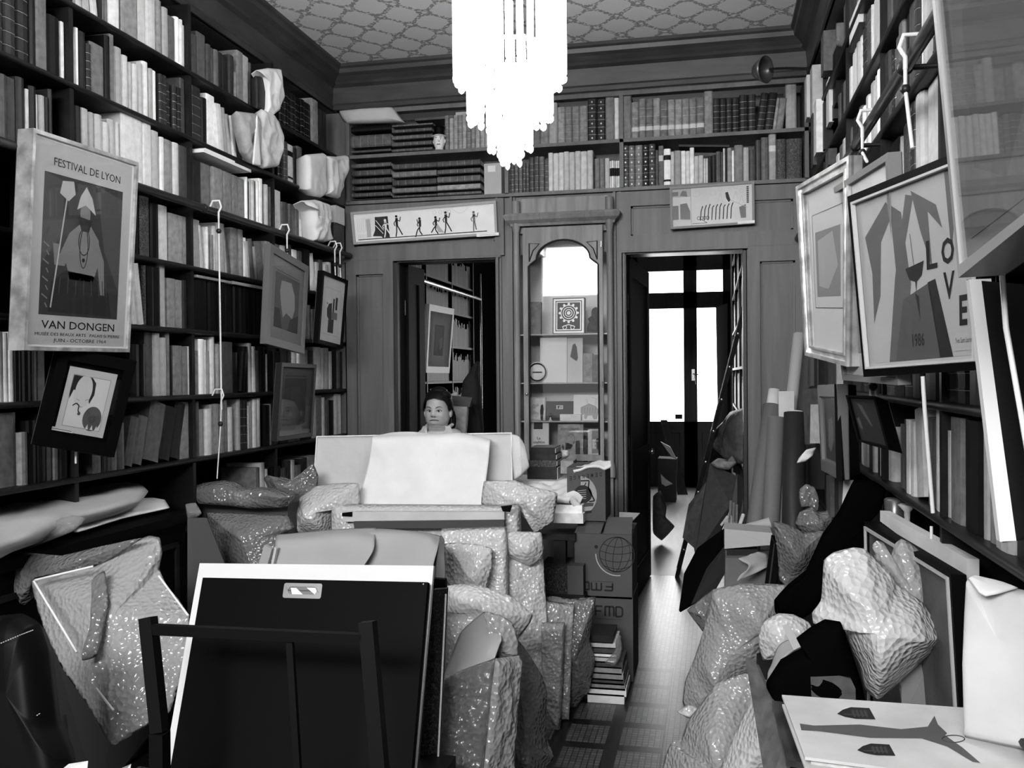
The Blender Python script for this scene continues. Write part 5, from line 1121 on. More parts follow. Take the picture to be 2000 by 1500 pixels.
def rh(px, hy, bx, by, Yp, label):
    a = V(XR-.105, at(px, hy, X=XR-.105).y, 2.255)
    return rod('picture_rod', label, [a, a+V(0,0,-.05), at(bx, by, Y=Yp)], r=.005)
rh(1768, 105, 1782, 290, 2.4, 'white rod with a large hook holding the LOVE poster')
rh(1684, 240, 1693, 315, 2.85, 'white rod with a small hook holding the silver frame')
rod('picture_rod', 'white rod running down below the LOVE poster', [at(1802,735,Y=2.35), at(1806,800,Y=2.35), at(1822,1002,Y=2.35)], hook=False, r=.005)
rod('picture_rod', 'lowest end of a rod behind the white cardboard strip', [at(1819,1028,Y=2.5), at(1819,1052,Y=2.5)], hook=False)
t = rod('picture_rod', 'pair of short rods with a dark clamp above the small tilted picture', [at(1700,742,Y=3.05), at(1700,772,Y=3.0)], hook=False)
MB().tube([at(1711,742,Y=3.05), at(1711,772,Y=3.0)], .004, 6).build('second_rod', whitemetal, t); MB().ball(at(1705,755,Y=3.02), .014, 5).build('clamp', darkmetal, t)
# small pictures low on the right
def a_p(Q, b): Q.rect(b, .2, .16, .9, .84, -.003, -.0022, 0); Q.poly(b, [(.4,.4),(.6,.35),(.65,.6),(.5,.75),(.35,.7)], -.002, 1); return [mat('dark_oil', .03, .5), mat('oil_light', .12, .5)]
picture('framed_painting', 'small dark painting in a grey wooden frame facing the door tubes', [at(1600,752,Y=3.9), at(1640,750,Y=3.35), at(1643,937,Y=3.35), at(1608,918,Y=3.9)], .045, mat('weathered_frame', .13, .5), mat('frame_slip', .16, .5), 0, a_p, gl=None)
Q = Quad([at(1641,750,Y=3.34), at(1672,752,Y=3.6), at(1680,925,Y=3.6), at(1645,940,Y=3.34)]); b = MB(); Q.rect(b, 0, 0, 1, 1, -.02, 0); tag(b.build('board', black), 'black board behind the small painting in the grey frame', 'board')
def a_q(Q, b): Q.poly(b, [(.25,.15),(.4,.2),(.6,.6),(.55,.62),(.35,.35)], -.002, 0); Q.poly(b, [(.1,.5),(.2,.45),(.25,.7),(.15,.7)], -.002, 0); return [mat('ghost_grey', .035, .6)]
picture('dark_picture', 'small black picture tilted forward below the LOVE poster', [at(1655,773,Y=2.95), at(1712,775,Y=2.85), at(1740,878,Y=2.75), at(1678,862,Y=2.85)], .008, black, mat('night_print', .008, .5), 0, a_q, dep=.045, gl=None)
flat('mounted_photo', 'brown mounted photograph with a pale rectangle, beside the small painting', 'picture', [(1568,760,4.3),(1601,758,4.1),(1603,868,4.1),(1572,868,4.3)], pal['m'][1], .02)
flat('paper_label', 'pale rectangle pinned on the brown mounted photograph', 'label', [(1583,790,4.15),(1601,790,4.05),(1604,866,4.05),(1582,866,4.15)], pal['l'][1], .004)

# ================================================================ DESK in the middle, and what is piled on and around it
zt_ = .72
t = thing('desk', 'wooden desk buried under wrapped pictures in front of the seated woman', 'desk', (-1.35, 4.85, 0))
MB().box((-2.1, 4.45, zt_-.03), (-.66, 5.25, zt_)).build('desk_top', wood_dk, t)
for x, y in ((-2.06, 4.5), (-.74, 4.5), (-2.06, 5.2), (-.74, 5.2)): MB().box((x-.03, y-.03, 0), (x+.03, y+.03, zt_-.03)).build('leg', wood_dk, t)
MB().box((-2.0, 4.52, .36), (-.72, 5.2, .385)).build('lower_shelf', wood_dk, t)
def fb(x0, y0, x1, y1, Y, dep, name, label, cat, m, group=None):
    """box whose front face (towards the room) spans the pixels at distance Y"""
    a, c = at(x0, y1, Y=Y), at(x1, y0, Y=Y); b = MB(); b.box((a.x, Y, a.z), (c.x, Y+dep, c.z)); return tag(b.build(name, m), label, cat, group)
# white wrapped canvas standing on the desk
Q = Quad([at(620,853,Y=4.72), at(1001,846,Y=4.72), at(1003,990,Y=4.60), at(611,990,Y=4.60)]); b = MB()
t = thing('wrapped_canvas', 'wide white canvas in glossy plastic standing on the desk before the woman', 'canvas', tuple(Q.q[3]))
N_ = 26; vs = []
for j in range(N_+1):
    for i in range(N_*2+1):
        u, v = i/(N_*2), j/N_; p = Q.p(u, v, 0); vs.append(p+Q.n*(.004+max(0, crease(p, 8, 2))**2*.022))
W_ = N_*2+1
b.add(vs, [(j*W_+i, j*W_+i+1, (j+1)*W_+i+1, (j+1)*W_+i) for j in range(N_) for i in range(N_*2)], 0, True); b.build('plastic_film', plas_w, t)
b = MB(); Q.rect(b, 0, 0, 1, 1, -.035, 0); b.build('canvas', paper2, t); b = MB(); Q.border(b, .006, 0, .016); b.build('edge_strip', paper, t)
# white sheet draped over it
o = sheet('paper_sheet', [[(728,852,4.74),(780,848,4.74),(840,849,4.74),(900,848,4.74),(958,862,4.74)], [(727,858,4.55),(780,853,4.55),(840,853,4.55),(900,853,4.55),(957,868,4.55)], [(719,905,4.50),(775,900,4.51),(835,905,4.50),(895,905,4.50),(951,915,4.5)], [(706,955,4.42),(765,955,4.44),(830,962,4.43),(890,965,4.42),(944,965,4.42)], [(690,1000,4.33),(755,1005,4.34),(815,1004,4.33),(880,1010,4.33),(935,1012,4.33)]], paper, .002, (60, 44), (.02, 3.2), seed=4)
tag(o, 'large creased white sheet draped over the middle of the wrapped canvas', 'paper')
o = puff('paper_wrap', [(998,848,4.72),(1014,852,4.72),(1026,870,4.72),(1030,890,4.7),(1034,912,4.66),(1018,930,4.6),(1004,938,4.6),(1000,900,4.65)], 4.7, .02, paper2, (.012, 12), seed=2); tag(o, 'pale paper flap folded round the right end of the wrapped canvas', 'paper')
# bulging bubble wrap either side
def pk(name, label, cat, out, Y, T, m, wr=(.03, 9), **k):
    if name in ('bubble_wrap', 'bubble_bag', 'wrapped_bundle', 'bubble_cone') and 'pw' not in k: k['tent'] = 1; T *= 1.25; wr = (wr[0]*1.25, wr[1])
    return tag(puff(name, out, Y, T, m, wr, **k), label, cat)
pk('bubble_wrap', 'big bulge of bubble wrap left of the draped sheet', 'bubble wrap', [(556,1060),(566,1010),(585,972),(615,950),(650,944),(700,944),(705,985),(662,990),(650,1030),(640,1060)], 4.3, .12, bub_w, seed=11)
pk('bubble_wrap', 'pointed bubble wrap corner right of the draped sheet', 'bubble wrap', [(945,940),(975,938),(1005,938),(1040,950),(1089,963),(1084,1000),(1081,1020),(1046,1043),(1030,1020),(1012,1000),(985,985),(940,985)], 4.32, .06, bub_w, (.02, 14), seed=12)
pk('bubble_wrap', 'bubble wrap tail hanging from the desk corner', 'bubble wrap', [(985,1040),(1015,1038),(1057,1040),(1062,1070),(1058,1092),(1034,1105),(1015,1098),(990,1085)], 3.95, .05, bub_w, (.02, 16), seed=13)
# standing wrapped pictures in front of the desk
def wrapped(name, label, quad, m, T=.03, core=None, seed=0, wr=(.012, 22), cat='wrapped picture', rim=False):
    q = [at(x, y, Y=Y) for x, y, Y in quad]; t = thing(name, label, cat, tuple((q[2]+q[3])/2))
    puff('bubble_wrap', quad, 0, T, m, wr, sharp=True, pw=14, rings=22, seg=150, parent=t, seed=seed, back=.3)
    Q = Quad(q); b = MB(); Q.rect(b, .03, .02, .97, .98, -.02, T*.35); b.build('picture', core or card_l, t)
    if rim: b = MB(); Q.border(b, .02, 0, T*.6); b.build('frame', rim, t)
    return t
wrapped('wrapped_picture', 'wide framed picture in bubble wrap standing below the draped sheet', [(645,984,4.24),(1016,986,4.24),(1040,fl(0,4.1),4.1),(650,fl(0,4.1),4.1)], bub_w, .045, paper2, 21)
b = MB(); b.slab([at(667,1000,Y=4.13), at(985,1000,Y=4.13), at(985,1015,Y=4.13), at(671,1019,Y=4.13)], V(0,.04,0)); t = b.build('frame_bar', paper2); tag(t, 'white frame edge with black corner clips below the draped sheet', 'frame')
b = MB(); b.slab([at(668,1002,Y=4.12), at(687,1000,Y=4.12), at(687,1009,Y=4.12), at(668,1008,Y=4.12)], V(0,.01,0)).slab([at(978,989,Y=4.12), at(1000,987,Y=4.12), at(996,1000,Y=4.12), at(982,999,Y=4.12)], V(0,.01,0)); b.build('corner_clip', black, t)
flat('board', 'dark strip imitating the shaded gap under the white frame edge', 'board', [(690,1019,4.1),(985,1016,4.1),(985,1032,4.1),(692,1032,4.1)], card_d, .02)  # dark strip put in for the shade of the gap below the frame
wrapped('wrapped_picture', 'pale bubble-wrapped picture right of the folded kraft board', [(862,1032,3.92),(990,1028,3.92),(1000,fl(0,3.75),3.75),(858,fl(0,3.75),3.75)], bub_w, .03, paper, 22)
wrapped('wrapped_picture', 'tall narrow bubble-wrapped picture at the right of the pile, reaching the floor', [(986,1095,3.98),(1056,1040,4.08),(1080,fl(0,3.95),3.95),(985,fl(0,3.82),3.82)], bub_w, .04, paper2, 23)
pk('bubble_wrap', 'square lobe of dense bubble wrap folded over the pale wrapped picture', 'bubble wrap', [(868,1062,3.8),(930,1062,3.8),(962,1072,3.8),(960,1110,3.78),(950,1150,3.76),(962,1180,3.74),(900,1178,3.74),(868,1170,3.75)], 3.8, .04, bub_w, (.012, 22), seed=24)
# right side: small wrapped pictures, marbled file, books, boxes
wrapped('wrapped_picture', 'bubble-wrapped frame standing by the carton stack, left one', [(1056,1172,4.05),(1122,1180,4.1),(1112,fl(0,3.95)-18,3.95),(1058,fl(0,3.95)-18,3.95)], bub, .03, card, 25)
wrapped('wrapped_picture', 'small bubble-wrapped frame in front of the left standing one', [(1058,1215,3.95),(1104,1215,3.95),(1094,fl(0,3.85)-10,3.85),(1060,fl(0,3.85)-10,3.85)], bub, .03, card_l, 26)
pk('bubble_bag', 'loose bubble bag bulging towards the carton stack', 'bubble wrap', [(1068,1166),(1115,1170),(1163,1166),(1158,1215),(1152,1248),(1162,1290),(1152,1345),(1124,1385),(1112,1410),(1090,1400),(1080,1300)], 4.12, .06, bub_d, (.035, 9), seed=27)
fb(1055,1106,1108,1164,4.42,.22,'file_box','marbled cardboard file box on its side left of the cartons','file box', marble); fb(1108.6,1106,1139,1164,4.42,.22,'file_box','plain dark end of a file box beside the marbled one','file box', card_d)
fb(1052,1164,1142,1180,4.4,.26,'crate','low dark crate under the marbled file box','crate', wood_dk)
fb(1071,987,1137,1003,4.50,.32,'book','thick white book on the desk corner, upper of two','book', pal['w'][2]); fb(1069,1004,1139,1021,4.48,.33,'book','thick white book on the desk corner, lower of two','book', pal['w'][1])
o = sheet('papers', [[(1010,955,4.9),(1060,945,4.9),(1095,938,4.9),(1130,930,4.9)], [(1040,965,4.7),(1080,958,4.7),(1120,950,4.7),(1140,948,4.7)], [(1060,975,4.55),(1085,975,4.5),(1115,966,4.48),(1136,985,4.5)]], paper, .03, (30, 20), (.03, 9)); tag(o, 'rumpled white papers heaped on the two thick white books', 'papers')
for i, (a, c, y0, y1, m, lb) in enumerate([(1030,1087,912,940,pal['d'][2],'bottom'),(1032,1086,899,912,marble2,'second'),(1034,1085,887,899,pal['d'][1],'third'),(1035,1083,874,887,pal['d'][0],'top')]):
    p, q = at(a, y1, Y=4.95), at(c, y0, Y=4.95); t = tag(MB().box((p.x, 4.95, p.z), (q.x, 5.15, q.z-.001)).build('book', m), 'worn dark leather book, %s of the pile of four on the desk' % lb, 'book', 'leather books piled on the desk')
    MB().box((q.x-.0, 4.965, p.z+.006), (q.x+.004, 5.14, q.z-.007)).build('pages', pages, t)
fb(1000,940,1100,956,4.88,.3,'book','flat pale book under the pile of four leather books','book', pal['w'][0])
fb(1095,900,1120,925,4.95,.12,'box','small pale box between the leather books and the upside-down carton','box', pal['g'][2])
pk('papers', 'crumpled white paper under the picture books of the cabinet', 'papers', [(1084,885),(1095,878),(1110,880),(1112,890),(1100,898),(1086,896)], 5.3, .03, paper, (.02, 30), seg=60)
# cartons
ct = mat('printed_carton', .085, .8, .1, nz=(4, .12)); YC = 4.5
def carton(label, x0, y0, x1, y1, Y, dep, z0=None, art=None, skew=0):
    a, c = at(x0, y1, Y=Y), at(x1, y0, Y=Y); zb = a.z if z0 is None else z0; t = thing('carton', label, 'carton', (a.x, Y, zb))
    q = Quad([V(a.x+skew, Y, c.z), V(c.x, Y, c.z), V(c.x+skew, Y, zb), V(a.x+skew*2, Y, zb)])
    b = MB(); q.rect(b, 0, 0, 1, 1, -dep, 0); b.build('body', ct, t)
    if art: b = MB(); ms = art(q, b); b.build('print', ms, t)
    return t, q
def logo(q, b, u0, v0, u1, v1, n):
    L_ = [[(0,1),(0,0),(.26,0)], [(0,.5),(.22,.5)], [(.36,1),(.36,0),(.68,0),(.68,1)], [(.52,0),(.52,1)], [(.76,0),(.92,0),(1,.15),(1,.85),(.92,1),(.76,1),(.76,0)]]
    for p in L_: q.line(b, [(u0+(u1-u0)*x, v0+(v1-v0)*y) for x, y in p], .0085, n, 0)
def a_fmd1(q, b):
    n = .001; logo(q, b, .28, .12, .80, .235, n); q.line(b, [(.3,.27),(.78,.27)], .0015, n, 0); return [ink]
def a_globe(q, b):
    n = .001; r = .085; u, v = .74, .31
    pts = lambda f: [(u+f(t_)[0]*r/q.w, v+f(t_)[1]*r/q.h) for t_ in [k/16 for k in range(17)]]
    q.ring(b, u, v, r, .004, n, 0)
    for s_ in (-.65, -.2, .3, .75): q.line(b, pts(lambda t_: (s_*math.sin(math.pi*t_)+.12*math.cos(math.pi*t_), -math.cos(math.pi*t_))), .003, n, 0)
    for s_ in (-.6, -.2, .25, .65): h_ = math.sqrt(1-s_*s_); q.line(b, pts(lambda t_: ((2*t_-1)*h_, s_+.18*(1-(2*t_-1)**2))), .003, n, 0)
    q.line(b, [(u+1.22*r/q.w*math.cos(a), v+1.22*r/q.h*math.sin(a)) for a in [math.pi*(.45+.55*k/10) for k in range(11)]], .005, n, 1)
    q.disc(b, .38, .2, .009, n, 0); logo(q, b, .66, .875, .12, .76, n); q.line(b, [(.1,.74),(.68,.74)], .0015, n, 0); return [ink, inkl]
carton('lower brown carton marked FMD, on the floor by the right doorway', 1136, 1167, 1236, 1320, YC, .32, 0, a_fmd1)
t, q = carton('brown carton with a globe and an upside-down FMD, on the lower carton', 1123, 1045, 1234, 1166, YC, .32, None, a_globe)
b = MB(); b.add([q.p(0,0,-.0), q.p(.46,0,0), q.p(.5,-.19,-.12), q.p(.06,-.19,-.12)], [(0,1,2,3)]); b.add([q.p(.5,0,0), q.p(1,0,0), q.p(.98,-.21,-.12), q.p(.54,-.2,-.12)], [(0,1,2,3)]); q.rect(b, 0, -.03, 1, 0, -.32, -.12)
sx = b.build('lid_flap', ct, t); m_ = sx.modifiers.new('thickness', 'SOLIDIFY'); m_.thickness = .004
b = MB(); b.add([q.p(.75,-.14,-.1), q.p(.95,-.14,-.1), q.p(1.08,-.24,-.22), q.p(.7,-.24,-.24)], [(0,1,2,3)]); sx = b.build('lid_flap', card_l, t); m_ = sx.modifiers.new('thickness', 'SOLIDIFY'); m_.thickness = .004
def a_dem(q, b):
    n = .001
    for k, ch in enumerate('DEMENAGEMENT'[:8]): q.text(b, ch, .85-.112*k, .08+.012*k, .91-.112*k, .16+.012*k, n+.0004, 0, flip=True, bold=.012)
    q.poly(b, [(.36+.42*math.cos(a), .52+.36*math.sin(a)) for a in [-math.pi/2+math.pi*k/20 for k in range(21)]], n, 1)
    q.line(b, [(.36,.25),(.58,.24),(.56,.38),(.72,.62),(.58,.64)], .007, n+.0006, 0); q.disc(b, .42, .5, .045, n+.0006, 0); 
    for k in range(5): q.line(b, [(.28,.44+.035*k),(.5,.42+.04*k)], .003, n+.0009, 1)
    q.poly(b, [(.45,.66),(.7,.66),(.68,.72),(.42,.74)], n+.0006, 2); q.poly(b, [(.35,.83),(.65,.8),(.64,.85),(.34,.88)], n+.0006, 0); q.line(b, [(.5,.28),(.42,.4)], .005, n+.0009, 0); return [ink, mat('carton_disc', .3, .8), inkd]
t, q = carton('upside-down removal carton with a pale disc, on top of the globe carton', 1108, 914, 1182, 1016, YC+.06, .24, None, a_dem)
o = sheet('paper_roll', [[(1118,915,4.65),(1150,905,4.65),(1180,898,4.65),(1192,897,4.65)], [(1120,920,4.55),(1150,912,4.55),(1180,910,4.55),(1193,908,4.55)]], paper, .012, (20, 8), (.01, 20)); tag(o, 'curled white paper lying along the top of the upside-down carton', 'paper')
# magazines on the floor in front of the lower carton
ys = [1345,1330,1318,1308,1300,1288,1276,1266,1256,1249,1238,1228,1215]; xs = [(1160,1219),(1158,1223),(1156,1221),(1156,1219),(1157,1217),(1157,1214),(1156,1216),(1156,1204),(1156,1203),(1156,1206),(1157,1202),(1156,1197)]
tn = 'wwgmglmwwmwd'; nm_ = ['bottom','second','third','fourth','fifth','sixth','seventh','eighth','ninth','tenth','eleventh','top']
for i in range(12):
    p, q_ = at(xs[i][0], ys[i], Y=4.18), at(xs[i][1], ys[i+1], Y=4.18)
    z0_ = max(.0005, p.z-at(1160,1345,Y=4.18).z); z1_ = q_.z-at(1160,1345,Y=4.18).z-.001
    b = MB(); c_ = V((p.x+q_.x)/2, 4.28, 0); b.box((p.x-.03, 4.18, z0_), (q_.x, 4.38, z1_)); tag(b.build('magazine', rnd.choice(pal[tn[i]])), '%s magazine, %s of the floor pile in front of the lower carton' % (TONE[tn[i]], nm_[i]), 'magazine', 'magazines piled by the cartons')
pk('plastic_cover', 'curled clear plastic cover over the middle of the magazine pile', 'plastic', [(1204,1235),(1212,1240),(1216,1262),(1212,1285),(1200,1300),(1180,1296),(1196,1280),(1204,1262)], 4.12, .02, plas, (.01, 20), seg=60, rings=8)

# ================================================================ LEFT MIDDLE
pk('bubble_parcel', 'long bubble-wrapped parcel lying on a grey crate below the left shelves', 'bubble wrap', [(375,950),(402,942),(437,938),(457,942),(473,952),(510,951),(543,955),(577,968),(568,980),(558,991),(527,992),(502,993),(453,987),(393,983),(375,967)], 4.05, .08, bub_d, (.03, 7), seed=31)
pk('bubble_wrap', 'spiky crumple of plastic between the long parcel and the wrapped canvas', 'bubble wrap', [(515,935),(523,928),(535,945),(548,930),(575,940),(600,918),(612,905),(622,930),(618,962),(600,975),(570,982),(530,965)], 4.45, .05, bub_d, (.04, 12), seed=32)
fb(392,985,562,1300,4.12,.3,'crate','tall grey crate under the long bubble-wrapped parcel','crate', card_d)
flat('board', 'plain dark grey board standing between the cabinet and the bubble bag', 'board', [(366,1012,3.35),(404,1012,3.4),(438,1100,3.4),(440,fl(0,3.4),3.4),(366,fl(0,3.4),3.35)], card_d, .015)
pk('bubble_bag', 'soft grey bubble bag sagging behind the white-bordered board', 'bubble wrap', [(402,1000,3.72),(480,1003,3.75),(560,1006,3.75),(575,1030,3.75),(545,1045,3.7),(538,1100,3.65),(540,1180,3.6),(470,1180,3.6),(432,1100,3.65),(415,1050,3.7)], 3.7, .05, bub_d, (.03, 8), seed=33)
pk('bubble_wrap', 'small plastic tuft at the cabinet corner above the plain grey board', 'bubble wrap', [(362,985),(382,982),(394,1002),(385,1010),(366,1012)], 3.45, .02, plas, (.02, 25), seg=50, rings=7)
b = MB(); b.slab([at(516,1065,Y=3.3), at(531,1072,Y=3.3), at(512,1140,Y=3.3), at(494,1140,Y=3.3)], V(0,.02,0)); tag(b.build('wooden_strip', card_l), 'pale wooden strip left of the folded kraft board', 'stick')
b = MB(); b.slab([at(536,1068,Y=3.32), at(540,1072,Y=3.32), at(526,1140,Y=3.32), at(522,1140,Y=3.32)], V(0,.02,0)); tag(b.build('wooden_strip', paper2), 'thin white stick beside the pale wooden strip', 'stick')
# folded kraft board with a torn seam and a curled end
t = thing('kraft_board', 'torn grey kraft board folded over a picture behind the black case', 'cardboard', tuple(at(700,1100,Y=3.3)))
sheet('upper_fold', [[(541,1043,3.5),(610,1038,3.5),(680,1034,3.5),(734,1031,3.5)], [(538,1060,3.38),(610,1055,3.38),(680,1050,3.38),(732,1055,3.38)], [(538,1100,3.34),(600,1100,3.34),(665,1098,3.34),(727,1079,3.34)], [(538,1150,3.3),(600,1150,3.3),(660,1150,3.3),(700,1120,3.3)]], card_l, .004, (30, 20), (.003, 4), t)
sheet('lower_fold', [[(690,1034,3.52),(760,1033,3.52),(830,1040,3.52),(862,1047,3.52)], [(680,1050,3.42),(760,1046,3.42),(830,1052,3.42),(856,1068,3.42)], [(650,1110,3.37),(730,1110,3.37),(800,1110,3.37),(845,1110,3.37)], [(640,1160,3.35),(730,1160,3.35),(800,1160,3.35),(842,1160,3.35)]], card_l, .004, (30, 20), (.003, 4), t)
sheet('curled_end', [[(861,1046,3.5),(866,1052,3.44),(868,1062,3.4)], [(852,1075,3.46),(861,1078,3.4),(868,1085,3.38)], [(845,1110,3.44),(857,1112,3.38),(868,1120,3.36)], [(843,1165,3.42),(856,1165,3.38),(868,1165,3.36)]], card, .004, (10, 16), (.006, 14), t)
flat('board', 'hidden stiff panel carrying the kraft board down to the floor', 'board', [(548,1060,3.54),(850,1060,3.54),(850,fl(0,3.5),3.5),(548,fl(0,3.5),3.5)], card, .02)

# ================================================================ FOREGROUND LEFT
t = thing('cabinet', 'low black cabinet at the left under brown paper packages', 'cabinet', (-2.2, 2.8, 0))
a = at(362, 998, Z=.93); 
P4 = [V(a.x, a.y, 0), V(-2.42, 3.55, 0), V(-2.42, 2.0, 0), V(-2.22, 2.05, 0)]
MB().prism([p+V(0,0,.02) for p in P4], V(0,0,.87)).build('body', black, t)
MB().prism([P4[0]+V(.03,.02,.89), P4[1]+V(0,.03,.89), P4[2]+V(0,0,.89), P4[3]+V(.03,0,.89)], V(0,0,.035)).build('top', black, t)
b = MB(); f0, f1 = P4[0], P4[3]; n_ = (f1-f0).normalized(); o_ = V(-n_.y, n_.x, 0); o_ = o_ if o_.x > 0 else -o_
for k in (0, 1):
    p, q_ = f0.lerp(f1, .05+.48*k)+o_*.006, f0.lerp(f1, .45+.48*k)+o_*.006
    b.bar(p+V(0,0,.12), q_+V(0,0,.12), .012, .02).bar(p+V(0,0,.8), q_+V(0,0,.8), .012, .02).bar(p+V(0,0,.12), p+V(0,0,.8), .012, .02).bar(q_+V(0,0,.12), q_+V(0,0,.8), .012, .02)
b.build('door_moulding', wood_dk, t)
zc = .975
Zp = lambda l, z: [at(x, y, Z=z) for x, y in l]
o = puff('paper_package', Zp([(-70,945),(0,934),(80,922),(155,913),(205,930),(245,944),(278,948),(290,960),(275,978),(215,996),(150,1012),(110,1028),(60,1050),(0,1070),(-70,1095)], 1.0), 0, .022, kraft, (.018, 4), pw=10, seed=5, rings=18, back=2.2); tag(o, 'big flat grey-brown paper package on the black cabinet', 'package')
o = puff('papers', Zp([(100,1035),(150,1040),(240,1012),(332,992),(322,976),(300,972),(250,975),(180,1000)], .945), 0, .008, paper, (.012, 7), pw=10, seed=6, back=1, sharp=True); tag(o, 'white papers sticking out from under the big brown package', 'papers')
pk('tape_end', 'twisted clear tape at the near corner of the big brown package', 'plastic', [(95,1040,2.75),(150,1008,2.8),(170,1012,2.8),(145,1035,2.75),(60,1068,2.65),(0,1085,2.6),(20,1062,2.6)], 2.7, .02, plas, (.02, 20), seg=70, rings=8)
pk('bubble_wrap', 'grey gauze of packing film hanging over the cabinet front at the left edge', 'bubble wrap', [(-40,1085),(60,1080),(120,1085),(200,1066),(280,1050),(200,1100),(120,1120),(62,1135),(62,1170),(30,1200),(-40,1215)], 2.62, .04, bub_d, (.03, 7), seed=41)
t = thing('wrapped_picture', 'large bubble-wrapped frame slumped against the black cabinet', 'wrapped picture', tuple(at(220,1450,Y=2.3)))
puff('bubble_wrap', [(60,1134,2.55),(120,1115,2.58),(185,1104,2.62),(240,1070,2.66),(289,1046,2.7),(312,1050,2.7),(317,1080,2.68),(311,1110,2.66),(326,1144,2.62),(350,1172,2.6),(370,1204,2.56),(372,1255,2.52),(352,1330,2.46),(331,1392,2.4),(289,1417,2.36),(223,1456,2.32),(212,1450,2.32),(190,1410,2.36),(165,1368,2.38),(124,1310,2.44),(95,1252,2.48),(75,1200,2.52)], 0, .05, bub, (.03, 8), rings=24, seg=170, tent=1, parent=t, seed=42)
for p_, q_ in (((66,1135,2.48), (150,1274,2.37)), ((68,1133,2.48), (182,1106,2.54)), ((310,1125,2.57), (368,1203,2.48)), ((188,1345,2.31), (222,1388,2.28))): MB().tube([at(*p_), at(*q_)], .0035, 6).build('frame_edge', whitemetal, t)
puff('packing_tape', [(182,1130,2.52),(205,1115,2.53),(212,1180,2.47),(190,1280,2.38),(160,1290,2.36),(178,1220,2.43)], 0, .012, bub_d, (.01, 20), parent=t, seed=43)
flat('board', 'hidden backing board of the slumped frame, dark at its left edge', 'board', [(95,1230,2.62),(300,1100,2.72),(330,1390,2.62),(190,1560,2.45),(120,1480,2.5)], mat('dark_brown_board', .014, .8), .02)
flat('paper_label', 'grey scrap of card low behind the leather armchair', 'card', [(98,1405,2.2),(128,1395,2.2),(134,1440,2.2),(118,1480,2.2),(104,1455,2.2)], pal['m'][2], .004)
t = thing('armchair', 'black leather armchair with pale stitching at the bottom left edge', 'armchair', tuple(at(20,1600,Y=1.9)))
puff('backrest', [(-90,1215,1.9),(0,1202,1.9),(45,1198,1.9),(75,1215,1.9),(92,1265,1.9),(100,1340,1.88),(110,1420,1.86),(140,1490,1.84),(150,1600,1.82),(-90,1600,1.8)], 0, .07, leather, (.001, 8), parent=t, seed=44, pw=6)
b = MB()
for pts in ([(-60,1283),(0,1257),(40,1240),(66,1230)], [(-60,1462),(0,1437),(45,1416),(80,1392)]):
    P_ = [at(x, y, Y=1.815) for x, y in pts]
    for k in range(26): u = k/26*(len(P_)-1); i = int(u); p = P_[i].lerp(P_[i+1], u-i); q_ = P_[i].lerp(P_[i+1], min(1, u-i+.055)); b.tube([p, q_], .0011, 5)
b.build('stitching', stitch, t)
flat('paper_sheet', 'white sheet corner at the bottom edge left of the wooden chair', 'paper', [(70,1502,1.8),(172,1486,1.85),(168,1530,1.8),(60,1530,1.75)], paper, .003)
flat('paper_sheet', 'small white scrap at the bottom edge before the chair post', 'paper', [(228,1504,1.8),(256,1492,1.85),(250,1530,1.8),(222,1530,1.78)], paper, .003)

# white-bordered board and the black case in front of it, standing on a chair
t = thing('white_board', 'large white-bordered board standing on the black wooden chair', 'board', tuple(at(580,1500,Y=2.2)))
q = [at(390,1100,Y=2.42), at(847,1105,Y=2.38), at(806,1560,Y=2.16), at(318,1510,Y=2.20)]
Q = Quad(q); b = MB(); Q.rect(b, 0, 0, 1, 1, -.012, 0); b.build('panel', mat('white_panel', .62, .5), t)
q = [at(396,1128,Y=2.37), at(835,1137,Y=2.33), at(799,1560,Y=2.13), at(330,1515,Y=2.17)]
t = thing('portfolio_case', 'black carrying case with a metal handle slot, on the white-bordered board', 'case', tuple((q[2]+q[3])/2))
Q = Quad(q); b = MB(); Q.rect(b, 0, 0, 1, 1, -.018, 0); b.build('shell', black, t)
b = MB(); x0, x1, y0, y1 = .385, .555, .02, .098
def rrect(u0, v0, u1, v1, r, n): 
    o = []
    for cxx, cyy, a0 in ((u1-r/Q.w, v0+r/Q.h, -90), (u1-r/Q.w, v1-r/Q.h, 0), (u0+r/Q.w, v1-r/Q.h, 90), (u0+r/Q.w, v0+r/Q.h, 180)):
        for k in range(5): a = R(a0+90*k/4); o.append(Q.p(cxx+r/Q.w*math.cos(a), cyy+r/Q.h*math.sin(a), n))
    return o
oo, ii = rrect(x0, y0, x1, y1, .006, .003), rrect(x0+.02, y0+.018, x1-.018, y1-.02, .012, .003); oo2, ii2 = rrect(x0, y0, x1, y1, .006, 0), rrect(x0+.02, y0+.018, x1-.018, y1-.02, .012, 0)
k = len(oo); b.add(oo+ii+oo2+ii2, [(i, (i+1) % k, k+(i+1) % k, k+i) for i in range(k)] + [(i, (i+1) % k, 2*k+(i+1) % k, 2*k+i) for i in range(k)] + [(k+i, k+(i+1) % k, 3*k+(i+1) % k, 3*k+i) for i in range(k)])
hp = b.build('handle_plate', mat('brushed_plate', .3, .4, .5, metal=.8), t)
b = MB(); b.add(rrect(x0+.02, y0+.018, x1-.018, y1-.02, .012, .0006), [tuple(range(k))]); Q.poly(b, [(x0+.03,.045),(x0+.055,.045),(x0+.09,.08),(x0+.04,.08)], .001, 1); Q.poly(b, [(x1-.07,.042),(x1-.03,.042),(x1-.022,.06),(x1-.03,.076)], .001, 1); b.build('handle_slot', [inkg, paper], hp)
c_ = Q.p(.985, .012, .002); MB().ball(tuple(c_), .003, 5).build('stud', steel, t)
t = thing('portfolio', 'black marbled portfolio standing right behind the white-bordered board', 'portfolio', tuple(at(850,1500,Y=2.5)))
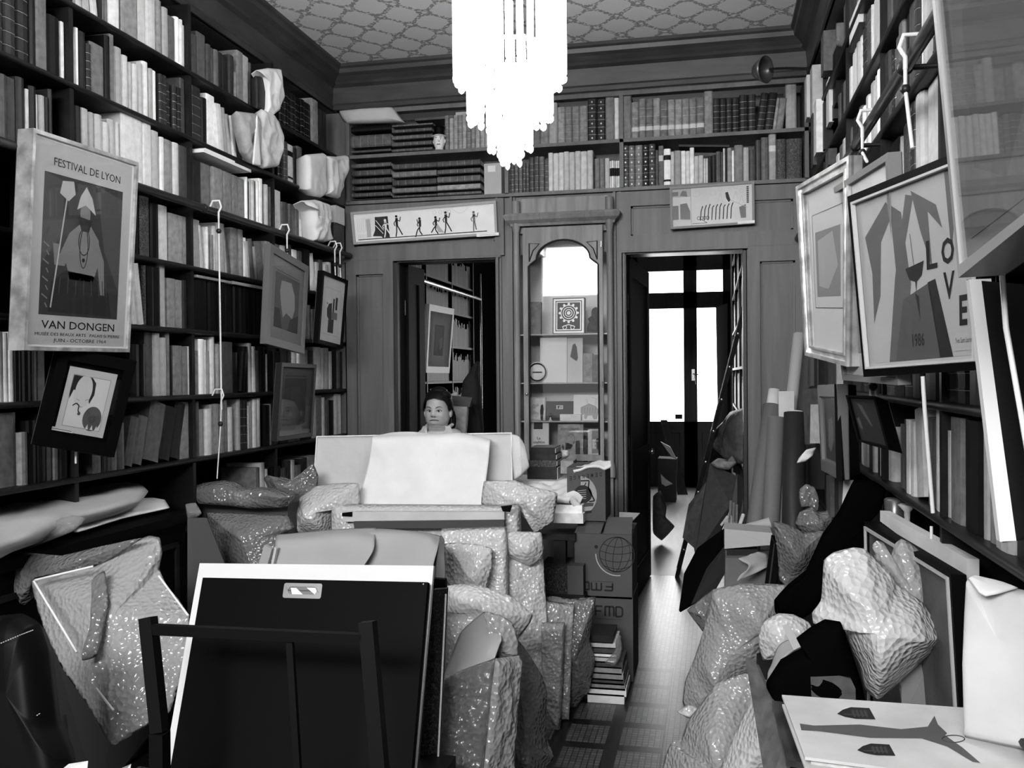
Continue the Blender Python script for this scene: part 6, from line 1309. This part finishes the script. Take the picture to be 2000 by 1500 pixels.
b = MB(); b.slab([at(846,1152,Y=2.5), at(872,1150,Y=2.56), at(852,1580,Y=2.40), at(812,1580,Y=2.36)], V(0,.02,0)); b.build('marbled_side', marble, t)
b = MB(); b.tube([at(871,1160,Y=2.53), at(851,1580,Y=2.37)], .003, 5); b.build('white_edge', whitemetal, t)
b = MB(); b.slab([at(842,1130,Y=2.58), at(869,1132,Y=2.62), at(870,1152,Y=2.62), at(842,1152,Y=2.58)], V(0,.02,0)); b.build('top_corner', black, t)
# the chair
ch = thing('chair', 'black wooden chair with a plain top rail in the foreground', 'chair', tuple(at(500,1700,Y=2.1)))
chm = mat('black_stained_wood', .004, .5, .12)
pl_, pr_ = at(289,1206,Y=2.02), at(718,1214,Y=1.98)
fl_, fr_ = V(pl_.x+.05, 1.98, 0), V(pr_.x+.05, 1.95, 0)
ql, qr = at(312,1430,Y=1.97), at(742,1500,Y=1.94)
MB().bar(ql, pl_, .034, .03).bar(fl_+V(0,0,.0), ql, .036, .034).build('back_post', chm, ch); MB().bar(qr, pr_, .034, .03).bar(fr_, qr, .036, .034).build('back_post', chm, ch)
MB().bar(at(300,1229,Y=2.01), at(708,1248,Y=1.97), .02, .024).build('top_rail', chm, ch)
MB().bar(at(566,1245,Y=1.99), at(585,1560,Y=1.96), .016, .012).build('slat', chm, ch)
sx0, sx1 = fl_.x-.03, fr_.x+.03
MB().box((sx0, 1.97, .43), (sx1, 2.42, .46)).build('seat', chm, ch)
for x in (sx0+.03, sx1-.03): MB().box((x-.018, 2.36, 0), (x+.018, 2.40, .43)).build('front_leg', chm, ch)
MB().bar(V(sx0+.04, 1.97, .2), V(sx1-.04, 1.97, .2), .016, .022).build('stretcher', chm, ch)

# ================================================================ FOREGROUND CENTRE wraps
pk('bubble_wrap', 'ragged flap of bubble wrap behind the curved kraft sheet', 'bubble wrap', [(870,1145),(905,1140),(935,1143),(1000,1165),(1040,1200),(1036,1216),(1012,1247),(985,1215),(955,1190),(905,1187),(868,1195)], 3.1, .05, bub_w, (.03, 10), seed=51)
o = sheet('kraft_sheet', [[(864,1325,2.72),(885,1270,2.8),(905,1228,2.88),(945,1196,2.95)], [(890,1318,2.7),(915,1270,2.74),(940,1228,2.8),(968,1200,2.9)], [(930,1302,2.68),(948,1270,2.7),(965,1240,2.74),(977,1222,2.8)], [(966,1285,2.68),(970,1275,2.69),(974,1262,2.7),(979,1250,2.72)]], card_l, .004, (24, 16), (.004, 8)); tag(o, 'curved sheet of grey kraft board inside bubble wrap, right of the portfolio', 'cardboard')
pk('bubble_wrap', 'sparkling ridge of bubble wrap along the edge of the curved kraft sheet', 'bubble wrap', [(945,1196),(975,1200),(1000,1215),(1013,1250),(1012,1280),(965,1290),(935,1300),(905,1310),(940,1275),(965,1240)], 2.78, .025, bub, (.012, 25), seed=52)
t = thing('wrapped_box', 'tall dark box in clear bubble wrap below the curved kraft sheet', 'wrapped box', tuple(at(910,1500,Y=2.65)))
b = MB(); b.slab([at(868,1328,Y=2.72), at(968,1290,Y=2.72), at(925,1640,Y=2.62), at(855,1640,Y=2.62)], V(0,.12,0)); b.build('box', mat('dark_box', .012, .5), t)
puff('bubble_wrap', [(863,1322,2.68),(970,1284,2.68),(928,1640,2.56),(852,1640,2.56)], 0, .02, bub_t, (.01, 30), sharp=True, pw=12, rings=18, seg=120, parent=t, seed=53)
puff('wrapped_side', [(968,1286,2.67),(1014,1280,2.78),(988,1640,2.7),(924,1640,2.57)], 0, .02, bub, (.01, 30), sharp=True, pw=12, rings=18, seg=120, parent=t, seed=54)
pk('bubble_wrap', 'great skirt of bubble wrap falling to the floor beside the tiled aisle', 'bubble wrap', [(1012,1250),(1035,1280),(1058,1318),(1068,1350),(1066,1420),(1070,1465),(1082,1478),(1068,1500),(1070,1560),(975,1600),(985,1480),(1000,1383),(1008,1300)], 3.25, .10, bub_d, (.045, 7), seed=55, seg=140, rings=20)
flat('board', 'board edge inside the great skirt of bubble wrap', 'board', [(1000,1260,3.45),(1045,1300,3.45),(1050,fl(0,3.4),3.4),(985,fl(0,3.4),3.4)], card, .02)

# ================================================================ RIGHT: tubes against the panel
def tubeobj(name, label, a, b_, r, m, inner=None, cat='tube'):
    a, b_ = at(*a[:2], Y=a[2]), at(*b_[:2], Y=b_[2]); d = (b_-a).normalized()
    t = thing(name, label, cat, tuple(b_)); w = d.orthogonal()
    bb = MB(); bb.lathe([(r*.86, .0), (r, 0), (r, (b_-a).length), (.001, (b_-a).length)], tuple(a), 24, axis=d); bb.lathe([(r*.86, 0), (r*.86, .25), (.001, .25)], tuple(a), 20, axis=d); bb.build('sheet_roll', m, t)
    if inner: i_ = MB(); i_.lathe([(.001, -inner), (r*.7, -inner), (r*.7, .2)], tuple(a), 18, axis=d); i_.build('inner_roll', paper2, t)
    return t
def down(p0, p1, Yb, z=.02):
    """extend the line p0->p1 until height z"""
    A, B = at(*p0), at(*p1); d = B-A; return A+d*((z-A.z)/d.z)
def tube2(label, p0, p1, r, m, inner=None):
    A = at(*p0); B = down(p0, p1, 0); d = (B-A).normalized(); t = thing('tube', label, 'tube', tuple(B)); L_ = (B-A).length
    bb = MB(); bb.lathe([(r*.86, .0), (r, 0), (r, L_), (.001, L_)], tuple(A), 24, axis=d); bb.lathe([(r*.86, 0), (r*.86, .2), (.001, .2)], tuple(A), 20, axis=d); bb.build('sheet_roll', m, t)
    if inner: i_ = MB(); i_.lathe([(.001, -inner), (r*.7, -inner), (r*.7, .15)], tuple(A), 18, axis=d); i_.build('inner_roll', paper2, t)
tube2('tallest pale paper tube leaning against the oak panel by the right wall', (1561,652,5.55), (1546,790,5.45), .034, mat('pale_tube', .42, .6))
tube2('grey tube with white rolls inside, leftmost of the leaning tubes', (1509,792,5.3), (1478,1012,5.1), .05, mat('grey_tube', .13, .6), .09)
tube2('second grey tube from the left, shorter, in front of the pale one', (1516,815,5.0), (1505,1030,4.9), .045, mat('grey_tube', .13, .6))
tube2('dark tube with a white rim, rightmost of the leaning tubes', (1553,806,4.9), (1549,1030,4.8), .056, mat('dark_tube', .02, .5), .008)
fb(1521,764,1551,850,5.25,.02,'roll_box','white open carton of rolled papers between the tubes','box', paper2)
tube2('thin white rod between the second grey tube and the dark tube', (1532,830,5.05), (1527,1030,4.95), .012, paper2)
tube2('thin white tube end behind the leftmost grey tube', (1497,800,5.35), (1494,850,5.33), .014, paper2)
pk('papers', 'white leaflets fanned out beside the dark tube', 'papers', [(1560,895),(1575,878),(1594,874),(1588,890),(1572,902),(1556,905)], 4.5, .02, paper, (.015, 25), seg=50, rings=7)
flat('board', 'white crumpled paper behind the black cloth under the small painting', 'paper', [(1648,938,3.5),(1668,938,3.5),(1660,962,3.5),(1645,985,3.5)], paper2, .01)
for k, (x0, x1, tn_) in enumerate([(1622,1630,'m'),(1631,1637,'d'),(1638,1645,'m')]): fb(x0,935,x1,1010,4.0,.14,'book','thin upright book under the small grey-framed painting','book', pal[tn_][1], 'books under the small painting')

# ================================================================ RIGHT HEAP
b = MB(); b.box((.16, 3.05, 0), (.62, 4.7, .42)); tag(b.build('trunk', mat('dark_trunk', .01, .8)), 'low dark trunk buried under the wrapped pictures on the right', 'trunk')
t = thing('open_carton', 'pale kraft carton with open flaps on the heap below the tubes', 'carton', tuple(at(1460,1120,Y=4.5)))
b = MB(); b.slab([at(1415,1033,Y=4.45), at(1508,1041,Y=4.45), at(1511,1064,Y=4.42), at(1415,1072,Y=4.42)], V(0,.2,0)); b.build('top_panel', card_l, t)
b = MB(); b.slab([at(1417,1090,Y=4.38), at(1508,1090,Y=4.38), at(1505,1200,Y=4.34), at(1415,1200,Y=4.34)], V(0,.2,0)); b.build('body', card, t)
b = MB(); b.slab([at(1420,1073,Y=4.44), at(1480,1073,Y=4.44), at(1478,1090,Y=4.44), at(1420,1090,Y=4.44)], V(0,.1,0)); b.build('opening_shade', ink, t)  # solid black slab imitates the shade inside the open carton
sheet('flap', [[(1480,1078,4.4),(1500,1085,4.4),(1497,1110,4.3)], [(1442,1092,4.3),(1462,1105,4.25),(1440,1135,4.2)]], card_l, .004, (12, 8), (.01, 14), t)
tag(MB().tube([at(1505,1022,Y=4.7), at(1440,1040,Y=4.7)], .03, 12).build('tube', card_l), 'flat-lying kraft tube behind the open carton', 'tube')
Q = Quad([at(1508,1045,Y=4.3), at(1516,1062,Y=4.2), at(1506,1150,Y=4.15), at(1494,1150,Y=4.25)]); t = thing('framed_picture', 'thin dark picture frame wedged right of the open carton', 'frame', tuple(Q.q[2])); b = MB(); Q.border(b, .008, -.02, .004); b.build('frame', black, t); b = MB(); Q.rect(b, .1, .05, .9, .95, -.015, -.01); b.build('picture', inkd, t)
pk('bubble_wrap', 'bubble wrap corner poking up right of the dark wedged frame', 'bubble wrap', [(1510,1018),(1540,1025),(1572,1041),(1610,1037),(1612,1060),(1590,1098),(1564,1130),(1535,1150),(1522,1130),(1518,1080)], 4.0, .06, bub_d, (.03, 10), seed=61)
pk('bubble_wrap', 'rumpled bubble wrap on top of the heap beside the black cloth', 'bubble wrap', [(1553,1024),(1562,1000),(1585,990),(1600,1000),(1635,994),(1655,1005),(1628,1040),(1600,1055),(1570,1045)], 4.1, .06, bub_d, (.03, 12), seed=62)
pk('bubble_loop', 'upright loop of bubble wrap standing on the heap', 'bubble wrap', [(1562,955),(1575,945),(1592,952),(1600,975),(1598,998),(1580,990),(1565,990),(1560,972)], 4.15, .03, bub_d, (.02, 16), seed=63)
pk('bubble_wrap', 'dark bubble wrap corner beside the leaning black boards', 'bubble wrap', [(1342,1192),(1362,1175),(1395,1150),(1400,1180),(1392,1225),(1378,1240),(1368,1228)], 4.4, .04, bub_d, (.03, 12), seed=64)
pk('wrapped_bundle', 'main slope of bubble wrap along the tiled aisle, upper part', 'bubble wrap', [(1392,1152),(1440,1140),(1500,1140),(1535,1143),(1545,1165),(1525,1195),(1530,1220),(1500,1290),(1475,1325),(1425,1375),(1380,1405),(1340,1402),(1333,1370),(1338,1330),(1358,1280),(1374,1230),(1384,1190)], 3.75, .13, bub, (.06, 6), seed=65, seg=160, rings=22)
pk('wrapped_bundle', 'main slope of bubble wrap along the tiled aisle, lower part', 'bubble wrap', [(1345,1405),(1400,1335),(1455,1315),(1500,1330),(1520,1400),(1535,1480),(1560,1560),(1400,1620),(1285,1560),(1298,1480),(1310,1452),(1328,1455),(1335,1430)], 3.1, .12, bub, (.06, 6), seed=66, seg=160, rings=22)
pk('bubble_wrap', 'small pale tongue of plastic sticking out over the tiles', 'bubble wrap', [(1322,1390),(1345,1376),(1365,1385),(1372,1402),(1352,1405),(1335,1398)], 3.6, .02, bub_w, (.01, 20), seg=50, rings=8)
pk('bubble_cone', 'tapering cone of quilted film in front of the lower bubble slope', 'bubble wrap', [(1475,1340),(1490,1348),(1505,1400),(1525,1460),(1545,1560),(1390,1560),(1425,1460),(1455,1390)], 2.85, .08, bub_w, (.02, 10), seed=67)
pk('bubble_wrap', 'bunched bubble wrap between the two slopes and the black bag', 'bubble wrap', [(1490,1215),(1520,1198),(1550,1200),(1580,1215),(1590,1230),(1560,1245),(1530,1262),(1510,1290),(1490,1290),(1480,1250)], 3.2, .06, bub_w, (.04, 10), seed=68)
o = sheet('kraft_sheet', [[(1495,1330,2.95),(1505,1290,3.0),(1520,1262,3.05),(1545,1250,3.05)], [(1500,1345,2.9),(1518,1305,2.9),(1538,1275,2.95),(1566,1262,3.0)]], card_l, .006, (16, 8), (.01, 8)); tag(o, 'pale kraft flap curling beside the black bag', 'cardboard')
flat('cardboard', 'narrow grey cardboard strip slanting behind the black bag', 'cardboard', [(1528,1222,3.0),(1540,1218,3.0),(1566,1262,2.95),(1550,1270,2.95)], card_l, .01)
flat('board', 'dark-edged board slanting down to the bottom edge beside the shield portfolio', 'board', [(1455,1282,2.5),(1476,1295,2.5),(1508,1370,2.35),(1530,1450,2.2),(1545,1560,2.1),(1500,1560,2.15),(1480,1370,2.4)], pal['m'][3], .01)
# black cloth
t = pk('black_cloth', 'length of black cloth slung diagonally across the heap', 'cloth', [(1667,938),(1705,938),(1730,955),(1722,992),(1700,1015),(1692,1063),(1660,1074),(1629,1078),(1611,1093),(1605,1171),(1588,1194),(1566,1209),(1540,1203),(1514,1198),(1512,1172),(1528,1153),(1566,1130),(1588,1082),(1607,1041),(1637,1000)], 3.3, .06, blackcloth, (.02, 8), seed=69)
# framed pictures standing under the right shelves
t = thing('framed_picture', 'large dark-framed picture leaning low against the right bookcase', 'picture', tuple(at(1780,1380,Y=2.6)))
Q = Quad([at(1692,1018,Y=3.05), at(1862,1122,Y=2.35), at(1886,1500,Y=2.25), at(1700,1400,Y=2.95)]); b = MB(); Q.border(b, .02, -.03, .006); b.build('frame', black, t); b = MB(); Q.border(b, .008, .004, .012, 0, .012); b.build('gilt_slip', inkl, t); b = MB(); Q.rect(b, .03, .03, .97, .97, -.02, -.002); b.build('canvas', mat('old_canvas', .07, .6, nz=(6, .5)), t)
o = flat('cardboard', 'long white cardboard panel lying behind the leaning dark frame', 'cardboard', [(1719,997,3.05),(1888,1091,2.42),(1888,1138,2.42),(1858,1122,2.5),(1719,1018,3.05)], paper2, .03)
c_ = at(1748, 1000, Y=3.2); tag(MB().lathe([(.03, 0), (.034, .08), (.028, .085), (.001, .085)], (c_.x, c_.y, c_.z-.04), 20).build('tin_can', mat('tin', .12, .3, .5, metal=.5)), 'small dark tin under the right bookcase shelf', 'tin')
c_ = at(1772, 1005, Y=3.1); tag(MB().lathe([(.001, .0), (.018, .002), (.008, .02), (.01, .05), (.028, .07), (.024, .072), (.001, .06)], (c_.x, c_.y, c_.z-.04), 20).build('cup', pal['l'][1]), 'small pale cup beside the dark tin', 'cup')
pk('wrapped_bundle', 'tall bubble-wrapped bundle standing before the leaning dark frame', 'bubble wrap', [(1703,1068),(1712,1056),(1726,1060),(1738,1092),(1748,1062),(1760,1052),(1775,1058),(1800,1080),(1830,1125),(1855,1194),(1868,1260),(1876,1320),(1874,1400),(1764,1400),(1750,1250),(1720,1150)], 2.62, .05, bub, (.02, 12), seed=71)
flat('board', 'grey board inside the wraps right of the big pale bundle', 'board', [(1760,1325,2.55),(1830,1270,2.55),(1840,1400,2.5),(1762,1400,2.5)], card, .01)
pk('wrapped_bundle', 'big pale bubble-wrapped bundle tapering to a point, right foreground', 'bubble wrap', [(1609,1095),(1629,1078),(1667,1069),(1689,1072),(1719,1100),(1741,1119),(1752,1141),(1801,1175),(1825,1208),(1848,1242),(1816,1278),(1764,1326),(1725,1362),(1712,1368),(1689,1345),(1678,1298),(1667,1276),(1648,1225),(1630,1205),(1605,1208),(1588,1218),(1586,1197),(1604,1171)], 2.5, .11, bub_w, (.05, 7), seed=72, seg=170, rings=24)
pk('black_bag', 'black bag standing in front of the big pale bundle', 'bag', [(1555,1246),(1582,1225),(1611,1209),(1642,1214),(1655,1250),(1667,1283),(1682,1330),(1694,1385),(1585,1400),(1502,1385),(1496,1332),(1525,1287),(1566,1267)], 2.4, .06, blackcloth, (.01, 8), sharp=True, seed=73)
flat('folder', 'brownish rounded folder sticking out of the black bag', 'folder', [(1583,1322,2.335),(1640,1320,2.335),(1662,1326,2.335),(1671,1345,2.335),(1672,1400,2.335),(1587,1400,2.335)], pal['m'][1], .01)
pk('paper_parcel', 'tall white paper parcel standing at the right edge', 'parcel', [(1890,1130,2.0),(1905,1124,2.0),(1940,1135,1.98),(1984,1149,1.95),(2060,1165,1.9),(2080,1300,1.9),(2080,1480,1.9),(1885,1440,2.0),(1882,1295,2.0),(1886,1200,2.0)], 0, .025, paper2, (.012, 5), pw=12, seed=74, rings=20, sharp=True)
pk('paper_parcel', 'folded white paper lip on top of the tall parcel', 'paper', [(1890,1130,1.98),(1900,1124,2.0),(1960,1138,1.96),(1990,1148,1.93),(1950,1160,1.92),(1925,1165,1.92),(1912,1158,1.93)], 0, .005, paper, (.005, 20), seg=60, rings=8, sharp=True)

# portfolio with shields lying on a low table at the bottom right
ZT = .76
t = thing('low_table', 'small dark table carrying the portfolio with two shields', 'table', (.6, 1.9, 0))
b = MB(); b.box((.2, 1.35, ZT-.09), (.56, 2.2, ZT-.062)); b.build('table_top', wood_dk, t)
for x, y in ((.24, 1.39), (.52, 1.39), (.24, 2.16), (.52, 2.16)): MB().box((x-.02, y-.02, 0), (x+.02, y+.02, ZT-.09)).build('leg', wood_dk, t)
G4 = [at(1527,1357,Z=ZT), at(2085,1396,Z=ZT), at(2085,1545,Z=ZT), at(1572,1478,Z=ZT)]
t = thing('portfolio', 'pale portfolio printed with two dark shields, lying at the bottom right', 'portfolio', tuple(G4[3]))
cv = mat('worn_pale_board', .55, .7, nz=(7, .14))
b = MB(); b.slab(G4, V(0,0,-.006)); b.build('front_cover', cv, t)
b = MB(); b.slab([p+V(.012,.012,-.007) for p in G4], V(0,0,-.012)); b.build('leaves', pages, t)
b = MB(); b.slab([p+V(.0,-.006,-.0195) for p in G4], V(0,0,-.006)); b.build('back_cover', paper2, t)
b = MB(); zz = ZT+.0008
def zpoly(pts, mi, dz=0): b.add([at(x, y, Z=zz+dz) for x, y in pts], [tuple(range(len(pts)))], mi)
for dx, dy in ((0, 0), (39, 71)):
    zpoly([(1635+dx,1394+dy),(1646+dx,1386+dy),(1662+dx,1381+dy),(1698+dx,1383+dy),(1710+dx,1405+dy),(1672+dx,1404+dy),(1650+dx,1400+dy)], 0)
    for k in range(4): zpoly([(1662+dx+8*k,1388+dy),(1667+dx+8*k,1386+dy),(1672+dx+8*k,1400+dy),(1668+dx+8*k,1401+dy)], 2, .0004)
    zpoly([(1648+dx,1394+dy),(1692+dx,1396+dy),(1692+dx,1398+dy),(1648+dx,1396+dy)], 2, .0006)
zpoly([(1562,1413),(1590,1417),(1680,1415),(1760,1424),(1812,1419),(1825,1398),(1832,1415),(1850,1432),(1846,1436),(1880,1460),(1915,1490),(1900,1488),(1850,1458),(1800,1442),(1700,1441),(1600,1428),(1565,1426)], 1)
b.build('cover_print', [ink, mat('faded_print', .09, .8), inkd], t)
r_ = MB(); r_.tube([at(1862+22*math.cos(a), 1443+7*math.sin(a), Z=zz+.0003) for a in [2*math.pi*k/18 for k in range(19)]], .0011, 4, cap=False); r_.build('printed_ring', inkd, t)
G5 = [at(1508,1368,Z=.715), at(1600,1380,Z=.715), at(1640,1500,Z=.715), at(1535,1485,Z=.715)]
t = tag(MB().slab(G5, V(0,0,-.012)).build('magazine', mat('glossy_dark_cover', .03, .25, .5, nz=(12, .8))), 'dark glossy magazine under the left end of the shield portfolio', 'magazine')

# ================================================================ small far volumes: one countless mass
def merge_far(limit):
    books = [o for o in bpy.data.objects if o.get('category') == 'book' and o.name.startswith('book') and o.type == 'MESH' and o.get('group')]
    bpy.context.view_layer.update()
    def size(o):
        c = o.matrix_world @ (sum((Vector(v) for v in o.bound_box), V(0,0,0))/8); d = (c-CAM); w = d.dot(FW)
        px, py = 1000+CF*d.dot(RT)/w, 750-CF*d.dot(UP)/w
        dm = sorted(o.dimensions)
        if px < -15 or px > 2015 or py < -15: return 0
        return dm[0]*dm[2]/w**2
    books.sort(key=size, reverse=True)
    far = BACKBOOKS; ms = [pal['k'][2], pal['d'][1], pal['d'][3], pal['m'][1], pal['g'][1]]
    idx = {}
    for o in books[limit:]:
        for q in [o]+list(o.children):
            mw = o.matrix_world @ (q.matrix_local if q is not o else Matrix()); me = q.data; mis = []
            for m in me.materials:
                if m.name not in idx: idx[m.name] = len(ms); ms.append(m)
                mis.append(idx[m.name])
            off = len(far.v); far.v += [tuple(mw @ v.co) for v in me.vertices]
            for p in me.polygons: far.f.append(tuple(i+off for i in p.vertices)); far.mi.append(mis[p.material_index]); far.sm.append(False)
        for q in list(o.children): bpy.data.objects.remove(q)
        bpy.data.objects.remove(o)
    tag(far.build('books', ms), 'rows of small distant and half-hidden books filling the shelves and the back room', 'books', kind='stuff')
merge_far(300)
